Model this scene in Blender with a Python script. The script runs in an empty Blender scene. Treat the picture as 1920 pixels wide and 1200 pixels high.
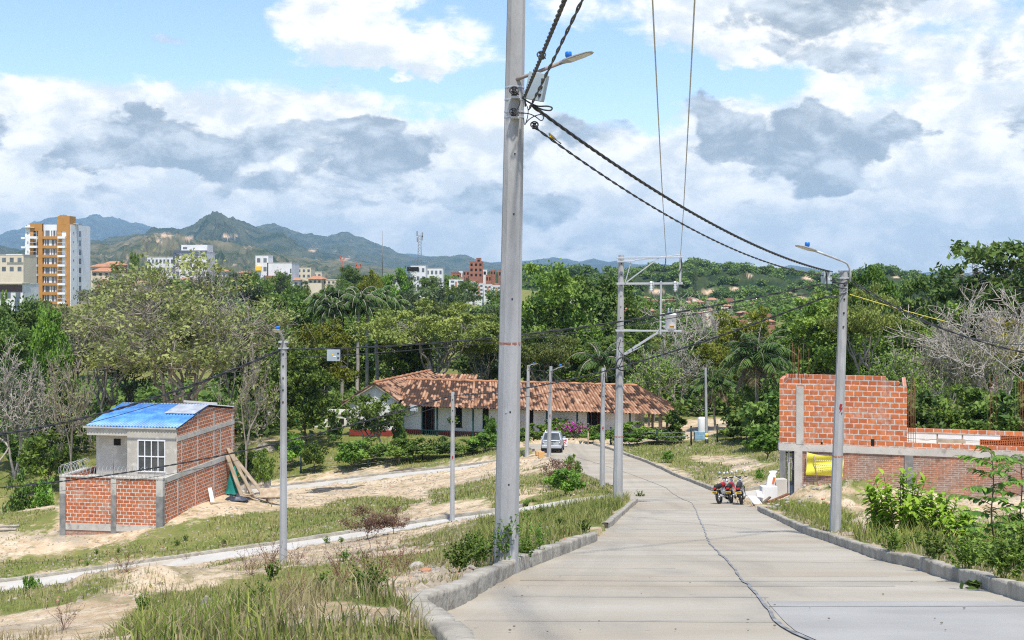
import bpy, math, random
import numpy as np
from mathutils import Vector, Matrix
R = math.radians
sc = bpy.context.scene
C = sc.collection

# ------------------------------------------------------------------ camera
F = 2400.0; CX = 960.0; HY = 505.0            # focal length in photo pixels, horizon row
cam_d = bpy.data.cameras.new('camera'); cam = bpy.data.objects.new('camera', cam_d); C.objects.link(cam)
cam_d.sensor_width = 36; cam_d.lens = 45; cam_d.shift_y = -(600 - HY) / 1920
cam_d.clip_start = 0.1; cam_d.clip_end = 60000
cam.location = (0, 0, 0); cam.rotation_euler = (R(90), 0, 0)
sc.camera = cam

# ------------------------------------------------------------------ render look
sc.view_settings.view_transform = 'Standard'; sc.view_settings.look = 'None'
sc.view_settings.exposure = 0.17; sc.view_settings.gamma = 1
sc.cycles.use_denoising = False; sc.cycles.filter_width = 1.15
sc.cycles.max_bounces = 6; sc.cycles.diffuse_bounces = 3; sc.cycles.glossy_bounces = 2
sc.cycles.transmission_bounces = 3; sc.cycles.volume_bounces = 0; sc.cycles.transparent_max_bounces = 4

# ------------------------------------------------------------------ sun and sky
SUN_EL, SUN_AZ = 64.0, 168.0                   # azimuth clockwise from +Y: sun high behind the viewer
sun_d = bpy.data.lights.new('sun', 'SUN'); sun = bpy.data.objects.new('sun', sun_d); C.objects.link(sun)
sun_d.energy = 5.0; sun_d.angle = R(3.0); sun_d.color = (1, 0.95, 0.87)
sd = Vector((math.sin(R(SUN_AZ)) * math.cos(R(SUN_EL)), math.cos(R(SUN_AZ)) * math.cos(R(SUN_EL)), math.sin(R(SUN_EL))))
sun.rotation_euler = sd.to_track_quat('Z', 'Y').to_euler()

world = bpy.data.worlds.new('World'); sc.world = world; world.use_nodes = True
def build_sky():
    nt = world.node_tree; N = nt.nodes; L = nt.links; N.clear()
    out = N.new('ShaderNodeOutputWorld'); bg = N.new('ShaderNodeBackground'); bg.inputs[1].default_value = 0.14
    L.new(bg.outputs[0], out.inputs[0])
    sky = N.new('ShaderNodeTexSky'); sky.sky_type = 'NISHITA'; sky.sun_disc = False
    sky.sun_elevation = R(SUN_EL); sky.sun_rotation = R(SUN_AZ); sky.altitude = 900; sky.air_density = 1.0; sky.dust_density = 0.6; sky.ozone_density = 1.5
    tc = N.new('ShaderNodeTexCoord'); sep = N.new('ShaderNodeSeparateXYZ'); L.new(tc.outputs['Generated'], sep.inputs[0])
    def M(op, a, b=None, c=None, clamp=False):
        n = N.new('ShaderNodeMath'); n.operation = op; n.use_clamp = clamp
        for i, v in enumerate((a, b, c)):
            if v is None: continue
            if isinstance(v, (int, float)): n.inputs[i].default_value = v
            else: L.new(v, n.inputs[i])
        return n.outputs[0]
    az = M('ARCTAN2', sep.outputs[0], sep.outputs[1]); el = M('ARCSINE', sep.outputs[2])
    comb = N.new('ShaderNodeCombineXYZ'); L.new(az, comb.inputs[0]); L.new(el, comb.inputs[1])
    def V(op, a, b):
        n = N.new('ShaderNodeVectorMath'); n.operation = op
        for i, v in enumerate((a, b)):
            if isinstance(v, tuple): n.inputs[i].default_value = v
            else: L.new(v, n.inputs[i])
        return n
    def noise(sx, sy, detail=6, rough=0.55, off=(0, 0), seed=0.0, dist=0.0):
        v = V('MULTIPLY', comb.outputs[0], (sx, sy, 1)).outputs[0]
        v = V('ADD', v, (off[0], off[1], seed)).outputs[0]
        n = N.new('ShaderNodeTexNoise'); n.inputs['Scale'].default_value = 1; n.inputs['Detail'].default_value = detail
        n.inputs['Roughness'].default_value = rough; n.inputs['Distortion'].default_value = dist
        L.new(v, n.inputs['Vector']); return n.outputs[0]
    def ramp(v, a, b):
        n = N.new('ShaderNodeMapRange'); n.interpolation_type = 'SMOOTHSTEP'; n.inputs[1].default_value = a; n.inputs[2].default_value = b
        L.new(v, n.inputs[0]); return n.outputs[0]
    def mix(f, a, b):
        n = N.new('ShaderNodeMix'); n.data_type = 'RGBA'; L.new(f, n.inputs[0])
        for i, v in ((6, a), (7, b)):
            if isinstance(v, tuple): n.inputs[i].default_value = (*v, 1)
            else: L.new(v, n.inputs[i])
        return n.outputs[2]
    wn = N.new('ShaderNodeTexNoise'); wn.inputs['Scale'].default_value = 1; wn.inputs['Detail'].default_value = 5; wn.inputs['Roughness'].default_value = .55
    L.new(V('MULTIPLY', comb.outputs[0], (22, 34, 1)).outputs[0], wn.inputs['Vector'])
    warp = V('MULTIPLY', V('SUBTRACT', wn.outputs['Color'], (.5, .5, .5)).outputs[0], (.085, .055, 0)).outputs[0]
    wp = N.new('ShaderNodeSeparateXYZ'); L.new(V('ADD', comb.outputs[0], warp).outputs[0], wp.inputs[0])
    fine = noise(26, 42, 6, 0.6, seed=7.7, dist=0.2)
    nz_wisp = M('MULTIPLY', M('SUBTRACT', noise(7, 60, 4, 0.6, seed=12.0, dist=0.4), 0.5), 2.2)
    def field(blobs, plateau=1.35):      # value of overlapping ellipses at a direction given in photo pixels
        def f(px, py):
            v = 0.0
            for (bx, by, wx, wy, amp) in blobs:
                q = math.hypot((px - bx) / wx, (py - by) / wy); v = max(v, min(amp, (plateau + .25 - q) * 1.6 * amp))
            return v
        return f
    # white cloud coverage
    white = field([(640, 50, 90, 75, 1.0), (730, 100, 95, 42, 1.0), (860, 95, 50, 70, .45), (480, 65, 60, 30, .42), (350, 80, 110, 16, .22), (120, 60, 100, 12, .12),
                   (1080, 20, 70, 40, .5), (1450, 50, 230, 75, 1.0), (1700, 120, 170, 110, .85), (1860, 230, 130, 150, .8), (1530, 215, 110, 60, 1.0), (1380, 215, 60, 40, .9), (1200, 235, 80, 40, .6), (370, 220, 70, 42, 1.0), (1120, 165, 100, 6, .2)])
    low = ramp(el, R(8.9), R(7.2))             # the veil that closes the sky towards the horizon
    hole = field([(1150, 150, 120, 75, .85), (1430, 165, 100, 26, .7), (800, 175, 110, 22, .75), (1640, 190, 50, 28, .45), (1440, 125, 50, 30, .2), (850, 165, 100, 16, .4), (200, 80, 260, 60, .4), (1740, 80, 60, 16, .3), (1620, 290, 60, 10, .25)])
    # grey bellies
    grey = field([(175, 240, 34, 16, .9), (250, 250, 60, 26, 1.0), (320, 240, 40, 22, .9), (380, 270, 80, 22, .9), (470, 255, 40, 30, .9), (180, 295, 75, 18, .85), (310, 300, 60, 18, .85), (420, 310, 50, 24, .8),
                  (640, 235, 60, 26, 1.0), (720, 255, 65, 28, 1.0), (800, 290, 38, 18, 1.1), (650, 290, 90, 26, .85), (560, 270, 30, 18, .6), (56, 228, 26, 11, 1.0), (10, 275, 30, 18, .9), (620, 360, 120, 30, .72), (700, 375, 60, 30, .7), (460, 330, 50, 14, .8), (220, 350, 26, 12, .6),
                  (880, 375, 60, 25, .7), (930, 305, 32, 18, .9), (1050, 260, 55, 30, .8), (1170, 235, 50, 28, .75), (1020, 385, 65, 26, .85), (1150, 375, 25, 12, .9), (1210, 362, 32, 12, .8), (985, 315, 20, 9, .7),
                  (1420, 275, 110, 34, 1.1), (1350, 240, 50, 45, .85), (1525, 245, 38, 36, 1.2), (1590, 270, 80, 26, 1.1), (1560, 320, 70, 35, 1.1), (1680, 268, 36, 10, 1.0), (1390, 372, 30, 12, .9), (1470, 360, 55, 16, .9), (1440, 395, 32, 14, .8), (1600, 390, 36, 10, .8), (1640, 350, 14, 9, .8),
                  (1400, 60, 60, 40, .6), (1520, 50, 110, 45, .85), (1650, 20, 90, 30, .75), (1540, 110, 70, 22, .85), (1840, 120, 60, 40, .5), (1890, 270, 45, 40, .75), (1870, 360, 50, 9, 1.0), (1820, 430, 60, 26, .6), (1700, 465, 150, 16, .42),
                  (1245, 428, 20, 6, .8), (1290, 425, 16, 6, .6), (80, 385, 110, 18, .46), (300, 395, 130, 14, .48), (1100, 450, 120, 12, .42), (500, 205, 22, 6, .7), (536, 222, 14, 8, .8), (320, 85, 50, 6, .5)])
    # the layout of the clouds: rows of colour ramps over the azimuth, blended over the elevation (R grey, G white, B gaps)
    t = M('MULTIPLY_ADD', wp.outputs[0], F / 2240, 0.5); rows = [-20 + 36 * i for i in range(14)]; acc = None
    for i, py in enumerate(rows):
        r = N.new('ShaderNodeValToRGB'); cr = r.color_ramp; cr.interpolation = 'LINEAR'
        for j in range(29):
            u = (j + 0.5) / 29; px = CX + (u - .5) * 2240; col = (grey(px, py) / 1.3, white(px, py) / 1.3, hole(px, py), 1)
            if j < 2: cr.elements[j].position = u; cr.elements[j].color = col
            else: e_ = cr.elements.new(u); e_.color = col
        L.new(t, r.inputs[0])
        acc = r.outputs[0] if acc is None else mix(ramp(wp.outputs[1], math.atan((HY - rows[i - 1]) / F), math.atan((HY - py) / F)), acc, r.outputs[0])
    sp = N.new('ShaderNodeSeparateColor'); L.new(acc, sp.inputs[0])
    cov = M('ADD', M('MAXIMUM', M('MULTIPLY', sp.outputs[1], 1.3), low), M('ADD', M('MULTIPLY', M('SUBTRACT', fine, 0.5), 1.3), M('MULTIPLY', nz_wisp, 0.34)))
    wmask = ramp(M('SUBTRACT', cov, sp.outputs[2]), 0.20, 0.85)
    gn = noise(18, 31, 6, 0.58, seed=5.2, dist=0.3); gn_up = noise(18, 31, 6, 0.58, off=(0.10, 0.26), seed=5.2, dist=0.3)
    gm = ramp(M('ADD', M('MULTIPLY', sp.outputs[0], 1.3), M('MULTIPLY', M('SUBTRACT', gn, 0.5), 2.5)), 0.40, 0.80)
    lit = ramp(M('SUBTRACT', gn, gn_up), -0.09, 0.20)
    sk = V('MULTIPLY', sky.outputs[0], (1.30, 1.32, 1.42)).outputs[0]
    wcol = mix(ramp(fine, 0.36, 0.66), (5.5, 5.95, 6.4), (8.5, 8.4, 8.2))
    gcol = mix(lit, (2.25, 2.85, 3.5), (5.2, 5.75, 6.3))
    c = mix(wmask, sk, wcol)
    c = mix(M('MULTIPLY', gm, 0.9), c, gcol)
    L.new(c, bg.inputs[0])
build_sky()

# ------------------------------------------------------------------ helpers
def P(px, py, Y): return Vector(((px - CX) / F * Y, Y, -(py - HY) / F * Y))
def tag(o, label=None, cat=None, group=None, kind=None):
    for k, v in (('label', label), ('category', cat), ('group', group), ('kind', kind)):
        if v: o[k] = v
    return o
def thing(name, loc, label, cat, group=None, rz=0.0):
    o = bpy.data.objects.new(name, None); C.objects.link(o); o.location = loc; o.rotation_euler = (0, 0, rz); o.empty_display_size = .3
    return tag(o, label, cat, group)
def np_mesh(name, V, Fc, mat, parent=None, smooth=False, uv=None, attr=None):
    V = np.asarray(V, dtype=np.float32); Fc = np.asarray(Fc, dtype=np.int32); k = Fc.shape[1]
    me = bpy.data.meshes.new(name); me.vertices.add(len(V)); me.vertices.foreach_set('co', V.ravel())
    me.loops.add(Fc.size); me.loops.foreach_set('vertex_index', Fc.ravel())
    me.polygons.add(len(Fc)); me.polygons.foreach_set('loop_start', np.arange(0, Fc.size, k, dtype=np.int32))
    me.polygons.foreach_set('loop_total', np.full(len(Fc), k, dtype=np.int32))
    if smooth: me.polygons.foreach_set('use_smooth', np.ones(len(Fc), dtype=bool))
    me.update(calc_edges=True)
    if uv is not None:
        l = me.uv_layers.new(name='UVMap'); l.data.foreach_set('uv', np.asarray(uv, dtype=np.float32)[Fc.ravel()].ravel())
    for nm, arr in (attr or {}).items():
        a = me.attributes.new(nm, 'FLOAT', 'POINT'); a.data.foreach_set('value', np.asarray(arr, dtype=np.float32))
    me.materials.append(mat); o = bpy.data.objects.new(name, me); C.objects.link(o)
    if parent is not None: o.parent = parent
    return o
class MB:
    """collects shapes, then links them as one mesh object"""
    def __init__(s): s.v = []; s.f = []; s.sm = []; s.m = []; s.cur = 0
    def add(s, vs, fs, smooth=False):
        b = len(s.v); s.v += [tuple(v) for v in vs]; s.f += [tuple(b + i for i in f) for f in fs]; s.sm += [smooth] * len(fs); s.m += [s.cur] * len(fs); return s
    def box(s, c, d, rz=0.0, rot=None):
        x, y, z = d[0] / 2, d[1] / 2, d[2] / 2; m = rot if rot is not None else Matrix.Rotation(rz, 3, 'Z'); c = Vector(c)
        vs = [c + m @ Vector((sx * x, sy * y, sz * z)) for sz in (-1, 1) for sy in (-1, 1) for sx in (-1, 1)]
        return s.add(vs, [(0, 2, 3, 1), (4, 5, 7, 6), (0, 1, 5, 4), (1, 3, 7, 5), (3, 2, 6, 7), (2, 0, 4, 6)])
    def b2(s, a, b): return s.box([(a[i] + b[i]) / 2 for i in range(3)], [abs(b[i] - a[i]) for i in range(3)])
    def beam(s, a, b, w, h):
        a, b = Vector(a), Vector(b); d = b - a; q = d.to_track_quat('Y', 'Z').to_matrix()
        return s.box((a + b) / 2, (w, d.length, h), rot=q)
    def tube(s, pts, rad, n=8, cap=True, smooth=True):
        pts = [Vector(p) for p in pts]; k = len(pts); rad = rad if isinstance(rad, (list, tuple)) else [rad] * k
        vs = []; fs = []; prev = None
        for i, p in enumerate(pts):
            d = (pts[min(i + 1, k - 1)] - pts[max(i - 1, 0)]).normalized()
            if prev is None: u = d.orthogonal().normalized()
            else: u = (prev - d * prev.dot(d)); u = u.normalized() if u.length > 1e-6 else d.orthogonal().normalized()
            prev = u; w = d.cross(u)
            for j in range(n):
                a = 2 * math.pi * j / n; vs.append(p + (u * math.cos(a) + w * math.sin(a)) * rad[i])
        for i in range(k - 1):
            for j in range(n): fs.append((i * n + j, i * n + (j + 1) % n, (i + 1) * n + (j + 1) % n, (i + 1) * n + j))
        if cap: fs.append(tuple(range(n - 1, -1, -1))); fs.append(tuple((k - 1) * n + j for j in range(n)))
        return s.add(vs, fs, smooth)
    def cyl(s, c, r, h, n=16, axis='Z', r2=None, smooth=True):
        c = Vector(c); d = {'X': Vector((1, 0, 0)), 'Y': Vector((0, 1, 0)), 'Z': Vector((0, 0, 1))}[axis]
        return s.tube([c - d * h / 2, c + d * h / 2], [r, r if r2 is None else r2], n, True, smooth)
    def lathe(s, c, prof, n=20, rot=None):
        c = Vector(c); rot = rot or Matrix.Identity(3); vs = []; fs = []
        for r, z in prof:
            for j in range(n): a = 2 * math.pi * j / n; vs.append(c + rot @ Vector((r * math.cos(a), r * math.sin(a), z)))
        for i in range(len(prof) - 1):
            for j in range(n): fs.append((i * n + j, i * n + (j + 1) % n, (i + 1) * n + (j + 1) % n, (i + 1) * n + j))
        return s.add(vs, fs, True)
    def torus(s, c, Rr, r, n=28, m=8, rot=None, sy=1.0):
        c = Vector(c); rot = rot or Matrix.Identity(3); vs = []; fs = []
        for i in range(n):
            a = 2 * math.pi * i / n
            for j in range(m):
                b = 2 * math.pi * j / m; q = Rr + r * math.cos(b); vs.append(c + rot @ Vector((q * math.cos(a), q * math.sin(a), r * sy * math.sin(b))))
        for i in range(n):
            for j in range(m): fs.append((i * m + j, ((i + 1) % n) * m + j, ((i + 1) % n) * m + (j + 1) % m, i * m + (j + 1) % m))
        return s.add(vs, fs, True)
    def prism(s, poly, off):
        n = len(poly); a = [Vector(p) for p in poly]; b = [p + Vector(off) for p in a]
        return s.add(a + b, [tuple(range(n - 1, -1, -1)), tuple(range(n, 2 * n))] + [(i, (i + 1) % n, n + (i + 1) % n, n + i) for i in range(n)])
    def build(s, name, mat, parent=None, bevel=0.0, world=False, uv=True):
        me = bpy.data.meshes.new(name); v = s.v
        if world and parent is not None:
            inv = (Matrix.Translation(parent.location) @ parent.rotation_euler.to_matrix().to_4x4()).inverted(); v = [inv @ Vector(p) for p in v]
        me.from_pydata([tuple(p) for p in v], [], s.f); me.polygons.foreach_set('use_smooth', s.sm)
        mats = mat if isinstance(mat, (list, tuple)) else [mat]
        for m_ in mats: me.materials.append(m_)
        if len(mats) > 1: me.polygons.foreach_set('material_index', s.m)
        if uv:
            l = me.uv_layers.new(name='UVMap')
            for p in me.polygons:
                n = p.normal; ax = max(range(3), key=lambda i: abs(n[i]))
                for li in p.loop_indices:
                    q = me.vertices[me.loops[li].vertex_index].co
                    l.data[li].uv = (q.y, q.z) if ax == 0 else (q.x, q.z) if ax == 1 else (q.x, q.y)
        o = bpy.data.objects.new(name, me); C.objects.link(o)
        if parent is not None: o.parent = parent
        if bevel:
            b = o.modifiers.new('bevel', 'BEVEL'); b.width = bevel; b.segments = 2; b.limit_method = 'ANGLE'
        return o
def ctree(o, parent=None):
    c = o.copy(); C.objects.link(c)
    if parent is not None: c.parent = parent
    for ch in list(o.children): ctree(ch, c)
    return c

# ------------------------------------------------------------------ materials
def material(name, col, rough=0.8, col2=None, scale=1.0, detail=5, fac=(0.35, 0.65), bump=0.0, bscale=None, metal=0.0, spec=0.3, coords='Object',
             col3=None, scale3=1.0, fac3=(0.5, 0.7), stretch=(1, 1, 1)):
    m = bpy.data.materials.new(name); m.use_nodes = True; nt = m.node_tree; N = nt.nodes; L = nt.links; b = N['Principled BSDF']
    b.inputs['Base Color'].default_value = (*col, 1); b.inputs['Roughness'].default_value = rough; b.inputs['Metallic'].default_value = metal
    b.inputs['Specular IOR Level'].default_value = spec
    tc = N.new('ShaderNodeTexCoord'); mp = N.new('ShaderNodeMapping'); mp.inputs['Scale'].default_value = stretch; L.new(tc.outputs[coords], mp.inputs[0])
    def nz(s, d=detail):
        n = N.new('ShaderNodeTexNoise'); n.inputs['Scale'].default_value = s; n.inputs['Detail'].default_value = d; L.new(mp.outputs[0], n.inputs['Vector']); return n.outputs[0]
    def rmp(v, f):
        r = N.new('ShaderNodeMapRange'); r.inputs[1].default_value = f[0]; r.inputs[2].default_value = f[1]; L.new(v, r.inputs[0]); return r.outputs[0]
    out = None
    if col2 is not None:
        x = N.new('ShaderNodeMix'); x.data_type = 'RGBA'; x.inputs[6].default_value = (*col, 1); x.inputs[7].default_value = (*col2, 1)
        L.new(rmp(nz(scale), fac), x.inputs[0]); out = x.outputs[2]
    if col3 is not None:
        x = N.new('ShaderNodeMix'); x.data_type = 'RGBA'; L.new(out, x.inputs[6]); x.inputs[7].default_value = (*col3, 1)
        L.new(rmp(nz(scale3), fac3), x.inputs[0]); out = x.outputs[2]
    if out is not None: L.new(out, b.inputs['Base Color'])
    if bump:
        bp = N.new('ShaderNodeBump'); bp.inputs['Strength'].default_value = 1; bp.inputs['Distance'].default_value = bump
        L.new(nz(bscale or scale * 4, 6), bp.inputs['Height']); L.new(bp.outputs[0], b.inputs['Normal'])
    return m
def brick_mat(name, c1, c2, mortar, bw, bh, ms=0.018, dark=None, bump=0.01, stain=None):
    m = bpy.data.materials.new(name); m.use_nodes = True; nt = m.node_tree; N = nt.nodes; L = nt.links; b = N['Principled BSDF']
    b.inputs['Roughness'].default_value = 0.9; b.inputs['Specular IOR Level'].default_value = 0.15
    tc = N.new('ShaderNodeTexCoord'); br = N.new('ShaderNodeTexBrick')
    nd = N.new('ShaderNodeTexNoise'); nd.inputs['Scale'].default_value = 2.5; nd.inputs['Detail'].default_value = 4; L.new(tc.outputs['UV'], nd.inputs['Vector'])
    vm = N.new('ShaderNodeVectorMath'); vm.operation = 'MULTIPLY_ADD'; L.new(nd.outputs['Color'], vm.inputs[0]); vm.inputs[1].default_value = (bh * .17,) * 3; L.new(tc.outputs['UV'], vm.inputs[2])
    L.new(vm.outputs[0], br.inputs['Vector'])
    br.inputs['Color1'].default_value = (*c1, 1); br.inputs['Color2'].default_value = (*c2, 1); br.inputs['Mortar'].default_value = (*mortar, 1)
    br.inputs['Scale'].default_value = 1; br.inputs['Mortar Size'].default_value = ms; br.inputs['Brick Width'].default_value = bw; br.inputs['Row Height'].default_value = bh
    br.inputs['Mortar Smooth'].default_value = 0.2; br.inputs['Bias'].default_value = -0.1
    last = br.outputs['Color']
    def blend(last, col, sc_, f0, f1, amt):
        n2 = N.new('ShaderNodeTexNoise'); n2.inputs['Scale'].default_value = sc_; n2.inputs['Detail'].default_value = 6; L.new(tc.outputs['UV'], n2.inputs['Vector'])
        r = N.new('ShaderNodeMapRange'); r.inputs[1].default_value = f0; r.inputs[2].default_value = f1; r.inputs[4].default_value = amt; L.new(n2.outputs[0], r.inputs[0])
        x = N.new('ShaderNodeMix'); x.data_type = 'RGBA'; L.new(r.outputs[0], x.inputs[0]); L.new(last, x.inputs[6]); x.inputs[7].default_value = (*col, 1); return x.outputs[2]
    last = blend(last, mortar, 1.3, .50, .72, .42); last = blend(last, tuple(v * .62 for v in mortar), 4.0, .58, .74, .4)
    last = blend(last, c2, 7.0, .45, .7, .75); last = blend(last, tuple(v * .45 for v in c2), 2.6, .58, .74, .6)
    if stain: last = blend(last, stain, .55, .5, .68, .55)
    L.new(last, b.inputs['Base Color'])
    bp = N.new('ShaderNodeBump'); bp.inputs['Distance'].default_value = bump; bp.invert = True; L.new(br.outputs['Fac'], bp.inputs['Height']); L.new(bp.outputs[0], b.inputs['Normal'])
    return m
def leaf_mat(name, c1, c2, trans=0.33, objvar=0.35):
    """c1..c2 over the per-leaf attribute, plus a small change per tree"""
    m = bpy.data.materials.new(name); m.use_nodes = True; nt = m.node_tree; N = nt.nodes; L = nt.links; b = N['Principled BSDF']; o = N['Material Output']
    b.inputs['Roughness'].default_value = 0.6; b.inputs['Specular IOR Level'].default_value = 0.2
    at = N.new('ShaderNodeAttribute'); at.attribute_name = 'var'
    x = N.new('ShaderNodeMix'); x.data_type = 'RGBA'; L.new(at.outputs['Fac'], x.inputs[0]); x.inputs[6].default_value = (*c1, 1); x.inputs[7].default_value = (*c2, 1)
    oi = N.new('ShaderNodeObjectInfo'); r = N.new('ShaderNodeMapRange'); r.inputs[3].default_value = 1 - objvar; r.inputs[4].default_value = 1 + objvar; L.new(oi.outputs['Random'], r.inputs[0])
    hs = N.new('ShaderNodeHueSaturation'); L.new(x.outputs[2], hs.inputs['Color']); L.new(r.outputs[0], hs.inputs['Value'])
    L.new(hs.outputs[0], b.inputs['Base Color'])
    if trans:
        t = N.new('ShaderNodeBsdfTranslucent'); L.new(hs.outputs[0], t.inputs[0]); ms = N.new('ShaderNodeMixShader'); ms.inputs[0].default_value = trans
        L.new(b.outputs[0], ms.inputs[1]); L.new(t.outputs[0], ms.inputs[2]); L.new(ms.outputs[0], o.inputs[0])
    return m

# ------------------------------------------------------------------ terrain heights
# main road: depth below the eye as a function of the distance
_ry = np.array([-40, 0, 6, 11.6, 17.3, 25, 33, 43, 53, 60, 67, 78, 90, 96, 101, 110.0])
_rd = np.array([-4.5, 1.25, 2.13, 3.07, 4.14, 5.45, 6.83, 8.3, 9.7, 10.7, 11.6, 12.5, 13.3, 13.6, 13.82, 14.1])
_yy = np.linspace(-40, 110, 1501); _dd = np.interp(_yy, _ry, _rd); _k = np.hanning(61); _k /= _k.sum()
_dd = np.convolve(np.pad(_dd, 30, mode='edge'), _k, 'valid')
def road_z(y): return -np.interp(y, _yy, _dd)
def road_pt(px, py):
    ys = np.linspace(6, 109, 2061); f = (py - HY) / F * ys + road_z(ys); i = int(np.argmax(f >= 0)) if (f >= 0).any() else len(ys) - 1
    Y = ys[i]; return ((px - CX) / F * Y, Y)
LEFT_PX = [(880, 1130), (960, 1080), (1120, 1015), (1150, 985), (1196, 942), (1152, 915), (1087, 887), (1032, 859), (1000, 846), (985, 836)]
RIGHT_PX = [(1900, 1125), (1815, 1098), (1715, 1065), (1640, 1048), (1565, 1020), (1515, 1003), (1465, 980), (1420, 957), (1342, 922), (1310, 910), (1270, 895), (1240, 880), (1200, 863), (1170, 853), (1140, 842), (1112, 834)]
left_edge = [(-1.5, -12), (-.2, 0), (-.25, 8), (-.25, 9.1), (-.44, 9.95), (-.76, 11.05)] + [road_pt(*p) for p in LEFT_PX]
right_edge = [(1.2, -12), (2.9, 0), (4.1, 8)] + [road_pt(*p) for p in RIGHT_PX]
def edge_x(edge, y):
    e = np.array(sorted(edge, key=lambda q: q[1])); return np.interp(y, e[:, 1], e[:, 0])
def rp(px, py):  # point on the road plane, 3D
    x, y = road_pt(px, py); return (x, y, float(road_z(y)))
def drop_pt(px, py, Y): return ((px - CX) / F * Y, Y, -(py - HY) / F * Y)
# side streets: centre line points (px, py, distance), half width
SIDE = {
 'b': ([(1150, 935, 57), (1060, 944, 57.3), (1000, 953, 57.8), (930, 964, 58.6), (848, 977, 59.8), (700, 1000, 61), (531, 1027, 62), (300, 1060, 62.6), (46, 1096, 62.6), (-300, 1135, 63.2), (-700, 1170, 64)], 1.25),
 'a': ([(1010, 852, 92), (930, 868, 94.5), (850, 880, 96), (750, 891, 97.8), (600, 908, 99.3), (490, 920, 100.5), (430, 926, 101), (250, 942, 102), (100, 956, 103), (0, 968, 103.5), (-300, 1000, 106), (-600, 1020, 108)], 1.5),
 'c': ([(1150, 1000, 33.2), (1060, 1007, 33.8), (960, 1024, 34.4), (800, 1052, 35.2), (640, 1078, 36.2), (480, 1104, 37.2), (200, 1150, 38.5), (-200, 1200, 40)], 1.4),
 'd': ([(1390, 938, 58), (1440, 932, 58), (1500, 922, 58), (1700, 905, 58), (1950, 900, 57)], 2.0)}
def resample(pts, step):
    p = np.array(pts, float); s = np.concatenate([[0], np.cumsum(np.linalg.norm(np.diff(p, axis=0), axis=1))]); n = max(2, int(s[-1] / step) + 1)
    t = np.linspace(0, s[-1], n); q = np.stack([np.interp(t, s, p[:, i]) for i in range(p.shape[1])], 1)
    if n > 9:
        k = np.array([1, 2, 3, 2, 1.]); k /= k.sum(); qq = q.copy()
        for i in range(p.shape[1]): qq[2:-2, i] = np.convolve(q[:, i], k, 'valid')
        q = qq
    return q
side_line = {k: resample([drop_pt(*p) for p in v[0]], 0.6) for k, v in SIDE.items()}
side_hw = {k: v[1] for k, v in SIDE.items()}

CTRL = [(300, 1150, 22), (0, 1180, 22), (600, 1130, 20), (0, 1140, 39), (-300, 1180, 39), (150, 1132, 45), (0, 1135, 46), (300, 1100, 45), (420, 1070, 46), (-300, 1170, 46), (100, 1122, 54), (300, 1084, 54), (0, 1122, 54), (531, 1074, 36), (760, 1150, 15), (200, 1020, 68.5),
  (312, 985, 69.3), (110, 1007, 70.3), (428, 925, 79), (60, 985, 72), (-300, 1030, 74), (600, 858, 108), (460, 850, 112), (300, 850, 115), (0, 860, 118), (60, 922, 108), (-300, 900, 118),
  (650, 817, 116), (745, 820, 113), (1000, 825, 109), (1250, 820, 106.5), (1100, 833, 103), (930, 845, 102.5), (760, 862, 104),
  (1300, 847, 93), (1430, 822, 95), (1400, 872, 72), (1460, 885, 66), (1480, 926, 54), (1700, 935, 53), (1920, 945, 51), (2300, 965, 50), (1600, 965, 42), (1568, 1003, 31.3), (1700, 1000, 28), (1860, 1062, 22.5), (1920, 1000, 30), (2300, 1040, 30),
  (1800, 835, 75), (0, 850, 130), (1500, 785, 110), (1900, 765, 110), (2200, 760, 110), (900, 925, 78), (760, 938, 78), (600, 960, 78), (990, 868, 90), (1030, 885, 78), (1060, 905, 68), (1100, 935, 60), (900, 1000, 47), (700, 1030, 48), (980, 990, 45), (1120, 965, 46),
  (2300, 1130, 18), (2300, 1180, 12)]
_c = [drop_pt(*p) for p in CTRL]
for y in (-30, -10, 2, 8, 12, 17, 22, 27, 32, 38, 44, 50, 60, 68, 76, 84, 92, 100):
    z = float(road_z(y)) + .1
    _c.append((float(edge_x(left_edge, y)) - .5, y, z)); _c.append((float(edge_x(right_edge, y)) + .5, y, z))
for y in (-30, -5): _c.append((-20, y, float(road_z(y)) - 2.6)); _c.append((25, y, float(road_z(y)) + .6))
for k, q in side_line.items():
    for i in range(0, len(q), 8): _c.append((q[i][0], q[i][1], q[i][2] + .08))
_c = np.array(_c)
def _tps_fit(pts):
    n = len(pts); xy = pts[:, :2] / 50; d = np.linalg.norm(xy[:, None] - xy[None], axis=2) + 1e-9; K = d * d * np.log(d)
    A = np.zeros((n + 3, n + 3)); A[:n, :n] = K + np.eye(n) * 2e-4; A[:n, n] = 1; A[:n, n + 1:] = xy; A[n:, :n] = A[:n, n:].T
    return xy, np.linalg.solve(A, np.concatenate([pts[:, 2], np.zeros(3)]))
_txy, _tw = _tps_fit(_c)
def _tps(x, y):
    q = np.stack([x, y], 1) / 50; out = np.empty(len(q))
    for i in range(0, len(q), 20000):
        b = q[i:i + 20000]; d = np.linalg.norm(b[:, None] - _txy[None], axis=2) + 1e-9
        out[i:i + 20000] = (d * d * np.log(d)) @ _tw[:-3] + _tw[-3] + b @ _tw[-2:]
    return out
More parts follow.
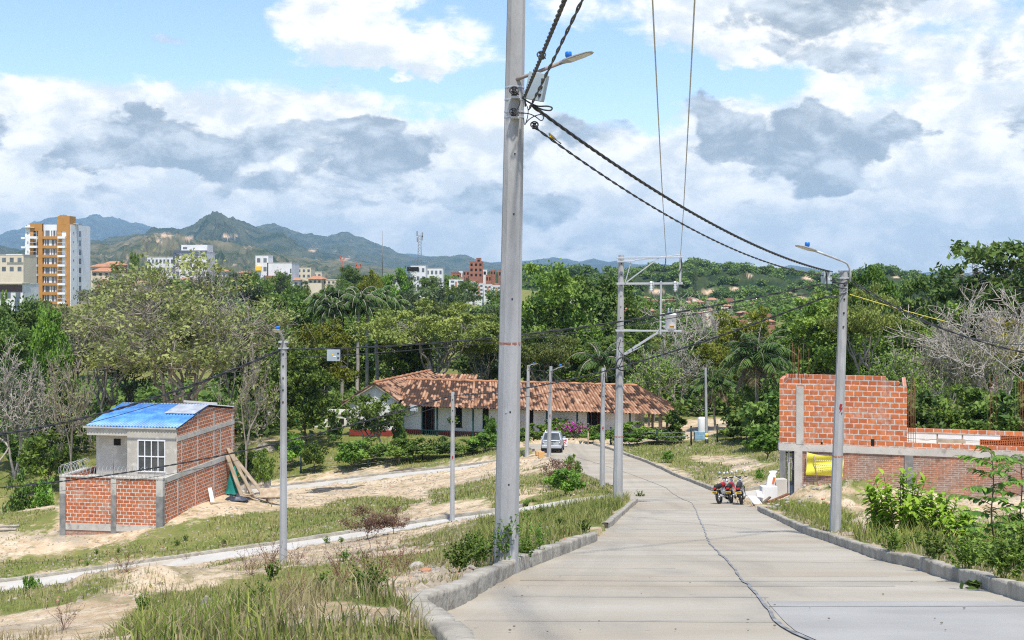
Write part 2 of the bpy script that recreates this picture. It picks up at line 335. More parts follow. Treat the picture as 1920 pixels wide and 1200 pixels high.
def vnoise(x, y, s, seed=0):
    x = x / s + seed * 17.3; y = y / s + seed * 9.1; xi = np.floor(x); yi = np.floor(y); fx = x - xi; fy = y - yi; fx = fx * fx * (3 - 2 * fx); fy = fy * fy * (3 - 2 * fy)
    def h(a, b): v = np.sin(a * 127.1 + b * 311.7 + seed * 74.7) * 43758.5453; return v - np.floor(v)
    return (h(xi, yi) * (1 - fx) + h(xi + 1, yi) * fx) * (1 - fy) + (h(xi, yi + 1) * (1 - fx) + h(xi + 1, yi + 1) * fx) * fy
def fbm(x, y, s, o=4, seed=0):
    a = 0; w = 0.5; t = 0
    for i in range(o): a = a + w * vnoise(x, y, s / 2 ** i, seed + i); t += w; w *= .5
    return a / t - .5
def sstep(a, b, v): t = np.clip((v - a) / (b - a), 0, 1); return t * t * (3 - 2 * t)
def in_poly(px, py, poly):
    inside = np.zeros(px.shape, bool); n = len(poly); j = n - 1
    for i in range(n):
        xi, yi = poly[i]; xj, yj = poly[j]; c = ((yi > py) != (yj > py)) & (px < (xj - xi) * (py - yi) / ((yj - yi) + 1e-9) + xi); inside ^= c; j = i
    return inside
def main_dist(x, y):
    return np.maximum(edge_x(left_edge, y) - x, x - edge_x(right_edge, y)) + np.where(y > 101.5, (y - 101.5) * 1.0, 0)
def side_dist(k, x, y):
    q = side_line[k]; d = np.full(len(x), 1e9); z = np.zeros(len(x))
    sel = (y > q[:, 1].min() - 8) & (y < q[:, 1].max() + 8) & (x > q[:, 0].min() - 8) & (x < q[:, 0].max() + 8); idx = np.where(sel)[0]
    for i in range(0, len(idx), 20000):
        b = idx[i:i + 20000]; dd = np.hypot(x[b, None] - q[None, :, 0], y[b, None] - q[None, :, 1]); m = dd.argmin(1); d[b] = dd[np.arange(len(b)), m] - side_hw[k]; z[b] = q[m, 2]
    return d, z
MOUNDS = [(-9.4, 32.2, 1.3, .8, .30), (-8.0, 33.4, 1.1, .7, .25), (-11.5, 30.5, 2.0, 1.2, .15), (-7.4, 26.5, 2.0, 1.2, .3), (-4.5, 37.8, 1.4, .7, .35), (-2.5, 38.8, 1.4, .7, .3), (-6.5, 38.6, 1.3, .7, .35), (-9.5, 25.5, 2.0, 1.3, .3),
          (13.4, 49.5, 1.7, .9, .85), (11.9, 50.5, 1.0, .6, .55), (15.6, 49.0, 2.2, .8, .5), (19, 47.5, 2.5, 1.2, .6), (22, 46, 2.5, 1.5, .8), (9.6, 33.5, 1.3, 1.2, .25), (11.5, 35, 2, 1.4, .5), (-1.9, 16.5, 1.0, .8, .15)]
def far_z(x, y):
    a = x / np.maximum(y, 1)
    zl = np.interp(y, [110, 160, 200, 260, 330, 420, 600, 1000, 2500, 20000], [-16.5, -17.5, -19, -17, -13, -9, -9.5, -18, -34, -140])
    zr = np.interp(y, [110, 160, 260, 400, 490, 560, 640, 740, 1000, 2500, 20000], [-14, -17, -23, -24, -22.8, -21, -19, -24, -38, -50, -140])
    t = sstep(.0, .09, a); return zl * (1 - t) + zr * t + fbm(x, y, 90, 3, 5) * 3 * sstep(130, 220, y)
def raw_h(x, y):
    yc = np.minimum(y, 128.0); x_c = np.clip(x, -75, 75)
    z = _tps(x_c, yc); t = sstep(108, 165, y); side = sstep(55, 90, np.abs(x)); z = z * (1 - t) + far_z(x, y) * t
    return z
def H(x, y, rough=True):
    x = np.atleast_1d(np.asarray(x, float)); y = np.atleast_1d(np.asarray(y, float)); z = raw_h(x, y)
    if rough:
        z = z + fbm(x, y, 5, 4, 2) * .35 * sstep(0, 3, main_dist(x, y)) + fbm(x, y, .9, 3, 8) * .12
        for mx, my, r1, r2, h in MOUNDS: z = z + h * np.exp(-((x - mx) / r1) ** 2 - ((y - my) / r2) ** 2) * (1 + 1.2 * fbm(x, y, .8, 4, 3))
    for k in side_line:
        d, sz = side_dist(k, x, y); t = sstep(0, 2.2, d); z = np.where(d < 2.2, (sz + .09) * (1 - t) + z * t, z); z = np.where(d < .12, sz - .22, z)
    dm = main_dist(x, y); rz = road_z(y); t = sstep(.12, 2.0, dm); near = (dm < 2.0) & (y < 106)
    z = np.where(near, (rz + .125) * (1 - t) + z * t, z); z = np.where((dm < .12) & (y < 106), rz - .25, z)
    return z
def G(px, py, y0=8, y1=400):
    """first point of the ground seen through photo pixel (px, py)"""
    ys = np.geomspace(y0, y1, 900); xs = (px - CX) / F * ys; f = (-(py - HY) / F * ys) - H(xs, ys, False); i = int(np.argmax(f <= 0)) if (f <= 0).any() else len(ys) - 1
    return Vector((float(xs[i]), float(ys[i]), float(H(xs[i], ys[i])[0])))
def gz(x, y): return float(H(x, y)[0])

GRASS = [  # where grass grows, drawn on the ground as seen in the photo
 [(-400, 790), (0, 820), (150, 830), (240, 850), (250, 900), (108, 943), (-400, 990)], [(-400, 985), (60, 965), (112, 955), (110, 975), (50, 995), (0, 990), (-400, 1020)],
 [(430, 828), (700, 812), (930, 812), (940, 857), (760, 880), (640, 872), (520, 905), (430, 890)], [(-400, 1080), (-20, 1052), (130, 1040), (250, 1020), (300, 990), (420, 968), (480, 962), (620, 945), (740, 930), (790, 938), (760, 962), (690, 985), (560, 1012), (400, 1033), (200, 1058), (0, 1085), (-400, 1130)],
 [(800, 925), (940, 900), (940, 925), (800, 948)], [(740, 1015), (850, 992), (935, 975), (1010, 962), (1090, 950), (1170, 930), (1190, 940), (1140, 985), (1020, 998), (960, 1012), (850, 1020), (760, 1022)],
 [(930, 900), (1000, 885), (1060, 880), (1100, 893), (1165, 925), (1130, 943), (1000, 948), (930, 955), (920, 930)], [(960, 842), (1000, 838), (1000, 850), (960, 862)],
 [(-400, 1130), (0, 1105), (150, 1088), (215, 1078), (235, 1090), (150, 1130), (60, 1150), (-400, 1200)],
 [(190, 1300), (215, 1200), (250, 1130), (330, 1112), (420, 1090), (480, 1070), (540, 1058), (620, 1055), (700, 1040), (800, 1022), (880, 1018), (1000, 985), (1100, 1003), (980, 1050), (860, 1100), (800, 1125), (760, 1160), (800, 1300)],
 [(1475, 690), (2600, 690), (2600, 905), (1475, 905)],
 [(1140, 838), (1250, 835), (1480, 790), (1460, 860), (1480, 930), (1400, 922), (1330, 905), (1250, 872), (1180, 850)],
 [(1425, 952), (1480, 935), (1560, 945), (1600, 985), (1700, 1000), (1930, 985), (2500, 1000), (2500, 1250), (1930, 1140), (1800, 1080), (1640, 1035), (1560, 1010), (1470, 970)]]
SAND = [[(480, 1135), (560, 1118), (620, 1150), (600, 1190), (500, 1195)], [(700, 1150), (790, 1135), (770, 1200), (690, 1200)], [(420, 1060), (520, 1045), (540, 1070), (440, 1085)], [(1300, 855), (1400, 858), (1440, 872), (1400, 885), (1320, 872)], [(1340, 890), (1440, 898), (1440, 915), (1370, 912)], [(1545, 985), (1610, 985), (1640, 1000), (1600, 1012), (1560, 1005)], [(1630, 1005), (1720, 1000), (1700, 1018)],
        [(960, 915), (1030, 905), (1040, 925), (960, 938)], [(640, 1080), (760, 1068), (880, 1060), (900, 1085), (800, 1115), (700, 1120)], [(560, 1130), (700, 1130), (740, 1165), (600, 1160)], [(690, 868), (760, 862), (700, 880)]]
def grass_mask(x, y, z):
    yy = np.maximum(y, .5); px = CX + F * x / yy; py = HY - F * z / yy
    jx = fbm(x, y, 4, 5, 21) * 95 * np.minimum(1, 30 / yy) ** .5; jy = fbm(x, y, 4, 5, 22) * 60 * np.minimum(1, 30 / yy); px = px + jx * 1.3; py = py + jy * 1.3
    g = np.zeros(x.shape)
    for p in GRASS: g = np.maximum(g, in_poly(px, py, p))
    for p in SAND: g = np.where(in_poly(px, py, p), .12, g)
    g = np.where(y > 118, 1.0, g); g = np.where((y < 9), .6, g)
    return g
def build_ground():
    us = np.concatenate([np.linspace(-3.2, -.62, 40, endpoint=False), np.linspace(-.62, .62, 560), np.linspace(.62, 3.2, 41)[1:]])
    ys = np.concatenate([np.linspace(-30, 7, 50, endpoint=False), np.geomspace(7, 135, 620, endpoint=False), np.geomspace(135, 1500, 90, endpoint=False), np.geomspace(1500, 30000, 30)])
    U, Y = np.meshgrid(us, ys); X = U * (Y + 6 + 25 * np.exp(-np.maximum(Y, 0) / 8) + np.where(Y < 0, -Y, 0)); x = X.ravel(); y = Y.ravel()
    z = H(x, y); g = grass_mask(x, y, z)
    G2 = g.reshape(U.shape)
    for _ in range(9): G2 = (G2 + np.roll(G2, 1, 0) + np.roll(G2, -1, 0) + np.roll(G2, 1, 1) + np.roll(G2, -1, 1)) / 5
    V = np.stack([x, y, z], 1); nr, nc = U.shape; i = np.arange(nr * nc).reshape(nr, nc)
    Fc = np.stack([i[:-1, :-1].ravel(), i[:-1, 1:].ravel(), i[1:, 1:].ravel(), i[1:, :-1].ravel()], 1)
    m = bpy.data.materials.new('soil_and_turf'); m.use_nodes = True; nt = m.node_tree; N = nt.nodes; L = nt.links; b = N['Principled BSDF']; b.inputs['Roughness'].default_value = .95; b.inputs['Specular IOR Level'].default_value = .1
    tc = N.new('ShaderNodeTexCoord')
    def nz(s, d=6, rg=.6):
        n = N.new('ShaderNodeTexNoise'); n.inputs['Scale'].default_value = s; n.inputs['Detail'].default_value = d; n.inputs['Roughness'].default_value = rg; L.new(tc.outputs['Object'], n.inputs['Vector']); return n.outputs[0]
    def rmp(v, a, c_):
        r = N.new('ShaderNodeMapRange'); r.inputs[1].default_value = a; r.inputs[2].default_value = c_; L.new(v, r.inputs[0]); return r.outputs[0]
    def mix(f, a, c_):
        n = N.new('ShaderNodeMix'); n.data_type = 'RGBA'; L.new(f, n.inputs[0])
        for k, v in ((6, a), (7, c_)):
            if isinstance(v, tuple): n.inputs[k].default_value = (*v, 1)
            else: L.new(v, n.inputs[k])
        return n.outputs[2]
    sand = mix(rmp(nz(.35), .38, .62), (.60, .47, .31), (.44, .32, .19)); sand = mix(rmp(nz(2.2), .45, .7), sand, (.68, .57, .42)); sand = mix(rmp(nz(.9), .56, .66), sand, (.30, .25, .14))
    sand = mix(rmp(nz(14), .60, .68), sand, (.24, .19, .13)); sand = mix(rmp(nz(.22), .55, .66), sand, (.36, .31, .23))
    turf = mix(rmp(nz(.5), .35, .65), (.10, .14, .03), (.26, .22, .09)); turf = mix(rmp(nz(6), .4, .7), turf, (.20, .23, .06)); turf = mix(rmp(nz(1.3), .60, .70), turf, (.42, .33, .2))
    at = N.new('ShaderNodeAttribute'); at.attribute_name = 'grass'
    ad = N.new('ShaderNodeMath'); ad.operation = 'MULTIPLY_ADD'; L.new(nz(1.8), ad.inputs[0]); ad.inputs[1].default_value = 2.2; L.new(at.outputs['Fac'], ad.inputs[2])
    L.new(mix(rmp(ad.outputs[0], 1.25, 1.75), sand, turf), b.inputs['Base Color'])
    bp = N.new('ShaderNodeBump'); bp.inputs['Distance'].default_value = .10; L.new(nz(6, 9, .65), bp.inputs['Height']); L.new(bp.outputs[0], b.inputs['Normal'])
    tag(np_mesh('ground', V, Fc, m, smooth=True, attr={'grass': G2.ravel()}), kind='structure')
build_ground()

# ------------------------------------------------------------------ roads and kerbs
M_CONC = material('road_concrete', (.335, .295, .225), .85, (.43, .39, .315), .7, 9, (.3, .7), bump=.008, bscale=9, col3=(.36, .30, .215), scale3=.22, fac3=(.5, .68), stretch=(.4, 1, 1))
def _tracks(m):        # tyre-worn and stained streaks along the carriageway
    nt = m.node_tree; N = nt.nodes; L = nt.links; b = N['Principled BSDF']; src = b.inputs['Base Color'].links[0].from_socket; tc = N.new('ShaderNodeTexCoord'); last = src
    for sc_, rot, col, f in (((1.1, .035, 1), -.14, (.27, .24, .19, 1), (.52, .70)), ((.55, .30, 1), 0, (.24, .225, .195, 1), (.58, .72)), ((9, 9, 1), 0, (.20, .17, .13, 1), (.68, .74))):
        mp = N.new('ShaderNodeMapping'); mp.inputs['Scale'].default_value = sc_; mp.inputs['Rotation'].default_value = (0, 0, rot); L.new(tc.outputs['Object'], mp.inputs[0]); n = N.new('ShaderNodeTexNoise'); n.inputs['Scale'].default_value = 1; n.inputs['Detail'].default_value = 7; L.new(mp.outputs[0], n.inputs['Vector'])
        r = N.new('ShaderNodeMapRange'); r.inputs[1].default_value, r.inputs[2].default_value = f; r.inputs[4].default_value = .6; L.new(n.outputs[0], r.inputs[0]); x = N.new('ShaderNodeMix'); x.data_type = 'RGBA'; L.new(r.outputs[0], x.inputs[0]); L.new(last, x.inputs[6]); x.inputs[7].default_value = col; last = x.outputs[2]
    L.new(last, b.inputs['Base Color'])
_tracks(M_CONC)
M_LANE = material('lane_concrete', (.47, .44, .38), .85, (.56, .53, .47), .6, 8, (.3, .7), bump=.008, bscale=9, col3=(.42, .35, .25), scale3=.5, fac3=(.56, .7))
M_CONC2 = material('fresh_concrete', (.365, .355, .325), .8, (.31, .30, .275), 1.1, 8, bump=.002, bscale=14)
M_JOINT = material('joint_tar', (.15, .155, .16), .8, (.30, .30, .29), 5, 6)
M_KERB = material('kerb_concrete', (.43, .395, .32), .9, (.27, .24, .19), 2.6, 8, (.35, .68), bump=.035, bscale=9, col3=(.16, .14, .11), scale3=3.1, fac3=(.62, .78))
def build_roads():
    ys = np.concatenate([np.arange(-12, 101.5, .35)]); lx = edge_x(left_edge, ys) - .16; rx = edge_x(right_edge, ys) + .12; nc = 15
    t = np.linspace(0, 1, nc); X = lx[:, None] * (1 - t) + rx[:, None] * t; Y = np.repeat(ys[:, None], nc, 1); Z = road_z(Y.ravel()).reshape(Y.shape) + (vnoise(X, Y, 3.1, 4) - .5) * .03
    i = np.arange(X.size).reshape(X.shape); Fc = np.stack([i[:-1, :-1].ravel(), i[:-1, 1:].ravel(), i[1:, 1:].ravel(), i[1:, :-1].ravel()], 1)
    road = tag(np_mesh('road', np.stack([X.ravel(), Y.ravel(), Z.ravel()], 1), Fc, M_CONC, smooth=True), kind='structure')
    def strip(pts, w, mat, name, up=.006, wob=0.0):
        q = resample([(a, b_) for a, b_ in pts], .25); d = np.gradient(q, axis=0); d /= np.linalg.norm(d, axis=1)[:, None] + 1e-9; n = np.stack([-d[:, 1], d[:, 0]], 1)
        q = q + n * ((vnoise(q[:, 0], q[:, 1], .7, 6)[:, None] - .5) * wob); ww = w * (.5 + 1.0 * vnoise(q[:, 0], q[:, 1], .35, 9))[:, None]
        a = q + n * ww / 2; b_ = q - n * ww / 2; V = np.concatenate([a, b_]); z = road_z(V[:, 1]) + (vnoise(V[:, 0], V[:, 1], 3.1, 4) - .5) * .03 + up; k = len(q); j = np.arange(k - 1)
        return np_mesh(name, np.column_stack([V, z]), np.stack([j, j + k, j + k + 1, j + 1], 1), mat, parent=road)
    crack = [road_pt(*p) for p in [(1540, 1215), (1480, 1185), (1462, 1168), (1440, 1142), (1405, 1102), (1385, 1075), (1365, 1056), (1347, 1035), (1330, 1018), (1322, 995), (1312, 975), (1304, 955), (1298, 944), (1250, 915), (1185, 890), (1130, 872), (1060, 850)]]
    strip(crack[:13], .034, M_JOINT, 'expansion_joint', .012, .05); strip(crack[12:], .035, M_JOINT, 'expansion_joint', .012, .05)
    for y, a, b_, w in [(10.6, -.4, 2.2, .02), (11.9, 2.4, 5, .03), (13.1, 0, 2.6, .025), (14.9, .1, 4.4, .03), (16.0, .1, 5, .04), (17.2, .6, 5, .022), (18.9, .5, 2.4, .022), (20.6, .8, 6, .02), (22.4, 1, 4.0, .02), (24.3, 1.5, 6.4, .022), (26.5, 1.8, 4.4, .02), (29.0, 2.0, 7.2, .022), (31.6, 2.3, 5, .022), (34.5, 2.6, 8, .025), (38, 3.0, 6, .025), (42, 3.6, 8.8, .025), (47, 4.4, 9.3, .03), (53, 5.2, 10, .03), (86, 5.4, 6.6, .08)]:
        a = max(a, float(edge_x(left_edge, y)) + .1); b_ = min(b_, float(edge_x(right_edge, y)) - .1); strip([(a, y), (b_, y - (b_ - a) * .05)], w, M_JOINT, 'construction_joint', .010, .02)
    ys = np.arange(9, 12.6, .25); cx_ = np.array([np.interp(y, [c[1] for c in crack[:5]], [c[0] for c in crack[:5]]) for y in ys]) + .05; rx = edge_x(right_edge, ys) - .02
    t = np.linspace(0, 1, 9); X = cx_[:, None] * (1 - t) + rx[:, None] * t; Y = np.repeat(ys[:, None], 9, 1) - (X - cx_[:, None]) * .05; Z = road_z(Y.ravel()).reshape(Y.shape) + (vnoise(X, Y, 3.1, 4) - .5) * .03 + .005
    i = np.arange(X.size).reshape(X.shape); Fc = np.stack([i[:-1, :-1].ravel(), i[:-1, 1:].ravel(), i[1:, 1:].ravel(), i[1:, :-1].ravel()], 1)
    np_mesh('fresh_slab', np.stack([X.ravel(), Y.ravel(), Z.ravel()], 1), Fc, M_CONC2, parent=road, smooth=True)
    for k, q in side_line.items():
        d = np.gradient(q[:, :2], axis=0); d /= np.linalg.norm(d, axis=1)[:, None]; n = np.stack([-d[:, 1], d[:, 0]], 1); hw = side_hw[k]; cols = []
        for s_ in np.linspace(-1, 1, 7): c_ = q[:, :2] + n * hw * s_; ins = main_dist(c_[:, 0], c_[:, 1]) < .35; cols.append(np.column_stack([c_, np.where(ins & (c_[:, 1] < 101), np.minimum(q[:, 2], road_z(c_[:, 1])) - .03, q[:, 2] - .006)]))
        V = np.stack(cols, 1); i = np.arange(V.shape[0] * 7).reshape(-1, 7); Fc = np.stack([i[:-1, :-1].ravel(), i[:-1, 1:].ravel(), i[1:, 1:].ravel(), i[1:, :-1].ravel()], 1)
        tag(np_mesh('side_street', V.reshape(-1, 3), Fc, M_LANE, smooth=True), kind='structure')
def kerb(pts3, out_sign, name='kerb', h=.17, w=.17):
    q = resample(pts3, .16); d = np.gradient(q[:, :2], axis=0); d /= np.linalg.norm(d, axis=1)[:, None] + 1e-9; n = np.stack([-d[:, 1], d[:, 0]], 1) * out_sign
    k = len(q); s = np.arange(k) * .16; gap = (np.mod(s + .3 * vnoise(s, s * 0, 2, 3), .96) < .15) * .022
    jit = (vnoise(q[:, 0], q[:, 1], .22, 5) - .5) * .03 + (vnoise(q[:, 0], q[:, 1], 1.1, 15) - .5) * .05; prof = [(0.0, -.15), (0.0, 0.02), (.005, .82), (.03, 1.0), (.5, 1.02), (.92, 1.0), (1.0, .9), (1.0, -.6)]
    rows = []
    for a, b_ in prof:
        off = a * w + gap * (1 if a < .5 else -1) + jit * (.7 if b_ > .5 else .3); zz = np.where(b_ > 0, b_ * h + jit * .6 - gap * (b_ > .5), b_ * h)
        rows.append(np.column_stack([q[:, :2] + n * off[:, None], q[:, 2] + zz]))
    V = np.stack(rows, 1); m = len(prof); i = np.arange(k * m).reshape(k, m); Fc = np.stack([i[:-1, :-1].ravel(), i[:-1, 1:].ravel(), i[1:, 1:].ravel(), i[1:, :-1].ravel()], 1)
    V = V.reshape(-1, 3); caps = [[i[e, 0], i[e, a_], i[e, a_ + 1], i[e, a_ + 1]] for e in (0, -1) for a_ in range(1, m - 1)]; Fc = np.concatenate([Fc, np.array([[i[e, 0], i[e, 2], i[e, 5], i[e, 7]] for e in (0, -1)])])
    return tag(np_mesh(name, V, Fc, M_KERB, smooth=False), kind='structure')
def offset_side(k, s_):
    q = side_line[k]; d = np.gradient(q[:, :2], axis=0); d /= np.linalg.norm(d, axis=1)[:, None]; n = np.stack([-d[:, 1], d[:, 0]], 1)
    return np.column_stack([q[:, :2] + n * side_hw[k] * s_, q[:, 2]])
build_roads()
kerb([rp(*p) for p in [(1060, 1460), (980, 1350), (905, 1260), (858, 1215), (828, 1190), (806, 1176), (797, 1166), (808, 1158), (835, 1148), (880, 1128), (920, 1103), (960, 1080), (1000, 1062), (1060, 1038), (1120, 1015)]], 1, h=.2, w=.2)
kerb([rp(*p) for p in [(1140, 991), (1150, 985), (1167, 967), (1196, 942)]], 1)
kerb([rp(*p) for p in [(1152, 915), (1110, 897), (1087, 887), (1050, 868), (1032, 859)]], 1)
kerb([rp(*p) for p in [(1003, 846), (985, 837)]], 1)
kerb([(2.9, 0, float(road_z(0))), (4.1, 8, float(road_z(8)))] + [rp(*p) for p in RIGHT_PX[:8]], -1)
kerb([rp(*p) for p in RIGHT_PX[8:]], -1)
qa = offset_side('a', -1); qb = offset_side('b', -1); qb2 = offset_side('b', 1); qc = offset_side('c', -1); qc2 = offset_side('c', 1); qd = offset_side('d', 1)
kerb(qa[6:], -1, h=.16); kerb(qb[8:], -1, h=.16); kerb(qb2[12:26], 1, h=.13); kerb(qc[4:14], -1, h=.17); kerb(qc2[3:9], 1, h=.1); kerb(qc2[14:34], 1, h=.12); kerb(qd[:8], 1, h=.15)

def scatter_rocks():
    rng = np.random.RandomState(9); n = 60000; px = rng.uniform(-100, 2050, n); Y = 9 + 92 * rng.rand(n) ** 1.6; x = (px - CX) / F * Y; k = main_dist(x, Y) > .35
    for s in side_line: d, _ = side_dist(s, x, Y); k &= d > .2
    x, Y = x[k], Y[k]; z = H(x, Y); g = grass_mask(x, Y, z); k = (vnoise(x, Y, 2.2, 51) + .35 * rng.rand(len(x)) > .62) & ~((Y > 53) & (x > 11) & (Y < 62)); x, Y, z = x[k], Y[k], z[k]; n = len(x)
    r = .018 + .05 * rng.rand(n) ** 4 + .0006 * Y; base = np.array([[1, 0, 0], [-.3, .9, 0], [-.8, -.6, 0], [.1, .1, .9], [.5, -.8, .2]]); a = rng.rand(n) * 6.28; ca, sa = np.cos(a), np.sin(a); B = base[None] * (.6 + .8 * rng.rand(n, 5, 3)); X = B[..., 0] * ca[:, None] - B[..., 1] * sa[:, None]; Yy = B[..., 0] * sa[:, None] + B[..., 1] * ca[:, None]
    V = np.stack([x[:, None] + X * r[:, None], Y[:, None] + Yy * r[:, None], z[:, None] + (B[..., 2] * .8 - .05) * r[:, None]], 2).reshape(-1, 3); b = np.arange(n)[:, None] * 5; Fc = (b[:, None] + np.array([[0, 1, 3], [1, 2, 3], [2, 4, 3], [4, 0, 3]])[None]).reshape(-1, 3)
    m = material('loose_gravel', (.42, .36, .28), .95, (.22, .18, .13), 3, 2, (.3, .6), col3=(.40, .16, .09), scale3=5, fac3=(.66, .7))
    tag(np_mesh('gravel', V, Fc, m), 'loose gravel, clods and crumbs of rubble strewn over the sandy ground', 'gravel', kind='stuff')
scatter_rocks()

# ------------------------------------------------------------------ shared building materials
M_BRICK_S = brick_mat('hollow_brick_left', (.58, .18, .065), (.38, .11, .05), (.66, .59, .50), .345, .205, .026)
M_BRICK_R = brick_mat('hollow_brick_right', (.62, .20, .07), (.42, .12, .05), (.56, .52, .46), .36, .225, .026)
M_BRICK_OLD = brick_mat('solid_brick_old', (.50, .215, .115), (.30, .14, .09), (.46, .41, .35), .27, .085, .016, stain=(.20, .16, .13))
M_CEM = material('raw_cement', (.44, .42, .37), .9, (.56, .53, .47), .9, 7, (.35, .65), bump=.006, bscale=20, col3=(.27, .25, .22), scale3=2.3, fac3=(.56, .72))
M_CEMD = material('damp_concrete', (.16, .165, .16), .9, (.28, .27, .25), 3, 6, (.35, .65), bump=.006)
M_REND = material('cement_render', (.52, .49, .42), .9, (.42, .39, .33), .8, 7, (.35, .7), bump=.004, bscale=15, col3=(.62, .59, .52), scale3=2.0, fac3=(.55, .7))
M_BLUE = material('blue_sheet_metal', (.04, .17, .50), .45, (.12, .33, .64), 1.6, 7, metal=0.0, spec=.5)
M_GREYM = material('grey_sheet_metal', (.45, .47, .48), .5, (.30, .32, .34), 2, 4, spec=.5)
M_WHITE = material('white_paint', (.80, .80, .79), .6, (.74, .74, .73), 2)
M_WPAINT = material('whitewash', (.74, .73, .70), .9, (.64, .62, .57), 1.1, 6, (.4, .7), bump=.004)
M_GLASS = material('dark_glass', (.035, .045, .05), .08, (.10, .11, .10), 1.1, spec=.6)
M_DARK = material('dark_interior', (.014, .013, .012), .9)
M_STEEL = material('galvanised_steel', (.42, .43, .44), .45, (.55, .56, .57), 6, metal=.3, spec=.5)
M_RUST = material('rusty_rebar', (.13, .06, .035), .85, (.22, .10, .05), 9)
M_WOOD = material('weathered_timber', (.30, .22, .14), .85, (.46, .37, .26), 3, 6, bump=.003, stretch=(1, 1, .3))
M_BLACK = material('black_rubber', (.018, .018, .02), .55, (.03, .03, .032), 5)
M_BLACKP = material('black_cable', (.03, .032, .035), .5, (.055, .055, .06), 14)
M_RED = material('red_plastic', (.55, .02, .02), .35, spec=.5)
M_YEL = material('yellow_paint', (.85, .55, .04), .6)
M_TEAL = material('dark_green_paint', (.015, .07, .065), .5, (.02, .05, .05), 8)
M_WIN = material('window_glass', (.06, .075, .09), .12, (.16, .19, .22), .35, spec=.6)

def steps(a, b, n): return [a + (b - a) * i / (n - 1) for i in range(n)]

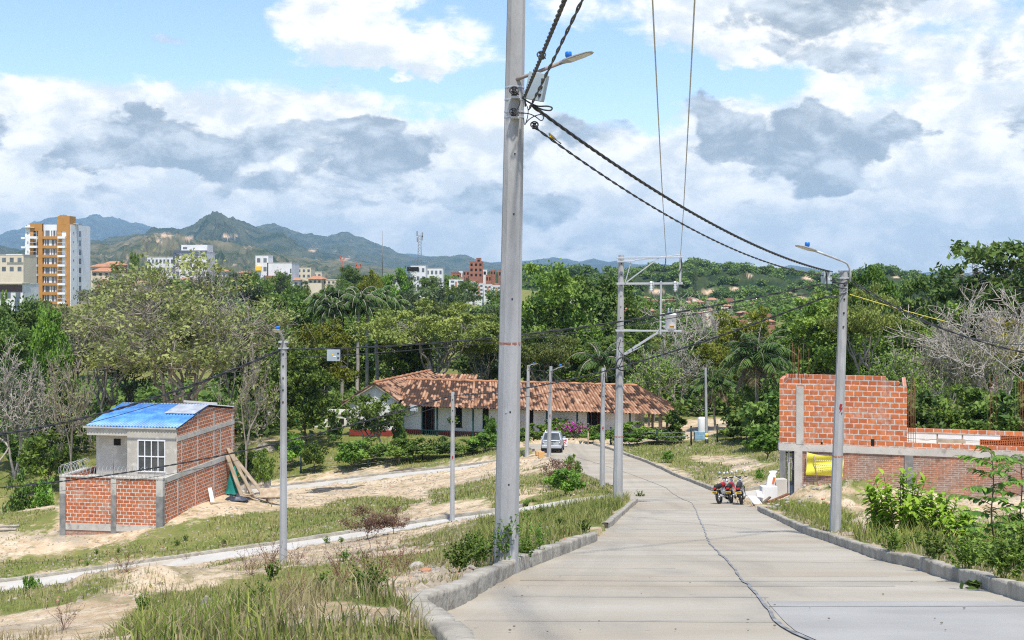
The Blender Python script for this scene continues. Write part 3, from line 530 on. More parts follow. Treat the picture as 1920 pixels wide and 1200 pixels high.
# ------------------------------------------------------------------ house with the blue roof (left)
def blue_house():
    S = 1.1; O = Vector((-17.2 * S, 63 * S, 0)); yaw = -math.atan2(.164, .986)
    zb = -15.6; zt = -392 * 63 / F * S                     # foot of the walls, top of the patio wall
    t = thing('unfinished_house', (O.x, O.y, zb), 'two storey unfinished brick house with a blue corrugated roof, left of the narrow lane', 'house', rz=yaw)
    z = lambda v: v - zb
    W = 5.95; D = 9.3 * S; top = z(zt); gl = z(-14.05)
    m = MB(); m.b2((-W, 0, gl + .15), (0, .16, top - .06)); m.b2((-W, .16, 0), (-W + .16, D, top - .06)); m.build('patio_wall', M_BRICK_S, t)
    m = MB(); m.b2((-W + .3, -.0, 0), (-.3, .15, gl - .22)); m.build('plinth_wall', M_BRICK_OLD, t)
    m = MB(); m.b2((-W + .2, -.04, gl - .22), (-.2, .17, gl + .15)); m.build('base_beam', M_CEM, t)
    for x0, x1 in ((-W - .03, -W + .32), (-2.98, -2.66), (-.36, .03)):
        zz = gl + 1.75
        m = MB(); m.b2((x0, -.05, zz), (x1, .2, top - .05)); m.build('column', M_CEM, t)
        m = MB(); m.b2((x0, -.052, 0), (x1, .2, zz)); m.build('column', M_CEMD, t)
    m = MB(); m.b2((-W - .05, -.07, top - .06), (.05, .2, top + .02)); m.b2((-W - .05, .2, top - .06), (-W + .2, 2.8, top + .02)); m.build('coping', M_CEM, t)
    # terrace floor
    m = MB(); m.b2((-W + .17, .18, top - .5), (-.17, 3.2, top - .38)); m.build('terrace', M_CEM, t)
    # upper floor: right bay stands forward, left bay behind
    s1 = 1.85; s2 = 2.9; ez = top + 2.42; rz_ = z(-7.36 * S); ry = 5.6 * S; xm = -2.95; xl = -5.35
    m = MB(); m.b2((xm, s1, top - .5), (-.02, s1 + .15, ez)); m.b2((xm, s1 + .15, top - .5), (xm + .15, s2 - .01, ez)); m.build('front_wall', M_REND, t)
    m = MB(); m.b2((xl, s2, top - .5), (xm, s2 + .15, ez - .45)); m.b2((xl - .05, s1 + .05, ez - .42), (xm - .01, s2 + .15, ez + .02)); m.b2((xl, s2 + .15, 2), (xl + .15, D, ez + .05)); m.build('front_wall', M_REND, t)
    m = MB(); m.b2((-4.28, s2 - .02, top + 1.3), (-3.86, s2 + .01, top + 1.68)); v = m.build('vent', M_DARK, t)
    # side wall with its gable, beams and mortar ribs
    m = MB(); m.prism([(0, .16, 0), (0, s1 + .02, 0), (0, s1 + .02, top - .06), (0, .16, top - .06)], (-.15, 0, 0)); m.prism([(0, s1 + .02, 0), (0, D, 0), (0, D, z(-7.87 * S)), (0, ry, rz_), (0, s1 + .02, ez)], (-.15, 0, 0)); m.build('side_wall', M_BRICK_S, t)
    m = MB(); q = lambda y: top - .05 + .0 * y
    m.b2((-.1, .1, top - .3), (.035, D, top - .02)); m.build('ring_beam', M_CEM, t)
    m = MB(); m.b2((-.1, s1, top + 1.75), (.03, D, top + 2.0)); m.build('ring_beam', M_CEM, t)
    m = MB(); m.b2((-.1, .1, 0), (.03, D, gl + .12)); m.build('base_beam', M_CEM, t)
    for y, z0, z1 in ((1.9, 0, top - .3), (4.3, 0, top - .3), (7.0, 0, top - .3), (2.4, top, top + 1.74), (4.6, top, top + 3.0), (7.0, top, top + 2.9), (8.0, top, top + 1.74), (9.85, top, top + 2.4), (7.05, top + 2, top + 2.7)):
        m = MB(); m.b2((-.1, y, z0), (.02, y + .10, z1)); m.build('mortar_rib', M_CEM, t)
    # far wall standing a little higher, seen behind the ridge
    m = MB(); m.b2((-4.0, D - .2, top), (.02, D, z(-7.87 * S) + .12)); m.build('rear_wall', M_BRICK_S, t)
    # roof: corrugated sheets
    vs = []; n = 30; y0 = s1 - .14; x0, x1 = xl - .05, .08
    for j, (yy, zz) in enumerate(((y0, ez + .10), ((y0 + ry) / 2, (ez + rz_) / 2 + .13), (ry, rz_ + .12))):
        for i in range(n * 4 + 1):
            x = x0 + (x1 - x0) * i / (n * 4); f = (0, .055, .055, 0)[i % 4]
            yq = yy; zq = zz
            vs.append((x, yq, zq + f))
    k = n * 4 + 1; V = np.array(vs); i = np.arange(3 * k).reshape(3, k); Fc = np.stack([i[:-1, :-1].ravel(), i[:-1, 1:].ravel(), i[1:, 1:].ravel(), i[1:, :-1].ravel()], 1)
    r = np_mesh('roof', V, Fc, M_BLUE, t); so = r.modifiers.new('thick', 'SOLIDIFY'); so.thickness = .02
    V2 = V[2 * k:].copy(); V3 = V2.copy(); V3[:, 1] = D; V3[:, 2] += z(-7.87 * S) - rz_; V3[:, 0] = V3[:, 0]
    np_mesh('roof', np.concatenate([V2, V3]), np.stack([np.arange(k - 1), np.arange(1, k), np.arange(1, k) + k, np.arange(k - 1) + k], 1), M_GREYM, t)
    m = MB(); a = (ez + (rz_ - ez) * .52); m.add([(-1.75, s1 + 2.15, a + .23), (.1, s1 + 2.15, a + .23), (.1, ry, rz_ + .17), (-1.75, ry, rz_ + .17)], [(0, 1, 2, 3)])
    o = m.build('skylight_sheet', M_GREYM, t); o.modifiers.new('t', 'SOLIDIFY').thickness = .02
    m = MB(); m.box((-2.2, D, z(-7.87 * S) + .36), (2.2, .1, .12), rot=Matrix.Rotation(.05, 3, 'Y')); m.build('roof_edge', M_CEM, t)
    m = MB(); m.b2((xl - .1, s1 - .32, ez + .03), (x1, s1 - .28, ez + .11)); m.build('gutter', M_CEM, t)
    # window of eight panes
    x0, x1, z0, z1 = -2.28, -.70, top + .05, top + 1.78; y = s1 - .012
    m = MB()
    for zz in (z0, (z0 + z1) / 2 - .03, z1): m.b2((x0 - .03, y - .05, zz - .03), (x1 + .03, y + .02, zz + .03))
    for xx in steps(x0, x1, 5): m.b2((xx - .024, y - .047, z0), (xx + .024, y + .018, z1))
    f = m.build('window', M_WHITE, t); m = MB(); m.b2((x0, y - .012, z0), (x1, y + .004, z1)); m.build('pane', M_GLASS, f)
    # coil of razor wire on the patio wall
    m = MB(); pts = []
    def coil(a, b, r, turns):
        a, b = Vector(a), Vector(b); d = (b - a); u = d.normalized().orthogonal(); w = d.normalized().cross(u)
        return [a + d * i / (turns * 10) + (u * math.cos(i * .628) + w * math.sin(i * .628)) * r for i in range(turns * 10 + 1)]
    m.tube(coil((-W, .1, top + .26), (-.1, .1, top + .26), .22, 26), .009, 3, False); m.tube(coil((-W, .1, top + .26), (-W + .1, 2.8, top + .26), .22, 10), .014, 3, False); m.build('razor_wire', M_STEEL, t)
    for x in (-2.9, .0 - .5): m = MB(); m.tube([(x, .12, top), (x + .03, .12, top + 1.5)], .012, 4); m.build('rebar', M_RUST, t)
    Mw = t.matrix_basis
    return t, (Matrix.Translation(t.location) @ Matrix.Rotation(yaw, 4, 'Z')), D
bh, BHM, BHD = blue_house()
def lean_board(a, b, w, th, label, mat=None, name='timber_board', group='boards leaning on the brick house'):
    a, b = Vector(a), Vector(b); t = MB(); mid = (a + b) / 2; t.beam(a - mid, b - mid, w, th); o = t.build(name, mat or M_WOOD); o.location = mid
    return tag(o, label, 'board', group)
def wl(x, y, z): return BHM @ Vector((x, y, z))
_gy = gz(*(wl(1.2, 8.4, 0).xy)) - bh.location.z
for i, (dx, y, h, w, lb) in enumerate([(1.9, 8.6, 2.9, .28, 'longest pale plank leaning on the brick side wall'), (1.6, 9.0, 2.75, .2, 'narrow plank leaning behind the longest one'), (1.3, 8.3, 2.5, .3, 'broad grey board in the middle of the leaning stack'),
                                   (1.0, 8.8, 2.7, .22, 'steep thin plank closest to the brick wall'), (2.3, 9.3, 2.2, .35, 'short wide board at the right end of the leaning stack')]):
    lean_board(wl(dx, y, _gy + .05), wl(.05 + .04 * i, y + .5, _gy + h), w, .04, lb)
lean_board(wl(2.9, 8.7, _gy + .03), wl(2.7, 9.3, _gy + .5), 1.2, .04, 'square pale plywood sheet lying against the foot of the planks', name='plywood_sheet')
lean_board(wl(.7, 5.2, gz(*wl(.7, 5.2, 0).xy) - bh.location.z + .03), wl(.06, 6.3, gz(*wl(.3, 6, 0).xy) - bh.location.z + .75), .22, .04, 'single white painted plank leaning on the brick side wall', mat=M_WPAINT)
for i in range(9):
    r = random.Random(i); x, y = 1.0 + r.random() * 1.6, 7.7 + r.random() * 1.6; p = wl(x, y, 0); g = gz(p.x, p.y) + .06 + .05 * i * .6; an = r.uniform(-1, 1)
    m = MB(); m.box((0, 0, 0), (1.1 + r.random(), .14, .035), rz=0); o = m.build('scrap_plank', M_WOOD); o.location = (p.x, p.y, g); o.rotation_euler = (r.uniform(-.3, .3), r.uniform(-.35, .35), an * 1.5)
    tag(o, 'broken scrap plank in the heap beside the leaning boards', 'plank', 'scrap planks heaped by the brick house')
def tarp(name, c, sx, sy, mat, label, seed, h=.25):
    n = 16; u = np.linspace(-1, 1, n); U, V_ = np.meshgrid(u, u); rr = np.sqrt(U ** 2 + V_ ** 2); X = U * sx * (1 - .2 * vnoise(U, V_, .4, seed)); Y = V_ * sy; Z = h * np.maximum(0, 1 - rr ** 2) * (.4 + vnoise(U, V_, .35, seed + 2)) + .12 * vnoise(U, V_, .2, seed + 4)
    i = np.arange(n * n).reshape(n, n); Fc = np.stack([i[:-1, :-1].ravel(), i[:-1, 1:].ravel(), i[1:, 1:].ravel(), i[1:, :-1].ravel()], 1)
    o = np_mesh(name, np.stack([X.ravel(), Y.ravel(), Z.ravel()], 1), Fc, mat, smooth=True); o.location = c; return tag(o, label, 'tarpaulin')
M_TARPK = material('black_plastic_sheet', (.03, .035, .05), .4, (.06, .07, .09), 3); M_TARPG = material('teal_cloth', (.01, .17, .15), .8, (.02, .24, .2), 2)
p = wl(1.3, 7.3, 0); tarp('plastic_sheet', (p.x, p.y, gz(p.x, p.y)), .8, .4, M_TARPK, 'crumpled black plastic sheet on the ground by the leaning boards', 3)
p = wl(.5, 8.9, 0); o = tarp('debris_net', (p.x, p.y, gz(p.x, p.y) + .1), .5, .4, M_TARPG, 'teal green cloth hanging behind the leaning boards', 5, 1.5)

# ------------------------------------------------------------------ brick building on the right
def right_house():
    O = Vector((11.28, 54, 0)); ux, uy = 8.8, -2.6; L_ = math.hypot(ux, uy); yaw = math.atan2(uy, ux); zb = -10.2
    t = thing('unfinished_building', (O.x, O.y, zb), 'two storey red brick building under construction, behind the right-hand utility pole', 'building', rz=yaw)
    zs = -7.36 - zb; zt = -4.62 - zb; g = 0.0     # slab underside/top level, top of the upper wall
    # local x runs along the facade to the right (1 m = about 46 photo px), y goes back
    XE = 5.15; XR = 22.0
    m = MB(); m.b2((.0, 0, zs + .02), (XE, .16, zt - .18)); m.b2((XE - .62, .001, zt - .18), (XE, .159, zt - .24)); m.build('upper_wall', M_BRICK_R, t)
    m = MB(); m.b2((.05, 2.6, zs + .01), (4.3, 2.76, zt + .0)); m.b2((4.3, 2.6, zs + .01), (4.85, 2.76, zt - .2)); m.build('inner_wall', M_BRICK_R, t)
    m = MB(); m.b2((0, .16, zs + .02), (.16, 1.9, zt - .02)); m.b2((0, 1.9, zs + .3), (.16, 4.2, zt - .12)); m.build('upper_side_wall', M_BRICK_R, t)
    m = MB(); m.b2((XE - .16, .16, zs), (XE, 6, zt - .3)); m.build('upper_side_wall', M_BRICK_R, t)
    # slab: edge beam, white chamfered underside on the left
    m = MB(); m.b2((-.02, -.03, zs - .27), (XR, .2, zs + .02)); m.b2((0, .2, zs - .22), (XR, 7, zs)); m.build('floor_slab', M_CEM, t)
    m = MB(); m.prism([(-.03, .2, zs - .27), (-.03, 4.2, zs - .27), (-.03, 4.2, zs + .28), (-.03, .2, zs + .02)], (-.05, 0, 0)); m.build('slab_edge', M_WPAINT, t)
    # ground floor
    m = MB(); m.b2((.95, .02, 0), (XR, .17, zs - .27)); m.build('ground_floor_wall', M_BRICK_OLD, t)
    m = MB(); m.b2((1.0, 4, 0), (XR, 4.15, zs - .27)); m.b2((.04, 6.8, 0), (1.0, 6.95, zs - .22)); m.build('rear_wall', M_BRICK_OLD, t)
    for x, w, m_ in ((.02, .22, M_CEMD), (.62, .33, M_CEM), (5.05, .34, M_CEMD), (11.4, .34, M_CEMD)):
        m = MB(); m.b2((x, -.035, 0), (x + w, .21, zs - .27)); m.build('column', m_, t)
    m = MB(); m.b2((.70, -.04, zs + .02), (1.0, .19, zt - .3)); m.build('column', M_CEM, t)
    m = MB()
    for x in (.27, .33, .44, .50, .56): m.b2((x, .25, .2), (x + .022, .28, zs - .3))
    m.b2((.25, .24, zs - .42), (.58, .29, zs - .36)); m.build('gate', M_TARPK, t)
    m = MB(); m.b2((.36, .2, .2), (.40, .24, zs - .3)); m.tube([(.40, .2, zs - .5), (.5, .2, zs - .7), (.56, .2, zs - 1.1)], .02, 4); m.build('gate_frame', M_WHITE, t)
    # parapet to the right and what stands on the slab
    m = MB(); m.b2((XE, .0, zs + .02), (XR, .15, zs + .24)); m.build('parapet', M_BRICK_R, t)
    m = MB(); m.b2((XE, 3.2, zs + .02), (XR, 3.35, zs + .27)); m.build('rendered_wall', M_WPAINT, t)
    m = MB(); m.b2((XE, 3.18, zs + .27), (XR, 3.37, zs + .46)); m.build('rendered_wall_top', M_BRICK_R, t)
    m = MB(); m.b2((6.35, 1.6, zs), (6.41, 1.7, zs + .46)); m.b2((7.35, 1.6, zs), (7.41, 1.7, zs + .44)); m.b2((6.0, 1.55, zs + .46), (7.5, 1.75, zs + .50)); m.b2((6.35, 1.5, zs + .1), (7.5, 1.75, zs + .24)); m.build('formwork', M_WOOD, t)
    m = MB(); m.b2((.9, -.025, 1.06), (1.02, 0.01, 1.1)); m.build('scar', M_CEM, t)
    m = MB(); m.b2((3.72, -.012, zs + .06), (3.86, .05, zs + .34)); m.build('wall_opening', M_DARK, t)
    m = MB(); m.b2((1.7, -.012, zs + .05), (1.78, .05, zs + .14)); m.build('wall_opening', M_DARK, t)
    for i, (x, y, h, z0) in enumerate([(.25, 2.2, 1.45, zt - .1), (.35, 2.5, 1.5, zt - .1), (.46, 2.3, 1.3, zt - .1), (.62, 2.6, 1.35, zt - .1), (.78, .08, 1.3, zt - .3), (.9, .12, 1.4, zt - .3), (.84, 2.4, 1.5, zt - .1), (1.05, 2.6, 1.25, zt - .1)] +
        [(5.2 + .07 * j, .1 + .03 * (j % 2), 2.2 + .2 * (j % 3), zs) for j in range(5)] + [(5.35 + .07 * j, 3.4, 2.6 + .2 * (j % 2), zs) for j in range(3)] +
        [(8.5 + .11 * j, 3.5, 2.5 + .3 * (j % 2), zs) for j in range(4)] + [(9.6 + .1 * j, 3.5, 2.6 + .2 * (j % 3), zs) for j in range(6)] + [(11.3 + .1 * j, .1, 1.6 + .25 * (j % 2), zs) for j in range(3)]):
        m = MB(); m.tube([(x, y, z0), (x + .02 * math.sin(i), y, z0 + h)], .011, 4); m.build('rebar', M_RUST, t)
    M4 = Matrix.Translation(t.location) @ Matrix.Rotation(yaw, 4, 'Z')
    # stack of hollow bricks on the slab: cells drawn by real holes in the face row
    def hollow(x, y, z, idx, where):
        m = MB(); w, h, d = .33, .2, .22
        for i in range(5): m.b2((i * (w - .02) / 4, 0, 0), (i * (w - .02) / 4 + .02, d, h))
        for j in range(4): m.b2((0.001, .001, j * (h - .018) / 3), (w - .001, d - .001, j * (h - .018) / 3 + .018))
        m.b2((.004, .1, .004), (w - .004, .12, h - .004))
        return m
    M_TERRA = material('terracotta', (.60, .19, .07), .85, (.45, .13, .05), 5)
    proto = hollow(0, 0, 0, 0, '').build('hollow_brick', M_TERRA)
    first = True
    for r in range(3):
        for c in range(6):
            if r == 2 and not 2 <= c <= 4: continue
            o = proto if first else proto.copy()
            if not first: C.objects.link(o)
            first = False; yy = .5
            if r == 2 and c < 1: pass
            o.location = M4 @ Vector((8.0 + c * .345 + (.1 if r > 1 else 0), yy, zs + .003 + (r if r < 2 else r) * .204)); o.rotation_euler = (0, 0, yaw)
            tag(o, 'orange hollow clay brick in the stack on the concrete slab', 'brick', 'hollow bricks stacked on the slab')
    m = MB()   # stack support row behind the lower two rows
    return t, M4, zs, zb
rh, RHM, RHZ, RZB = right_house()
# stack back row support: pallet below the rear bricks
# yellow banner
def banner():
    n = 20; u = np.linspace(0, 1, n); U, V_ = np.meshgrid(u, u); X = U * 1.5 - .06 * V_; Y = -.10 - .05 * np.sin(V_ * 9 + U * 3) - .03 * np.sin(U * 7); Z = -V_ * .95 - .10 * U * (1 - V_) - .06 * np.sin(U * 3.14) * (1 - V_)
    i = np.arange(n * n).reshape(n, n); Fc = np.stack([i[:-1, :-1].ravel(), i[:-1, 1:].ravel(), i[1:, 1:].ravel(), i[1:, :-1].ravel()], 1)
    t = thing('banner', RHM @ Vector((1.15, 0, RHZ - .3)), 'crumpled yellow cloth banner hung on the old brick wall left of the utility pole', 'banner', rz=rh.rotation_euler.z)
    np_mesh('cloth', np.stack([X.ravel(), Y.ravel(), Z.ravel()], 1), Fc, material('yellow_cloth', (.80, .72, .06), .8, (.68, .62, .12), 3), t, smooth=True)
    m = MB()
    for k, (z, x0, x1) in enumerate(((-.32, .3, 1.2), (-.46, .35, 1.3), (-.58, .3, 1.25), (-.70, .45, 1.1))):
        x = x0
        while x < x1: m.b2((x, -.18, z), (x + .05, -.17, z + .035)); x += .085
    m.build('faded_lettering', M_WPAINT, t)
    m = MB(); m.tube([(.0, -.13, .03), (-.06, -.13, -.95)], .018, 5); m.tube([(.3, -.2, -.1), (.42, -.2, -1.3)], .02, 5); m.build('batten', M_WOOD, t)
banner()
# ------------------------------------------------------------------ long tiled farmhouse
def tile_mat():
    m = bpy.data.materials.new('old_clay_tiles'); m.use_nodes = True; nt = m.node_tree; N = nt.nodes; L = nt.links; b = N['Principled BSDF']; b.inputs['Roughness'].default_value = .9; b.inputs['Specular IOR Level'].default_value = .15
    at = N.new('ShaderNodeAttribute'); at.attribute_name = 'var'; cr = N.new('ShaderNodeValToRGB'); L.new(at.outputs['Fac'], cr.inputs[0]); e = cr.color_ramp.elements
    e[0].position = 0; e[0].color = (.045, .03, .025, 1); e[1].position = 1; e[1].color = (.72, .50, .34, 1)
    for p, c in ((.2, (.09, .055, .04)), (.36, (.28, .14, .08)), (.65, (.43, .245, .15)), (.85, (.50, .33, .22))): x = e.new(p); x.color = (*c, 1)
    L.new(cr.outputs[0], b.inputs['Base Color']); return m
M_TILE = tile_mat()
def tiled_slope(name, parent, A, B, Cc, D_, dark=.5, seed=1, pitch=.29, row=.36):
    """roof slope between eave A-B and ridge D-C (quad A,B,C,D), barrel tiles along the fall"""
    A, B, Cc, D_ = [np.array(v, float) for v in (A, B, Cc, D_)]
    n = max(2, int(np.linalg.norm(B - A) / pitch)); nu = n * 6; h = np.linalg.norm((Cc + D_) / 2 - (A + B) / 2); nr = max(1, int(h / row)); vs = []; var = []
    nrm = np.cross(B - A, (D_ + Cc - A - B) / 2); nrm /= np.linalg.norm(nrm); rng = np.random.RandomState(seed); off = rng.rand(n + 1) * .12; colr = rng.rand(n + 2, nr + 2)
    vv = []
    for r in range(nr): vv += [(r, .0, .035), (r, .95, .0)]
    us = np.linspace(0, 1, nu + 1)
    for r, f, lift in vv:
        v = (r + f) / nr
        for iu, u in enumerate(us):
            c = int(u * n - 1e-6); ph = (u * n) % 1; p = (A * (1 - u) + B * u) * (1 - v) + (D_ * (1 - u) + Cc * u) * v
            w = abs(math.sin(math.pi * ph)) ** .7 * .12 - .02
            sag = -.05 * math.sin(u * 7 + seed) * math.sin(v * 3) ; p = p + nrm * (w + lift + sag + off[c] * .15); vs.append(p)
            x, y = p[0], p[1]; var.append((c, r, x, y, p[2], ph))
    V = np.array(vs); k = nu + 1; i = np.arange(len(V)).reshape(-1, k); Fc = np.stack([i[:-1, :-1].ravel(), i[:-1, 1:].ravel(), i[1:, 1:].ravel(), i[1:, :-1].ravel()], 1)
    va = np.array(var); cc = va[:, 0].astype(int); rr = va[:, 1].astype(int); base = .42 + .45 * colr[cc, rr] ** 1.3; st = fbm(va[:, 2] * 1.0 + va[:, 4] * .3, va[:, 3] * .3 + va[:, 4] * 1.6, .55, 3, seed) * 1.3 + fbm(va[:, 2], va[:, 4], 5.0, 2, seed + 3) * 1.0 + .08 + (rng.rand(n + 2, nr + 2)[cc, rr] - .5) * 1.0
    base = np.where(st + (dark - .5) > .22, base * .22, base); base = np.where(va[:, 5] < .16, base * .35, base)
    return np_mesh(name, V, Fc, M_TILE, parent, smooth=False, attr={'var': np.clip(base, 0, 1)})
def farmhouse():
    yaw = math.atan2(-7, 23.1); O = Vector((-10.2, 114, 0)); zf = -15.0
    t = thing('farmhouse', (O.x, O.y, zf), 'long low whitewashed farmhouse with a mottled clay tile roof beyond the road', 'house', rz=yaw)
    z = lambda v: v - zf; Ln = 24.1; e = z(-12.2); r = z(-10.15); rd = 3.3; w0 = 1.5; re = Ln - 3.1
    m = MB()
    ops = [(1.6, 3.0), (13.45, 13.45), (16.6, 17.9)]
    segs = [(0, 1.75), (2.95, 17.0), (18.2, 21.2)]
    for a, b_ in segs: m.b2((a, w0, 0), (b_, w0 + .25, e + .5))
    m.b2((0, 5.6, 0), (21, 5.8, e)); m.b2((20.95, w0 + .26, 0), (21.2, 5.6, e + .5)); m.build('wall', M_WPAINT, t)
    m = MB()
    for a, b_ in segs: m.b2((a + .01, w0 - .03, 0), (b_ - .01, w0, .62))
    m.build('painted_dado', material('red_dado', (.30, .045, .035), .85, (.22, .04, .03), 2), t)
    for a, b_ in ((1.75, 2.95), (17.0, 18.2)):
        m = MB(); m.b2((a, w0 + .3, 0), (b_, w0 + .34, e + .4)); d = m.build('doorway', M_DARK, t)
        m = MB(); m.b2((a - .02, w0 - .05, 0), (a + .12, w0 + .02, e + .2)); m.b2((b_ - .12, w0 - .05, 0), (b_ + .02, w0 + .02, e + .2)); m.build('frame', M_TEAL, d)
        m = MB(); m.b2((a + .3, w0 + .1, 0), (a + .36, w0 + .16, e)); m.b2((b_ - .32, w0 + .1, 0), (b_ - .26, w0 + .16, e)); m.build('door_leaf', material('red_door_edge', (.25, .03, .02), .6), d)
    for x in (5.0, 7.5, 11.6):
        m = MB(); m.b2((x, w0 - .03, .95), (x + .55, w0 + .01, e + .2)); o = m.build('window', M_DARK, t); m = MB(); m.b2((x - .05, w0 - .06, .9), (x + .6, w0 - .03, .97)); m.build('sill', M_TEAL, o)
    for x in (.1, 3.55, 6.9, 10.3, 13.6, 16.3, 18.6, 20.9):
        m = MB(); m.b2((x, .35, -.3), (x + .13, .48, e + .12)); m.build('veranda_post', M_TEAL, t)
    for x, y in ((22.6, .4), (23.5, .5), (23.3, 2.2), (22.3, 3.6), (23.4, 4.6)):
        m = MB(); m.tube([(x, y, -.6), (x, y, e + .15)], .11, 7); m.build('timber_post', M_WOOD, t)
    m = MB(); m.b2((0, .2, -.6), (21.5, w0 + .1, 0)); m.b2((21.5, -.2, -1), (23.8, 5.6, -.12)); m.build('veranda_floor', material('veranda_brick', (.36, .22, .15), .9, (.28, .18, .13), 2), t)
    m = MB(); m.b2((.8, .3, .72), (21, .34, .77)); m.b2((.8, .3, .12), (21, .34, .15))
    for i in range(100): x = .8 + i * .2; m.b2((x, .31, .12), (x + .025, .33, .74))
    m.build('railing', M_TEAL, t)
    m = MB(); m.add([(0, w0, e + .5), (21, w0, e + .5), (21, .1, e + .02), (0, .1, e + .02)], [(0, 1, 2, 3)]); m.build('ceiling', M_WOOD, t)
    tiled_slope('roof', t, (-.4, -.1, e), (Ln, -.1, e), (re, rd, r), (-.4, rd, r), .62, 1)
    tiled_slope('roof', t, (Ln, -.1, e), (Ln, 6.6, e), (re, rd + .05, r), (re, rd - .05, r), .65, 2)
    m = MB(); m.add([(-.4, 6.7, e), (Ln, 6.7, e), (re, rd, r), (-.4, rd, r)], [(0, 1, 2, 3)]); m.build('rear_slope', M_WOOD, t)
    m = MB(); m.tube([(x, rd, r + .09 + .03 * math.sin(x * 5)) for x in steps(-.4, re, 70)], .13, 6); m.build('ridge_tiles', material('ridge_clay', (.50, .24, .12), .9, (.25, .12, .07), 2), t)
    # wing on the left with its gable to the road
    gx, ge, gr = -2.15, z(-11.55), z(-10.2)
    m = MB(); m.prism([(-4.75, .25, 0), (-.05, .25, 0), (-.05, .25, ge - .05), (gx, .25, gr - .12), (-4.75, .25, ge - .25)], (0, .25, 0)); m.b2((-4.75, .5, 0), (-4.5, 14, ge - .3)); m.b2((-.3, .5, 0), (-.05, w0 + .2, ge - .1)); m.build('gable_wall', M_WPAINT, t)
    m = MB(); m.b2((-4.76, .22, 0), (-.04, .25, .6)); m.build('painted_dado', bpy.data.materials['red_dado'], t)
    tiled_slope('wing_roof', t, (-5.35, 14, ge - .55), (-5.35, -.2, ge - .55), (gx, -.2, gr), (gx, 14, gr), .4, 3)
    tiled_slope('wing_roof', t, (.25, -.2, ge - .15), (.25, 3.2, ge - .15), (gx, 3.2, gr), (gx, -.2, gr), .45, 4)
    tiled_slope('wing_roof', t, (.25, 3.2, ge - .15), (.25, 14, ge - .15), (gx, 14, gr), (gx, 3.2, gr), .45, 5)
    m = MB(); m.tube([(gx, y, gr + .1 + .03 * math.sin(y * 5)) for y in steps(-.3, 14, 40)], .14, 6); m.build('ridge_tiles', bpy.data.materials['ridge_clay'], t)
    m = MB(); m.beam((-5.3, -.1, ge - .6), (gx, -.1, gr - .1), .08, .16); m.beam((gx, -.1, gr - .1), (.2, -.1, ge - .2), .08, .16); m.build('verge_board', M_WOOD, t)
    # rear block
    b0, b1, br = z(-12.0), z(-11.0), z(-10.55)
    tiled_slope('rear_roof', t, (-2, 12.4, b0), (2.6, 12.4, b0), (2.6, 15, br), (-2, 15, br), .35, 6)
    m = MB(); m.b2((-2, 13, 0), (2.4, 13.2, b0 + .3)); m.b2((2.2, 13.2, 0), (2.4, 17, b0)); m.build('rear_wall', M_WPAINT, t)
    return t, Matrix.Translation(t.location) @ Matrix.Rotation(yaw, 4, 'Z')
fh, FHM = farmhouse()

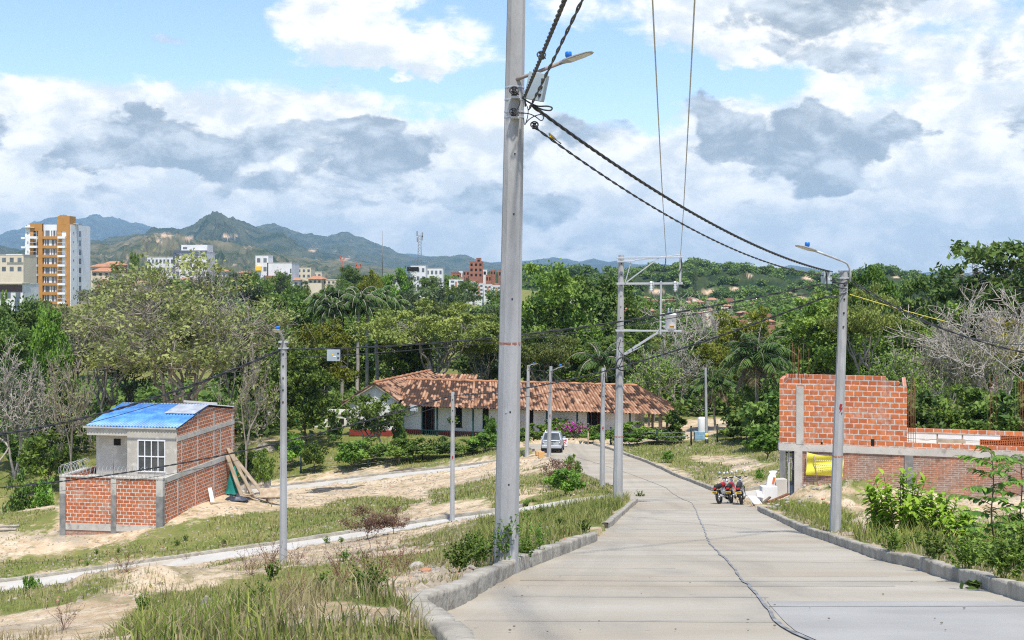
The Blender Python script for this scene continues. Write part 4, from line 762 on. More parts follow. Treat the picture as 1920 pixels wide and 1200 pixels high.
# ------------------------------------------------------------------ apartment tower
M_ORANGE = material('ochre_render', (.47, .235, .07), .85, (.42, .21, .06), .6); M_TW = material('tower_white', (.78, .79, .80), .7, (.72, .73, .75), .3); M_SLATE = material('slate_blue_paint', (.10, .13, .18), .7)
M_FARW = material('far_white_render', (.72, .72, .71), .8, (.62, .62, .61), .4); M_FARB = material('far_brick', (.36, .16, .10), .9, (.28, .13, .09), .5); M_FART = material('far_clay_roof', (.48, .24, .13), .9, (.36, .18, .11), .8); M_CREAM = material('cream_render', (.66, .58, .44), .9, (.6, .52, .4), .5)
def tower():
    Y0 = 370.0; k = Y0 / F; X = lambda px: (px - CX) * k; Z = lambda py: -(py - HY) * k
    zb = Z(640); t = thing('apartment_tower', (X(133), Y0, zb), 'tall white and ochre apartment tower with stacked balconies, far left', 'apartment tower')
    l = lambda px: (px - 133) * k; h = lambda py: (640 - py) * k
    m = MB(); m.b2((l(50), .6, 0), (l(133), 17, h(421))); m.b2((l(47), .0, 0), (l(57), .6, h(424))); m.b2((l(116), .0, 0), (l(133), .6, h(421))); m.build('body', M_TW, t)
    m = MB(); m.b2((l(57), -.25, 0), (l(63), .58, h(419))); m.b2((l(72), -.25, 0), (l(80), .58, h(419))); m.b2((l(107), -.25, 0), (l(116), .58, h(421))); m.b2((l(57), -.24, h(433)), (l(80), .58, h(419.5))); m.b2((l(109), -.24, h(433)), (l(132), .58, h(420)))
    m.b2((l(124.5), -.25, 0), (l(131.5), .58, h(421))); m.b2((l(109), -.25, h(421)), (l(131), 5, h(405))); m.build('ochre_panels', M_ORANGE, t)
    m = MB(); m.b2((l(45), -.8, h(427.5)), (l(66), .5, h(426))); m.b2((l(131), 3, h(420)), (l(141), 6, h(418))); m.build('canopy', M_GREYM, t)
    for f in range(10):
        y1 = 431 + 17.45 * f; y0 = y1 + 12.0
        m = MB(); m.b2((l(80), -.2, h(y0 + 5)), (l(107), .57, h(y0))); m.build('spandrel', M_ORANGE if f else M_ORANGE, t)
        for (a, b_) in ((63, 72), (116, 124.5)):
            m = MB(); m.b2((l(a), .52, h(y0 + 2)), (l(b_), .59, h(y1))); w = m.build('window', M_WIN, t); m = MB(); m.b2((l((a + b_) / 2) - .08, .48, h(y0)), (l((a + b_) / 2) + .1, .52, h(y1)));
            m.build('curtain', M_WHITE, w)
            m = MB(); m.b2((l(a - 6 if a < 100 else a - 5), -1.5, h(y0 + 4.5)), (l(b_ + .5), -.25, h(y0 + .3))); m.b2((l(a - 6 if a < 100 else a - 5), -1.5, h(y0 + .3) + .9), (l(b_ + .5), -1.45, h(y0 + .3) + .97)); m.build('balcony', M_WHITE, t)
        m = MB(); m.b2((l(80.5), .5, h(y0)), (l(106.5), .59, h(y1 + 1))); w = m.build('window', M_WIN, t)
        for x in ((81.5, 83), (91, 96), (101, 103), (86, 87)) if f % 2 else ((82, 84), (92, 95), (97, 99), (103, 104.5)): m = MB(); m.b2((l(x[0]), .44, h(y0)), (l(x[1]), .5, h(y1 + 1))); m.build('curtain', M_WHITE, w)
        m = MB(); m.b2((l(40.5), -.5, h(y0 + 5)), (l(48), 2.5, h(y0 + 1.5))); m.build('balcony', M_WHITE, t)
        for a in (51.5,): m = MB(); m.b2((l(a), -.03, h(y0 - 3)), (l(a + 1.6), .02, h(y1 + 4))); m.build('small_window', M_WIN, t)
        m = MB(); m.b2((-.02, 2.0, h(y0 - 5)), (.03, 2.6, h(y1 + 3))); m.build('small_window', M_WIN, t)
        m = MB(); m.b2((-.02, 6.8, h(y0 + 0)), (.03, 8.8, h(y1 + 1.0))); w = m.build('window', M_WIN, t)
        m = MB(); m.b2((.03, 6.6, h(y0 + .8)), (.1, 9.0, h(y0))); m.build('sill', M_TW, w)
    m = MB(); m.b2((0.001, 5.6, 0), (.04, 5.9, h(421))); m.build('rib', M_GREYM, t)
tower()

# ------------------------------------------------------------------ other buildings of the town
def block(px0, px1, py0, py1, Y, mat, label, depth=9, roof=None, rows=2, cols=4, cat='building', group=None, yaw=0.0, name='building', storeys=None, win=True, parapet=True, wm=None):
    k = Y / F; w = (px1 - px0) * k; h = (py1 - py0) * k; x = ((px0 + px1) / 2 - CX) * k; zb = -(py1 - HY) * k
    t = thing(name, (x, Y, zb), label, cat, group, rz=yaw)
    m = MB(); m.b2((-w / 2, 0, -8), (w / 2, depth, h)); m.build('walls', mat, t)
    if roof == 'tile':
        m = MB(); m.add([(-w / 2 - .5, -.6, h), (w / 2 + .5, -.6, h), (w / 2 + .5, depth + .6, h), (-w / 2 - .5, depth + .6, h), (-w / 2 * .5, depth / 2, h + min(w, depth) * .22), (w / 2 * .5, depth / 2, h + min(w, depth) * .22)], [(0, 1, 5, 4), (1, 2, 5), (2, 3, 4, 5), (3, 0, 4)]); m.build('roof', M_FART, t)
    elif parapet:
        m = MB(); m.b2((-w / 2 - .08, -.08, h), (w / 2 + .08, depth + .08, h + .12)); m.build('roof_slab', M_CEM if mat is not M_FARB else M_FARB, t)
    if win:
        ph = h / rows; pw = w / cols
        for r in range(rows):
            for c in range(cols):
                a = -w / 2 + (c + .25) * pw; z = h - (r + .78) * ph; m = MB(); m.b2((a, -.05, z), (a + pw * .5, -.01, z + ph * .48)); m.build('window', wm or M_WIN, t)
    return t
def more(t, name, mat, a, b_): m = MB(); m.b2(a, b_); return m.build(name, mat, t)
k_ = 420 / F
t = block(327, 387, 472, 520, 420, M_FARW, 'large white block with a slate blue cornice, right of the ochre tower', 12, rows=3, cols=5)
more(t, 'cornice', M_SLATE, (-30 * k_ - .2, -.5, 46 * k_), (30 * k_ + .3, -.06, 50.5 * k_)); more(t, 'corner_wall', M_SLATE, (-30 * k_ - .4, -.4, 0), (-28 * k_, -.07, 46 * k_)); more(t, 'penthouse', M_FARW, (-20 * k_, 2, 48 * k_ + .13), (29 * k_, 10, 61 * k_)); more(t, 'penthouse_window', M_WIN, (-17 * k_, 1.95, 53 * k_), (-9 * k_, 2.01, 57 * k_))
block(276, 326, 482, 512, 430, M_FARW, 'low white terrace of houses between the tower and the white block', 9, rows=2, cols=7)
t = block(0, 44, 478, 512, 330, M_CREAM, 'cream modern house at the left edge beside the tower', 9, rows=2, cols=3); more(t, 'roof_frame', M_FARW, (-1, -1.2, 4.6), (3.2, -1.0, 4.9))
t = block(-30, 43, 533, 600, 300, M_FARW, 'white house with dark upper glazing below the cream house', 10, rows=2, cols=4); more(t, 'upper_glazing', material('maroon_glass', (.10, .06, .06), .3), (-4, -.1, 6.6), (4.4, -.06, 8.2)); more(t, 'flat_roof', M_CREAM, (-4.7, -1.0, 8.5), (4.8, 4, 8.8)); more(t, 'blue_wall', M_SLATE, (2.7, -.12, 0), (3.8, -.055, 5.2))
block(170, 196, 500, 512, 420, M_CREAM, 'cream house with orange tiled roof just right of the tower', 9, roof='tile', rows=1, cols=2)
block(172, 205, 509, 519, 400, M_CREAM, 'lower orange tiled house right of the tower', 9, roof='tile', rows=1, cols=3)
block(190, 224, 497, 515, 450, M_FARB, 'brown gabled shed roof house right of the tower', 9, roof='tile', rows=1, cols=2, win=False)
t = block(479, 503, 479, 545, 400, M_FARW, 'slim white house with a yellow balcony, left of the long white wall', 8, rows=4, cols=2); more(t, 'yellow_balcony', M_YEL, (-1.9, -.9, 6.3), (-.1, -.1, 7.6))
t = block(501, 547, 493, 530, 400, M_FARW, 'blank white house wall with a clean flat top', 14, rows=1, cols=1, win=False); more(t, 'brick_shed', M_FARB, (-4.2, -2, -2.5), (1.8, -.1, 2.2)); more(t, 'window', M_WIN, (3.3, -.04, 3), (3.75, -.01, 4.4))
block(548, 583, 502, 522, 430, M_CREAM, 'cream house right of the blank white wall', 9, rows=2, cols=4)
block(500, 527, 535, 556, 330, M_FARW, 'small white house low behind the sparse tree', 8, rows=1, cols=2)
block(410, 442, 528, 555, 330, M_FARW, 'white house seen through the branches of the sparse tree', 8, rows=1, cols=3)
block(447, 500, 536, 562, 340, M_FARW, 'long white house behind the twigs of the sparse tree', 8, rows=1, cols=4)
block(578, 603, 523, 532, 380, M_CREAM, 'long cream low roof house left of the palm group', 8, roof='tile', rows=1, cols=3); block(605, 645, 525, 533, 385, M_CREAM, 'flat cream house above the palm crowns', 8, rows=1, cols=5)
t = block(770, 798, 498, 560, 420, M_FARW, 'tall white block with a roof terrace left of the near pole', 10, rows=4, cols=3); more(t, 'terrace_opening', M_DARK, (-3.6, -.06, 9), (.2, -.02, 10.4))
block(798, 830, 503, 560, 430, M_FARW, 'white stepped block right beside the tall terrace block', 10, rows=4, cols=4)
block(735, 762, 520, 536, 430, M_FARW, 'small white house left of the tall terrace block', 8, rows=1, cols=3)
block(748, 783, 545, 572, 360, M_FARW, 'white house low among the trees left of the near pole', 8, rows=2, cols=3)
for i, (a, b_, y, n) in enumerate(((842, 868, 524, 'lowest'), (870, 890, 529, 'first'), (890, 907, 532, 'second'), (907, 922, 534, 'third'), (922, 940, 536, 'last'))):
    t = block(a, b_, y, y + 22, 400 - i * 6, M_FARW, '%s white gabled unit of the apartment row left of the near pole' % n, 8, rows=3, cols=2, group='white apartment row'); more(t, 'brick_strip', M_FART, (-.3, -.07, 0), (.3, -.02, 3))
block(880, 905, 491, 520, 520, M_FARB, 'tall square brick house on top of the hillside', 8, rows=3, cols=3, wm=M_DARK)
block(893, 902, 484, 493, 525, M_FARB, 'narrow brick stair head above the tall brick house', 4, rows=1, cols=1, wm=M_DARK)
block(372, 394, 505, 520, 500, M_FARB, 'brick roof structure behind the white block', 8, rows=1, cols=2, win=False)
block(1056, 1090, 545, 575, 470, M_CREAM, 'pale house behind the big leafy tree', 8, rows=1, cols=3)
_rr = random.Random(4)
for i in range(26):   # brick barrio left of the near pole
    px = 840 + _rr.random() * 118; r = _rr.random(); py = 500 + r * 32 + (940 - px) * .06; w = 9 + _rr.random() * 9; brick = _rr.random() < .72
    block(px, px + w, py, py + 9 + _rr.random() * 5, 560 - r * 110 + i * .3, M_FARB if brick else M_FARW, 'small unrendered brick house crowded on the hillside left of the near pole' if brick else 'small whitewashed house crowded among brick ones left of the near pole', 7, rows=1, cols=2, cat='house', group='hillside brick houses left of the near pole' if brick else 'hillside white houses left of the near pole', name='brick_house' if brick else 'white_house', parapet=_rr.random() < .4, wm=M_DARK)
for i in range(120):   # barrio beyond the transformer pole
    px = 1050 + _rr.random() * 400; r = _rr.random(); py = 553 + r * 46 + (px - 1080) * .015; w = 8 + _rr.random() * 9; brick = _rr.random() < .6
    block(px, px + w, py, py + 7 + _rr.random() * 4, 640 - r * 195 + i * .2, M_FARB if brick else M_CREAM, 'tiny red brick house in the valley beyond the transformer' if brick else 'tiny pale house in the valley beyond the transformer', 7, rows=1, cols=2, cat='house', group='valley brick houses beyond the transformer' if brick else 'valley pale houses beyond the transformer', name='brick_house' if brick else 'pale_house', win=i % 3 == 0, parapet=False, wm=M_DARK, roof='tile' if _rr.random() < .3 else None)
for i in range(34):   # town roofs seen through the sparse tree on the left
    px = 180 + _rr.random() * 420; r = _rr.random(); py = 505 + r * 55; w = 12 + _rr.random() * 16; c = _rr.random()
    block(px, px + w, py, py + 10 + _rr.random() * 7, 460 - r * 160 + i * .3, M_FARW if c < .4 else M_CREAM if c < .65 else M_FARB, 'small town house in the built-up slope behind the left-hand trees', 7, rows=1, cols=2, cat='house', group='town houses behind the left-hand trees', name='town_house', roof='tile' if _rr.random() < .5 else None)
# low white houses close behind the trees left of the farmhouse
block(480, 508, 745, 790, 126, M_WPAINT, 'white cottage wall behind the twisted trees left of the farmhouse', 5, rows=1, cols=1, parapet=True, wm=M_DARK, cat='house', name='cottage')
block(540, 575, 752, 778, 132, M_TARPG, 'teal sheeting shed behind the tree left of the farmhouse', 4, win=False, cat='shed', name='shed')
block(590, 650, 778, 800, 124, M_WPAINT, 'shaded white outbuilding left of the farmhouse gable', 4, rows=1, cols=3, wm=M_DARK, cat='outbuilding', name='outbuilding')

# ------------------------------------------------------------------ masts on the skyline
def mast(px, py0, py1, Y, w, label, mat, name='radio_mast', lattice=True):
    k = Y / F; x = (px - CX) * k; zb = -(py1 - HY) * k; h = (py1 - py0) * k; t = thing(name, (x, Y, zb - 3), label, 'mast'); H_ = h + 3
    if not lattice: m = MB(); m.tube([(0, 0, 0), (0, 0, H_)], [w * k, w * k * .5], 5); m.build('pole', mat, t); return
    s = w * k / 2; m = MB()
    for a, b_ in ((-1, -1), (1, -1), (1, 1), (-1, 1)): m.tube([(a * s, b_ * s, 0), (a * s * .5, b_ * s * .5, H_)], .09, 4)
    m.build('legs', mat, t); m = MB(); n = 14
    for i in range(n):
        f0, f1 = 1 - .5 * i / n, 1 - .5 * (i + 1) / n; z0, z1 = H_ * i / n, H_ * (i + 1) / n; c = [(-1, -1), (1, -1), (1, 1), (-1, 1)]
        for j in range(4): p, q = c[j], c[(j + 1) % 4]; m.tube([(p[0] * s * f0, p[1] * s * f0, z0), (q[0] * s * f1, q[1] * s * f1, z1)], .05, 3)
    m.build('bracing', mat, t)
    for i, (dx, z) in enumerate(((-.9, .97), (.9, .94), (.8, .86), (-.8, .82))): m = MB(); m.b2((dx - .2, -.2, H_ * z), (dx + .2, .2, H_ * z + 1.6)); m.build('antenna', mat, t)
M_MAST = material('mast_grey', (.22, .23, .24), .7); M_MASTR = material('mast_red', (.55, .12, .07), .7)
mast(787, 440, 500, 430, 9, 'grey lattice telecom mast on the skyline left of the near pole', M_MAST)
mast(717, 433, 502, 500, .9, 'very thin tall mast on the skyline above the palms', M_MAST, lattice=False)
mast(642, 485, 500, 700, 4, 'small red lattice mast above the palms', M_MASTR); mast(672, 498, 512, 600, 4, 'tiny red mast right of the small red one', M_MASTR)
mast(514, 415, 427, 7000, .25, 'hair-thin mast on the mountain crest', M_MAST, lattice=False)

# ------------------------------------------------------------------ hills and mountains
def hill_mat(name, c1, c2, c3, s, tan=(.52, .62)):
    return material(name, c1, .95, c2, s, 7, (.35, .65), spec=.05, col3=c3, scale3=s * 1.7, fac3=tan, bump=6 / max(s * 1000, 1) * .1)
def ridge(name, prof, Y, depth, base_py, mat, seed, rough=.25, label=None, front=1.0, nx=950):
    p = np.array(prof, float); px = np.linspace(max(p[0, 0], -260), min(p[-1, 0], 2180), nx); py = np.interp(px, p[:, 0], p[:, 1]); k_s = np.hanning(7); k_s /= k_s.sum(); py = np.convolve(np.pad(py, 3, mode='edge'), k_s, 'valid')
    nv = 150; v = np.linspace(0, 1.5, nv); Yv = Y - depth * (1 - v) ; X = (px - CX)[None, :] / F * Y * (Yv[:, None] / Y) ; YY = np.repeat(Yv[:, None], nx, 1); top = (HY - py) / F * Y; zb = (HY - base_py) / F * Y
    f = np.where(v < 1, np.sin(np.clip(v, 0, 1) * math.pi / 2) ** 1.15, np.cos((v - 1) * math.pi))[:, None]
    s = 75 * Y / F; rid = 0; a = 1; tot = 0
    for o in range(5): rid = rid + a * (1 - np.abs(2 * vnoise(X + YY * .15, YY * .30, s / 2 ** o, seed + o) - 1)); tot += a; a *= .60
    rid = rid / tot; hgt = (top - zb)[None, :]
    env = np.clip(4 * f * (1.06 - f), 0, 1); z = zb + hgt * f * (1 - rough * env * 1.0) + hgt * rough * 1.9 * (rid - .45) * env + (rid - .5) * hgt * .16
    V = np.stack([X.ravel(), YY.ravel(), z.ravel()], 1); i = np.arange(X.size).reshape(X.shape); Fc = np.stack([i[:-1, :-1].ravel(), i[:-1, 1:].ravel(), i[1:, 1:].ravel(), i[1:, :-1].ravel()], 1)
    qx = CX + F * V[:, 0] / V[:, 1]; qy = HY - F * V[:, 2] / V[:, 1]; tn = np.zeros(len(V))
    for bx, by, wx, wy in BARE: tn = np.maximum(tn, 1.4 - np.hypot((qx - bx) / wx, (qy - by) / wy) + (vnoise(V[:, 0], V[:, 2] * 3, Y * .006, 3) - .5) * 1.3)
    return tag(np_mesh(name, V, Fc, mat, smooth=True, attr={'bare': np.clip(tn, 0, 1)}), kind='structure')
BARE = [(1300, 548, 15, 5), (1335, 546, 13, 5), (1375, 542, 15, 3), (1232, 546, 15, 4), (1470, 552, 14, 3), (1500, 560, 15, 3), (1520, 521, 15, 4), (1405, 516, 5, 2), (1680, 520, 10, 2), (310, 441, 13, 3), (352, 447, 7, 2.5), (298, 452, 7, 3), (430, 443, 16, 2.5), (585, 470, 9, 2), (650, 485, 10, 2)]
MH1 = hill_mat('forest_far', (.012, .03, .035), (.03, .055, .05), (.06, .08, .07), .003)
MH2 = hill_mat('dry_mountain', (.018, .042, .028), (.085, .095, .055), (.26, .20, .14), .009, (.66, .76))
MH3 = hill_mat('tan_foothill', (.03, .055, .025), (.17, .15, .09), (.36, .27, .19), .015, (.62, .74))
MH4 = hill_mat('near_hill', (.018, .038, .018), (.06, .08, .03), (.22, .19, .10), .025, (.64, .74))
for m_ in (MH2, MH3, MH4):      # bare earth where the slopes are open
    nt = m_.node_tree; b_ = nt.nodes['Principled BSDF']; src = b_.inputs['Base Color'].links[0].from_socket; at = nt.nodes.new('ShaderNodeAttribute'); at.attribute_name = 'bare'; x = nt.nodes.new('ShaderNodeMix'); x.data_type = 'RGBA'
    nt.links.new(at.outputs['Fac'], x.inputs[0]); nt.links.new(src, x.inputs[6]); x.inputs[7].default_value = (.60, .44, .30, 1); nt.links.new(x.outputs[2], b_.inputs['Base Color'])
ridge('mountains', [(-900, 470), (-300, 450), (0, 443), (30, 432), (70, 420), (120, 409), (165, 407), (210, 413), (250, 421), (300, 430), (360, 440), (460, 440), (700, 470), (900, 492)], 15000, 5000, 520, MH1, 3, .2)
ridge('mountains', [(860, 500), (930, 492), (985, 491), (1035, 483), (1060, 486), (1085, 492), (1113, 485), (1140, 492), (1155, 489), (1200, 497), (1250, 495), (1290, 505), (1320, 491), (1345, 495), (1400, 502), (1450, 506), (1480, 498), (1515, 502), (1560, 512), (1640, 514), (1700, 516), (1735, 511), (1765, 507), (1800, 511), (1850, 516), (2100, 510), (2600, 480), (3200, 470)], 13000, 4000, 522, MH1, 11, .2)
ridge('mountains', [(380, 470), (440, 440), (490, 424), (515, 425), (545, 437), (560, 440), (582, 437), (600, 440), (614, 448), (635, 442), (650, 440), (680, 447), (705, 456), (730, 462), (750, 473), (780, 477), (820, 479), (860, 478), (900, 486), (930, 493), (1000, 510)], 8500, 2600, 528, MH2, 23, .3)
ridge('mountains', [(-900, 430), (-500, 450), (-100, 448), (0, 462), (40, 470), (100, 466), (170, 456), (230, 446), (290, 433), (318, 428), (342, 428), (362, 420), (385, 409), (402, 403), (416, 407), (440, 416), (470, 424), (510, 432), (560, 455), (600, 468), (640, 478), (690, 492), (740, 502), (800, 512)], 5500, 2000, 528, MH2, 31, .34)
ridge('hills', [(-700, 480), (-200, 470), (0, 478), (40, 470), (110, 462), (175, 462), (210, 462), (250, 447), (290, 440), (330, 441), (370, 450), (430, 459), (480, 466), (520, 470), (560, 484), (600, 488), (650, 490), (700, 500), (760, 508)], 3400, 1500, 540, MH3, 41, .45)
HILL4 = ridge('hills', [(880, 512), (960, 508), (1000, 506), (1080, 510), (1150, 513), (1200, 510), (1240, 508), (1275, 501), (1300, 498), (1330, 504), (1360, 503), (1400, 502), (1450, 508), (1520, 520), (1570, 524), (1600, 520), (1640, 511), (1665, 508), (1700, 518), (1760, 524), (1830, 528), (1950, 522), (2300, 500), (2900, 480)], 1000, 330, 592, MH4, 51, .3)

# ------------------------------------------------------------------ trees
M_BARK = material('grey_bark', (.22, .19, .15), .95, (.34, .30, .25), 2.5, 5, bump=.02)
M_BARKD = material('dark_bark', (.09, .075, .055), .95, (.16, .13, .10), 2.5, 5)
M_BARKW = material('pale_bark', (.46, .42, .36), .95, (.33, .29, .25), 2.5, 5)
LM = {'dark': leaf_mat('leaves_dark', (.062, .125, .028), (.21, .30, .065)), 'mid': leaf_mat('leaves_mid', (.07, .14, .024), (.26, .36, .065)),
      'olive': leaf_mat('leaves_olive', (.09, .13, .03), (.30, .34, .08)), 'yellow': leaf_mat('leaves_yellow_green', (.10, .16, .018), (.38, .38, .05)),
      'bright': leaf_mat('leaves_bright', (.07, .17, .02), (.26, .42, .07)), 'grey': leaf_mat('leaves_grey_green', (.06, .10, .045), (.17, .22, .10)),
      'sparse': leaf_mat('leaves_pale_yellow', (.11, .15, .045), (.36, .38, .13)), 'brown': leaf_mat('stems_brown', (.13, .07, .05), (.26, .16, .10)),
      'palm': leaf_mat('palm_leaves', (.04, .10, .028), (.20, .29, .08)), 'dry': leaf_mat('dry_fronds', (.28, .22, .14), (.50, .43, .30)), 'grass': leaf_mat('grass_blades', (.11, .17, .03), (.46, .43, .14), .3, .05),
      'magenta': leaf_mat('magenta_flowers', (.55, .02, .40), (.75, .10, .60)), 'goldtree': leaf_mat('leaves_golden', (.16, .15, .02), (.38, .32, .05))}
def leaves(centres, size, seed=0, up=.35, aspect=1.7, sizevar=.5):
    rng = np.random.RandomState(seed); n = len(centres); nrm = rng.normal(size=(n, 3)); nrm[:, 2] = np.abs(nrm[:, 2]) + up * 2; nrm /= np.linalg.norm(nrm, axis=1)[:, None]
    t = rng.normal(size=(n, 3)); t -= nrm * (t * nrm).sum(1)[:, None]; t /= np.linalg.norm(t, axis=1)[:, None]; b = np.cross(nrm, t); s = (size * (1 - sizevar / 2 + sizevar * rng.rand(n)))[:, None] / 2
    V = np.stack([centres - t * s * aspect, centres - b * s, centres + t * s * aspect, centres + b * s], 1).reshape(-1, 3); Fc = np.arange(4 * n).reshape(n, 4)
    return V, Fc, np.repeat(rng.rand(n), 4)
def tubes_np(segs, mat, name, parent=None):
    """segs: list of (p0, p1, r0, r1)"""
    a = np.array([s[0] for s in segs], float); b = np.array([s[1] for s in segs], float); r0 = np.array([s[2] for s in segs]); r1 = np.array([s[3] for s in segs]); n = 5
    d = b - a; L_ = np.linalg.norm(d, axis=1)[:, None] + 1e-9; d = d / L_; ref = np.where(np.abs(d[:, 2:3]) > .9, np.array([[1., 0, 0]]), np.array([[0, 0, 1.]])); u = np.cross(d, ref); u /= np.linalg.norm(u, axis=1)[:, None] + 1e-9; w = np.cross(d, u)
    an = 2 * np.pi * np.arange(n) / n; ring = u[:, None] * np.cos(an)[None, :, None] + w[:, None] * np.sin(an)[None, :, None]
    V = np.concatenate([a[:, None] + ring * r0[:, None, None], b[:, None] + ring * r1[:, None, None]], 1).reshape(-1, 3); m = len(segs); base = np.arange(m)[:, None] * 2 * n; j = np.arange(n)[None]
    Fc = np.stack([base + j, base + (j + 1) % n, base + n + (j + 1) % n, base + n + j], 2).reshape(-1, 4)
    return np_mesh(name, V, Fc, mat, parent, smooth=True)
def wander(p, q, r0, r1, rng, k=5, amp=.12, sag=0.0):
    p, q = np.array(p, float), np.array(q, float); L_ = np.linalg.norm(q - p); pts = [p + (q - p) * i / k + (rng.normal(size=3) * amp * L_ / k if 0 < i < k else 0) + np.array([0, 0, sag * L_ * math.sin(math.pi * i / k)]) for i in range(k + 1)]
    return pts, [(pts[i], pts[i + 1], r0 + (r1 - r0) * i / k, r0 + (r1 - r0) * (i + 1) / k) for i in range(k)]
PROTO = {}
def hide_proto(o):
    pass
def make_tree(key, H_, W_, base, leafmat, bark, n_clumps=60, clump_r=1.0, leaves_per=160, leaf=.28, n_limbs=6, shape='round', seed=0, trunk_r=.25, flat=.6, lean=(0, 0), forks=1, up=.35, twigs=0):
    rng = np.random.RandomState(seed); cz = (H_ + base) / 2; ch = (H_ - base) / 2; cl = []
    lob = rng.normal(size=(7, 3)); lob /= np.linalg.norm(lob, axis=1)[:, None]
    while len(cl) < n_clumps:
        d = rng.normal(size=3); d /= np.linalg.norm(d); rr = rng.rand() ** .33 * .5 + .5 if rng.rand() < .8 else rng.rand() * .6
        lump = .62 + .46 * max(0, (lob @ d).max()) + .1 * rng.normal(); p = d * rr * lump
        if shape == 'umbrella':
            if p[2] < -.15: p[2] = -.15 + .2 * rng.rand()
            p[2] = p[2] * (1.05 - .25 * (p[0] ** 2 + p[1] ** 2))
        elif shape == 'dome':
            if p[2] < -.4: p[2] *= .4
        elif shape == 'cone': f = (1 - p[2]) / 1.6 + .15; p[0] *= f; p[1] *= f
        cl.append([p[0] * W_ / 2 + lean[0], p[1] * W_ / 2 + lean[1], cz + p[2] * ch])
    cl = np.array(cl); segs = []; th = base * .75 if base > 1.5 else H_ * .18
    trunks = []
    for f in range(forks):
        a = 2 * math.pi * f / forks + seed; off = .0 if forks == 1 else .35; top = np.array([math.cos(a) * off * 3 * (forks > 1) + lean[0] * .4, math.sin(a) * off * 3 * (forks > 1) + lean[1] * .4, th]); pts, s = wander([math.cos(a) * off * .6, math.sin(a) * off * .6, -.6], top, trunk_r / (1 if forks == 1 else 1.5), trunk_r * .7 / (1 if forks == 1 else 1.5), rng, 6, .25); segs += s; trunks.append(top)
    lim = []
    for i in range(n_limbs):
        a = 2 * math.pi * i / n_limbs + rng.rand() * .8; e = .25 + .6 * rng.rand(); q = np.array([math.cos(a) * W_ / 2 * .55 * (1.1 - e * .6) + lean[0], math.sin(a) * W_ / 2 * .55 * (1.1 - e * .6) + lean[1], base + (H_ - base) * (.15 + .6 * e)]); tr = trunks[i % len(trunks)]; pts, s = wander(tr, q, trunk_r * .55, trunk_r * .18, rng, 6, .3); segs += s; lim.append(pts)
    allp = np.array([p for l in lim for p in l[2:]])
    for c in cl:
        d = np.linalg.norm(allp - c, axis=1); j = int(np.argmin(d)); pts, s = wander(allp[j], c, trunk_r * .16, trunk_r * .05, rng, 3, .3); segs += s
        for _ in range(twigs):
            e = c + rng.normal(size=3) * clump_r * np.array([1, 1, .6]); pts2, s = wander(pts[2], e, trunk_r * .06, trunk_r * .03, rng, 3, .4); segs += s
    n = n_clumps * leaves_per; c = np.repeat(cl, leaves_per, 0); d = rng.normal(size=(n, 3)); d /= np.linalg.norm(d, axis=1)[:, None]; cr = clump_r * (.55 + .85 * np.repeat(rng.rand(n_clumps), leaves_per)); rad = (rng.rand(n) ** .45) * cr * (1 + .35 * np.abs(rng.normal(size=n)) * (rng.rand(n) < .25))
    pc = c + d * rad[:, None] * np.array([1, 1, flat]); V, Fc, var = leaves(pc, leaf, seed + 5, up)
    cvar = np.repeat(np.repeat(rng.rand(n_clumps), leaves_per), 4); var = np.clip(var * .45 + cvar * .65 - .05, 0, 1)
    root = bpy.data.objects.new(key, None); crown = np_mesh('crown', V, Fc, leafmat, root, attr={'var': var}); trunk = tubes_np(segs, bark, 'trunk', root)
    PROTO[key] = (root, [crown.data, trunk.data], H_, W_); bpy.data.objects.remove(crown); bpy.data.objects.remove(trunk); bpy.data.objects.remove(root); return
def make_bare(key, H_, W_, bark, leafmat=None, seed=0, depth=5, trunk_r=.22, n0=3, leaf=.22, leafn=2, spread=.62, lean=0, droop=0.0):
    rng = np.random.RandomState(seed); segs = []; tips = []
    def grow(p, d, L_, r, lvl):
        k = 3; pts = [p]
        for i in range(k):
            d = d + rng.normal(size=3) * .16 + np.array([0, 0, .05 - droop * (lvl > 2)]); d /= np.linalg.norm(d); q = p + d * L_ / k; segs.append((p, q, r * (1 - .25 * i / k), r * (1 - .25 * (i + 1) / k))); p = q; pts.append(p)
            if lvl > 1 and rng.rand() < .45 and lvl < depth: sd = d + rng.normal(size=3) * .8; sd /= np.linalg.norm(sd); grow(p, sd, L_ * .55, r * .45, lvl + 1)
        if lvl >= depth: tips.append(p); return
        for c in range(2 if lvl > 0 else n0):
            sd = d + rng.normal(size=3) * spread; sd[2] += .15; sd /= np.linalg.norm(sd); grow(p, sd, L_ * (.70 + .2 * rng.rand()), r * .66, lvl + 1)
    for i in range(n0 if trunk_r < .2 else 1): grow(np.array([rng.normal() * .3, rng.normal() * .3, -.4]), np.array([rng.normal() * .15 + lean, rng.normal() * .15, 1.]), H_ * .30, trunk_r, 0)
    a = np.array([s[1] for s in segs]); sc_ = H_ / a[:, 2].max(); sx = W_ / (np.percentile(a[:, 0], 99) - np.percentile(a[:, 0], 1)); m = np.array([sx, sx, sc_]); segs = [(s[0] * m, s[1] * m, max(s[2], .032), max(s[3], .024)) for s in segs]; meshes = []
    tips = np.array(tips) * m
    if leafmat is not None:
        pc = np.repeat(tips, leafn, 0) + rng.normal(size=(len(tips) * leafn, 3)) * .35; V, Fc, var = leaves(pc, leaf, seed); c = np_mesh('crown', V, Fc, leafmat, attr={'var': var}); meshes.append(c.data); bpy.data.objects.remove(c)
    t = tubes_np(segs, bark, 'trunk'); meshes.append(t.data); bpy.data.objects.remove(t); PROTO[key] = (None, meshes, H_, W_)
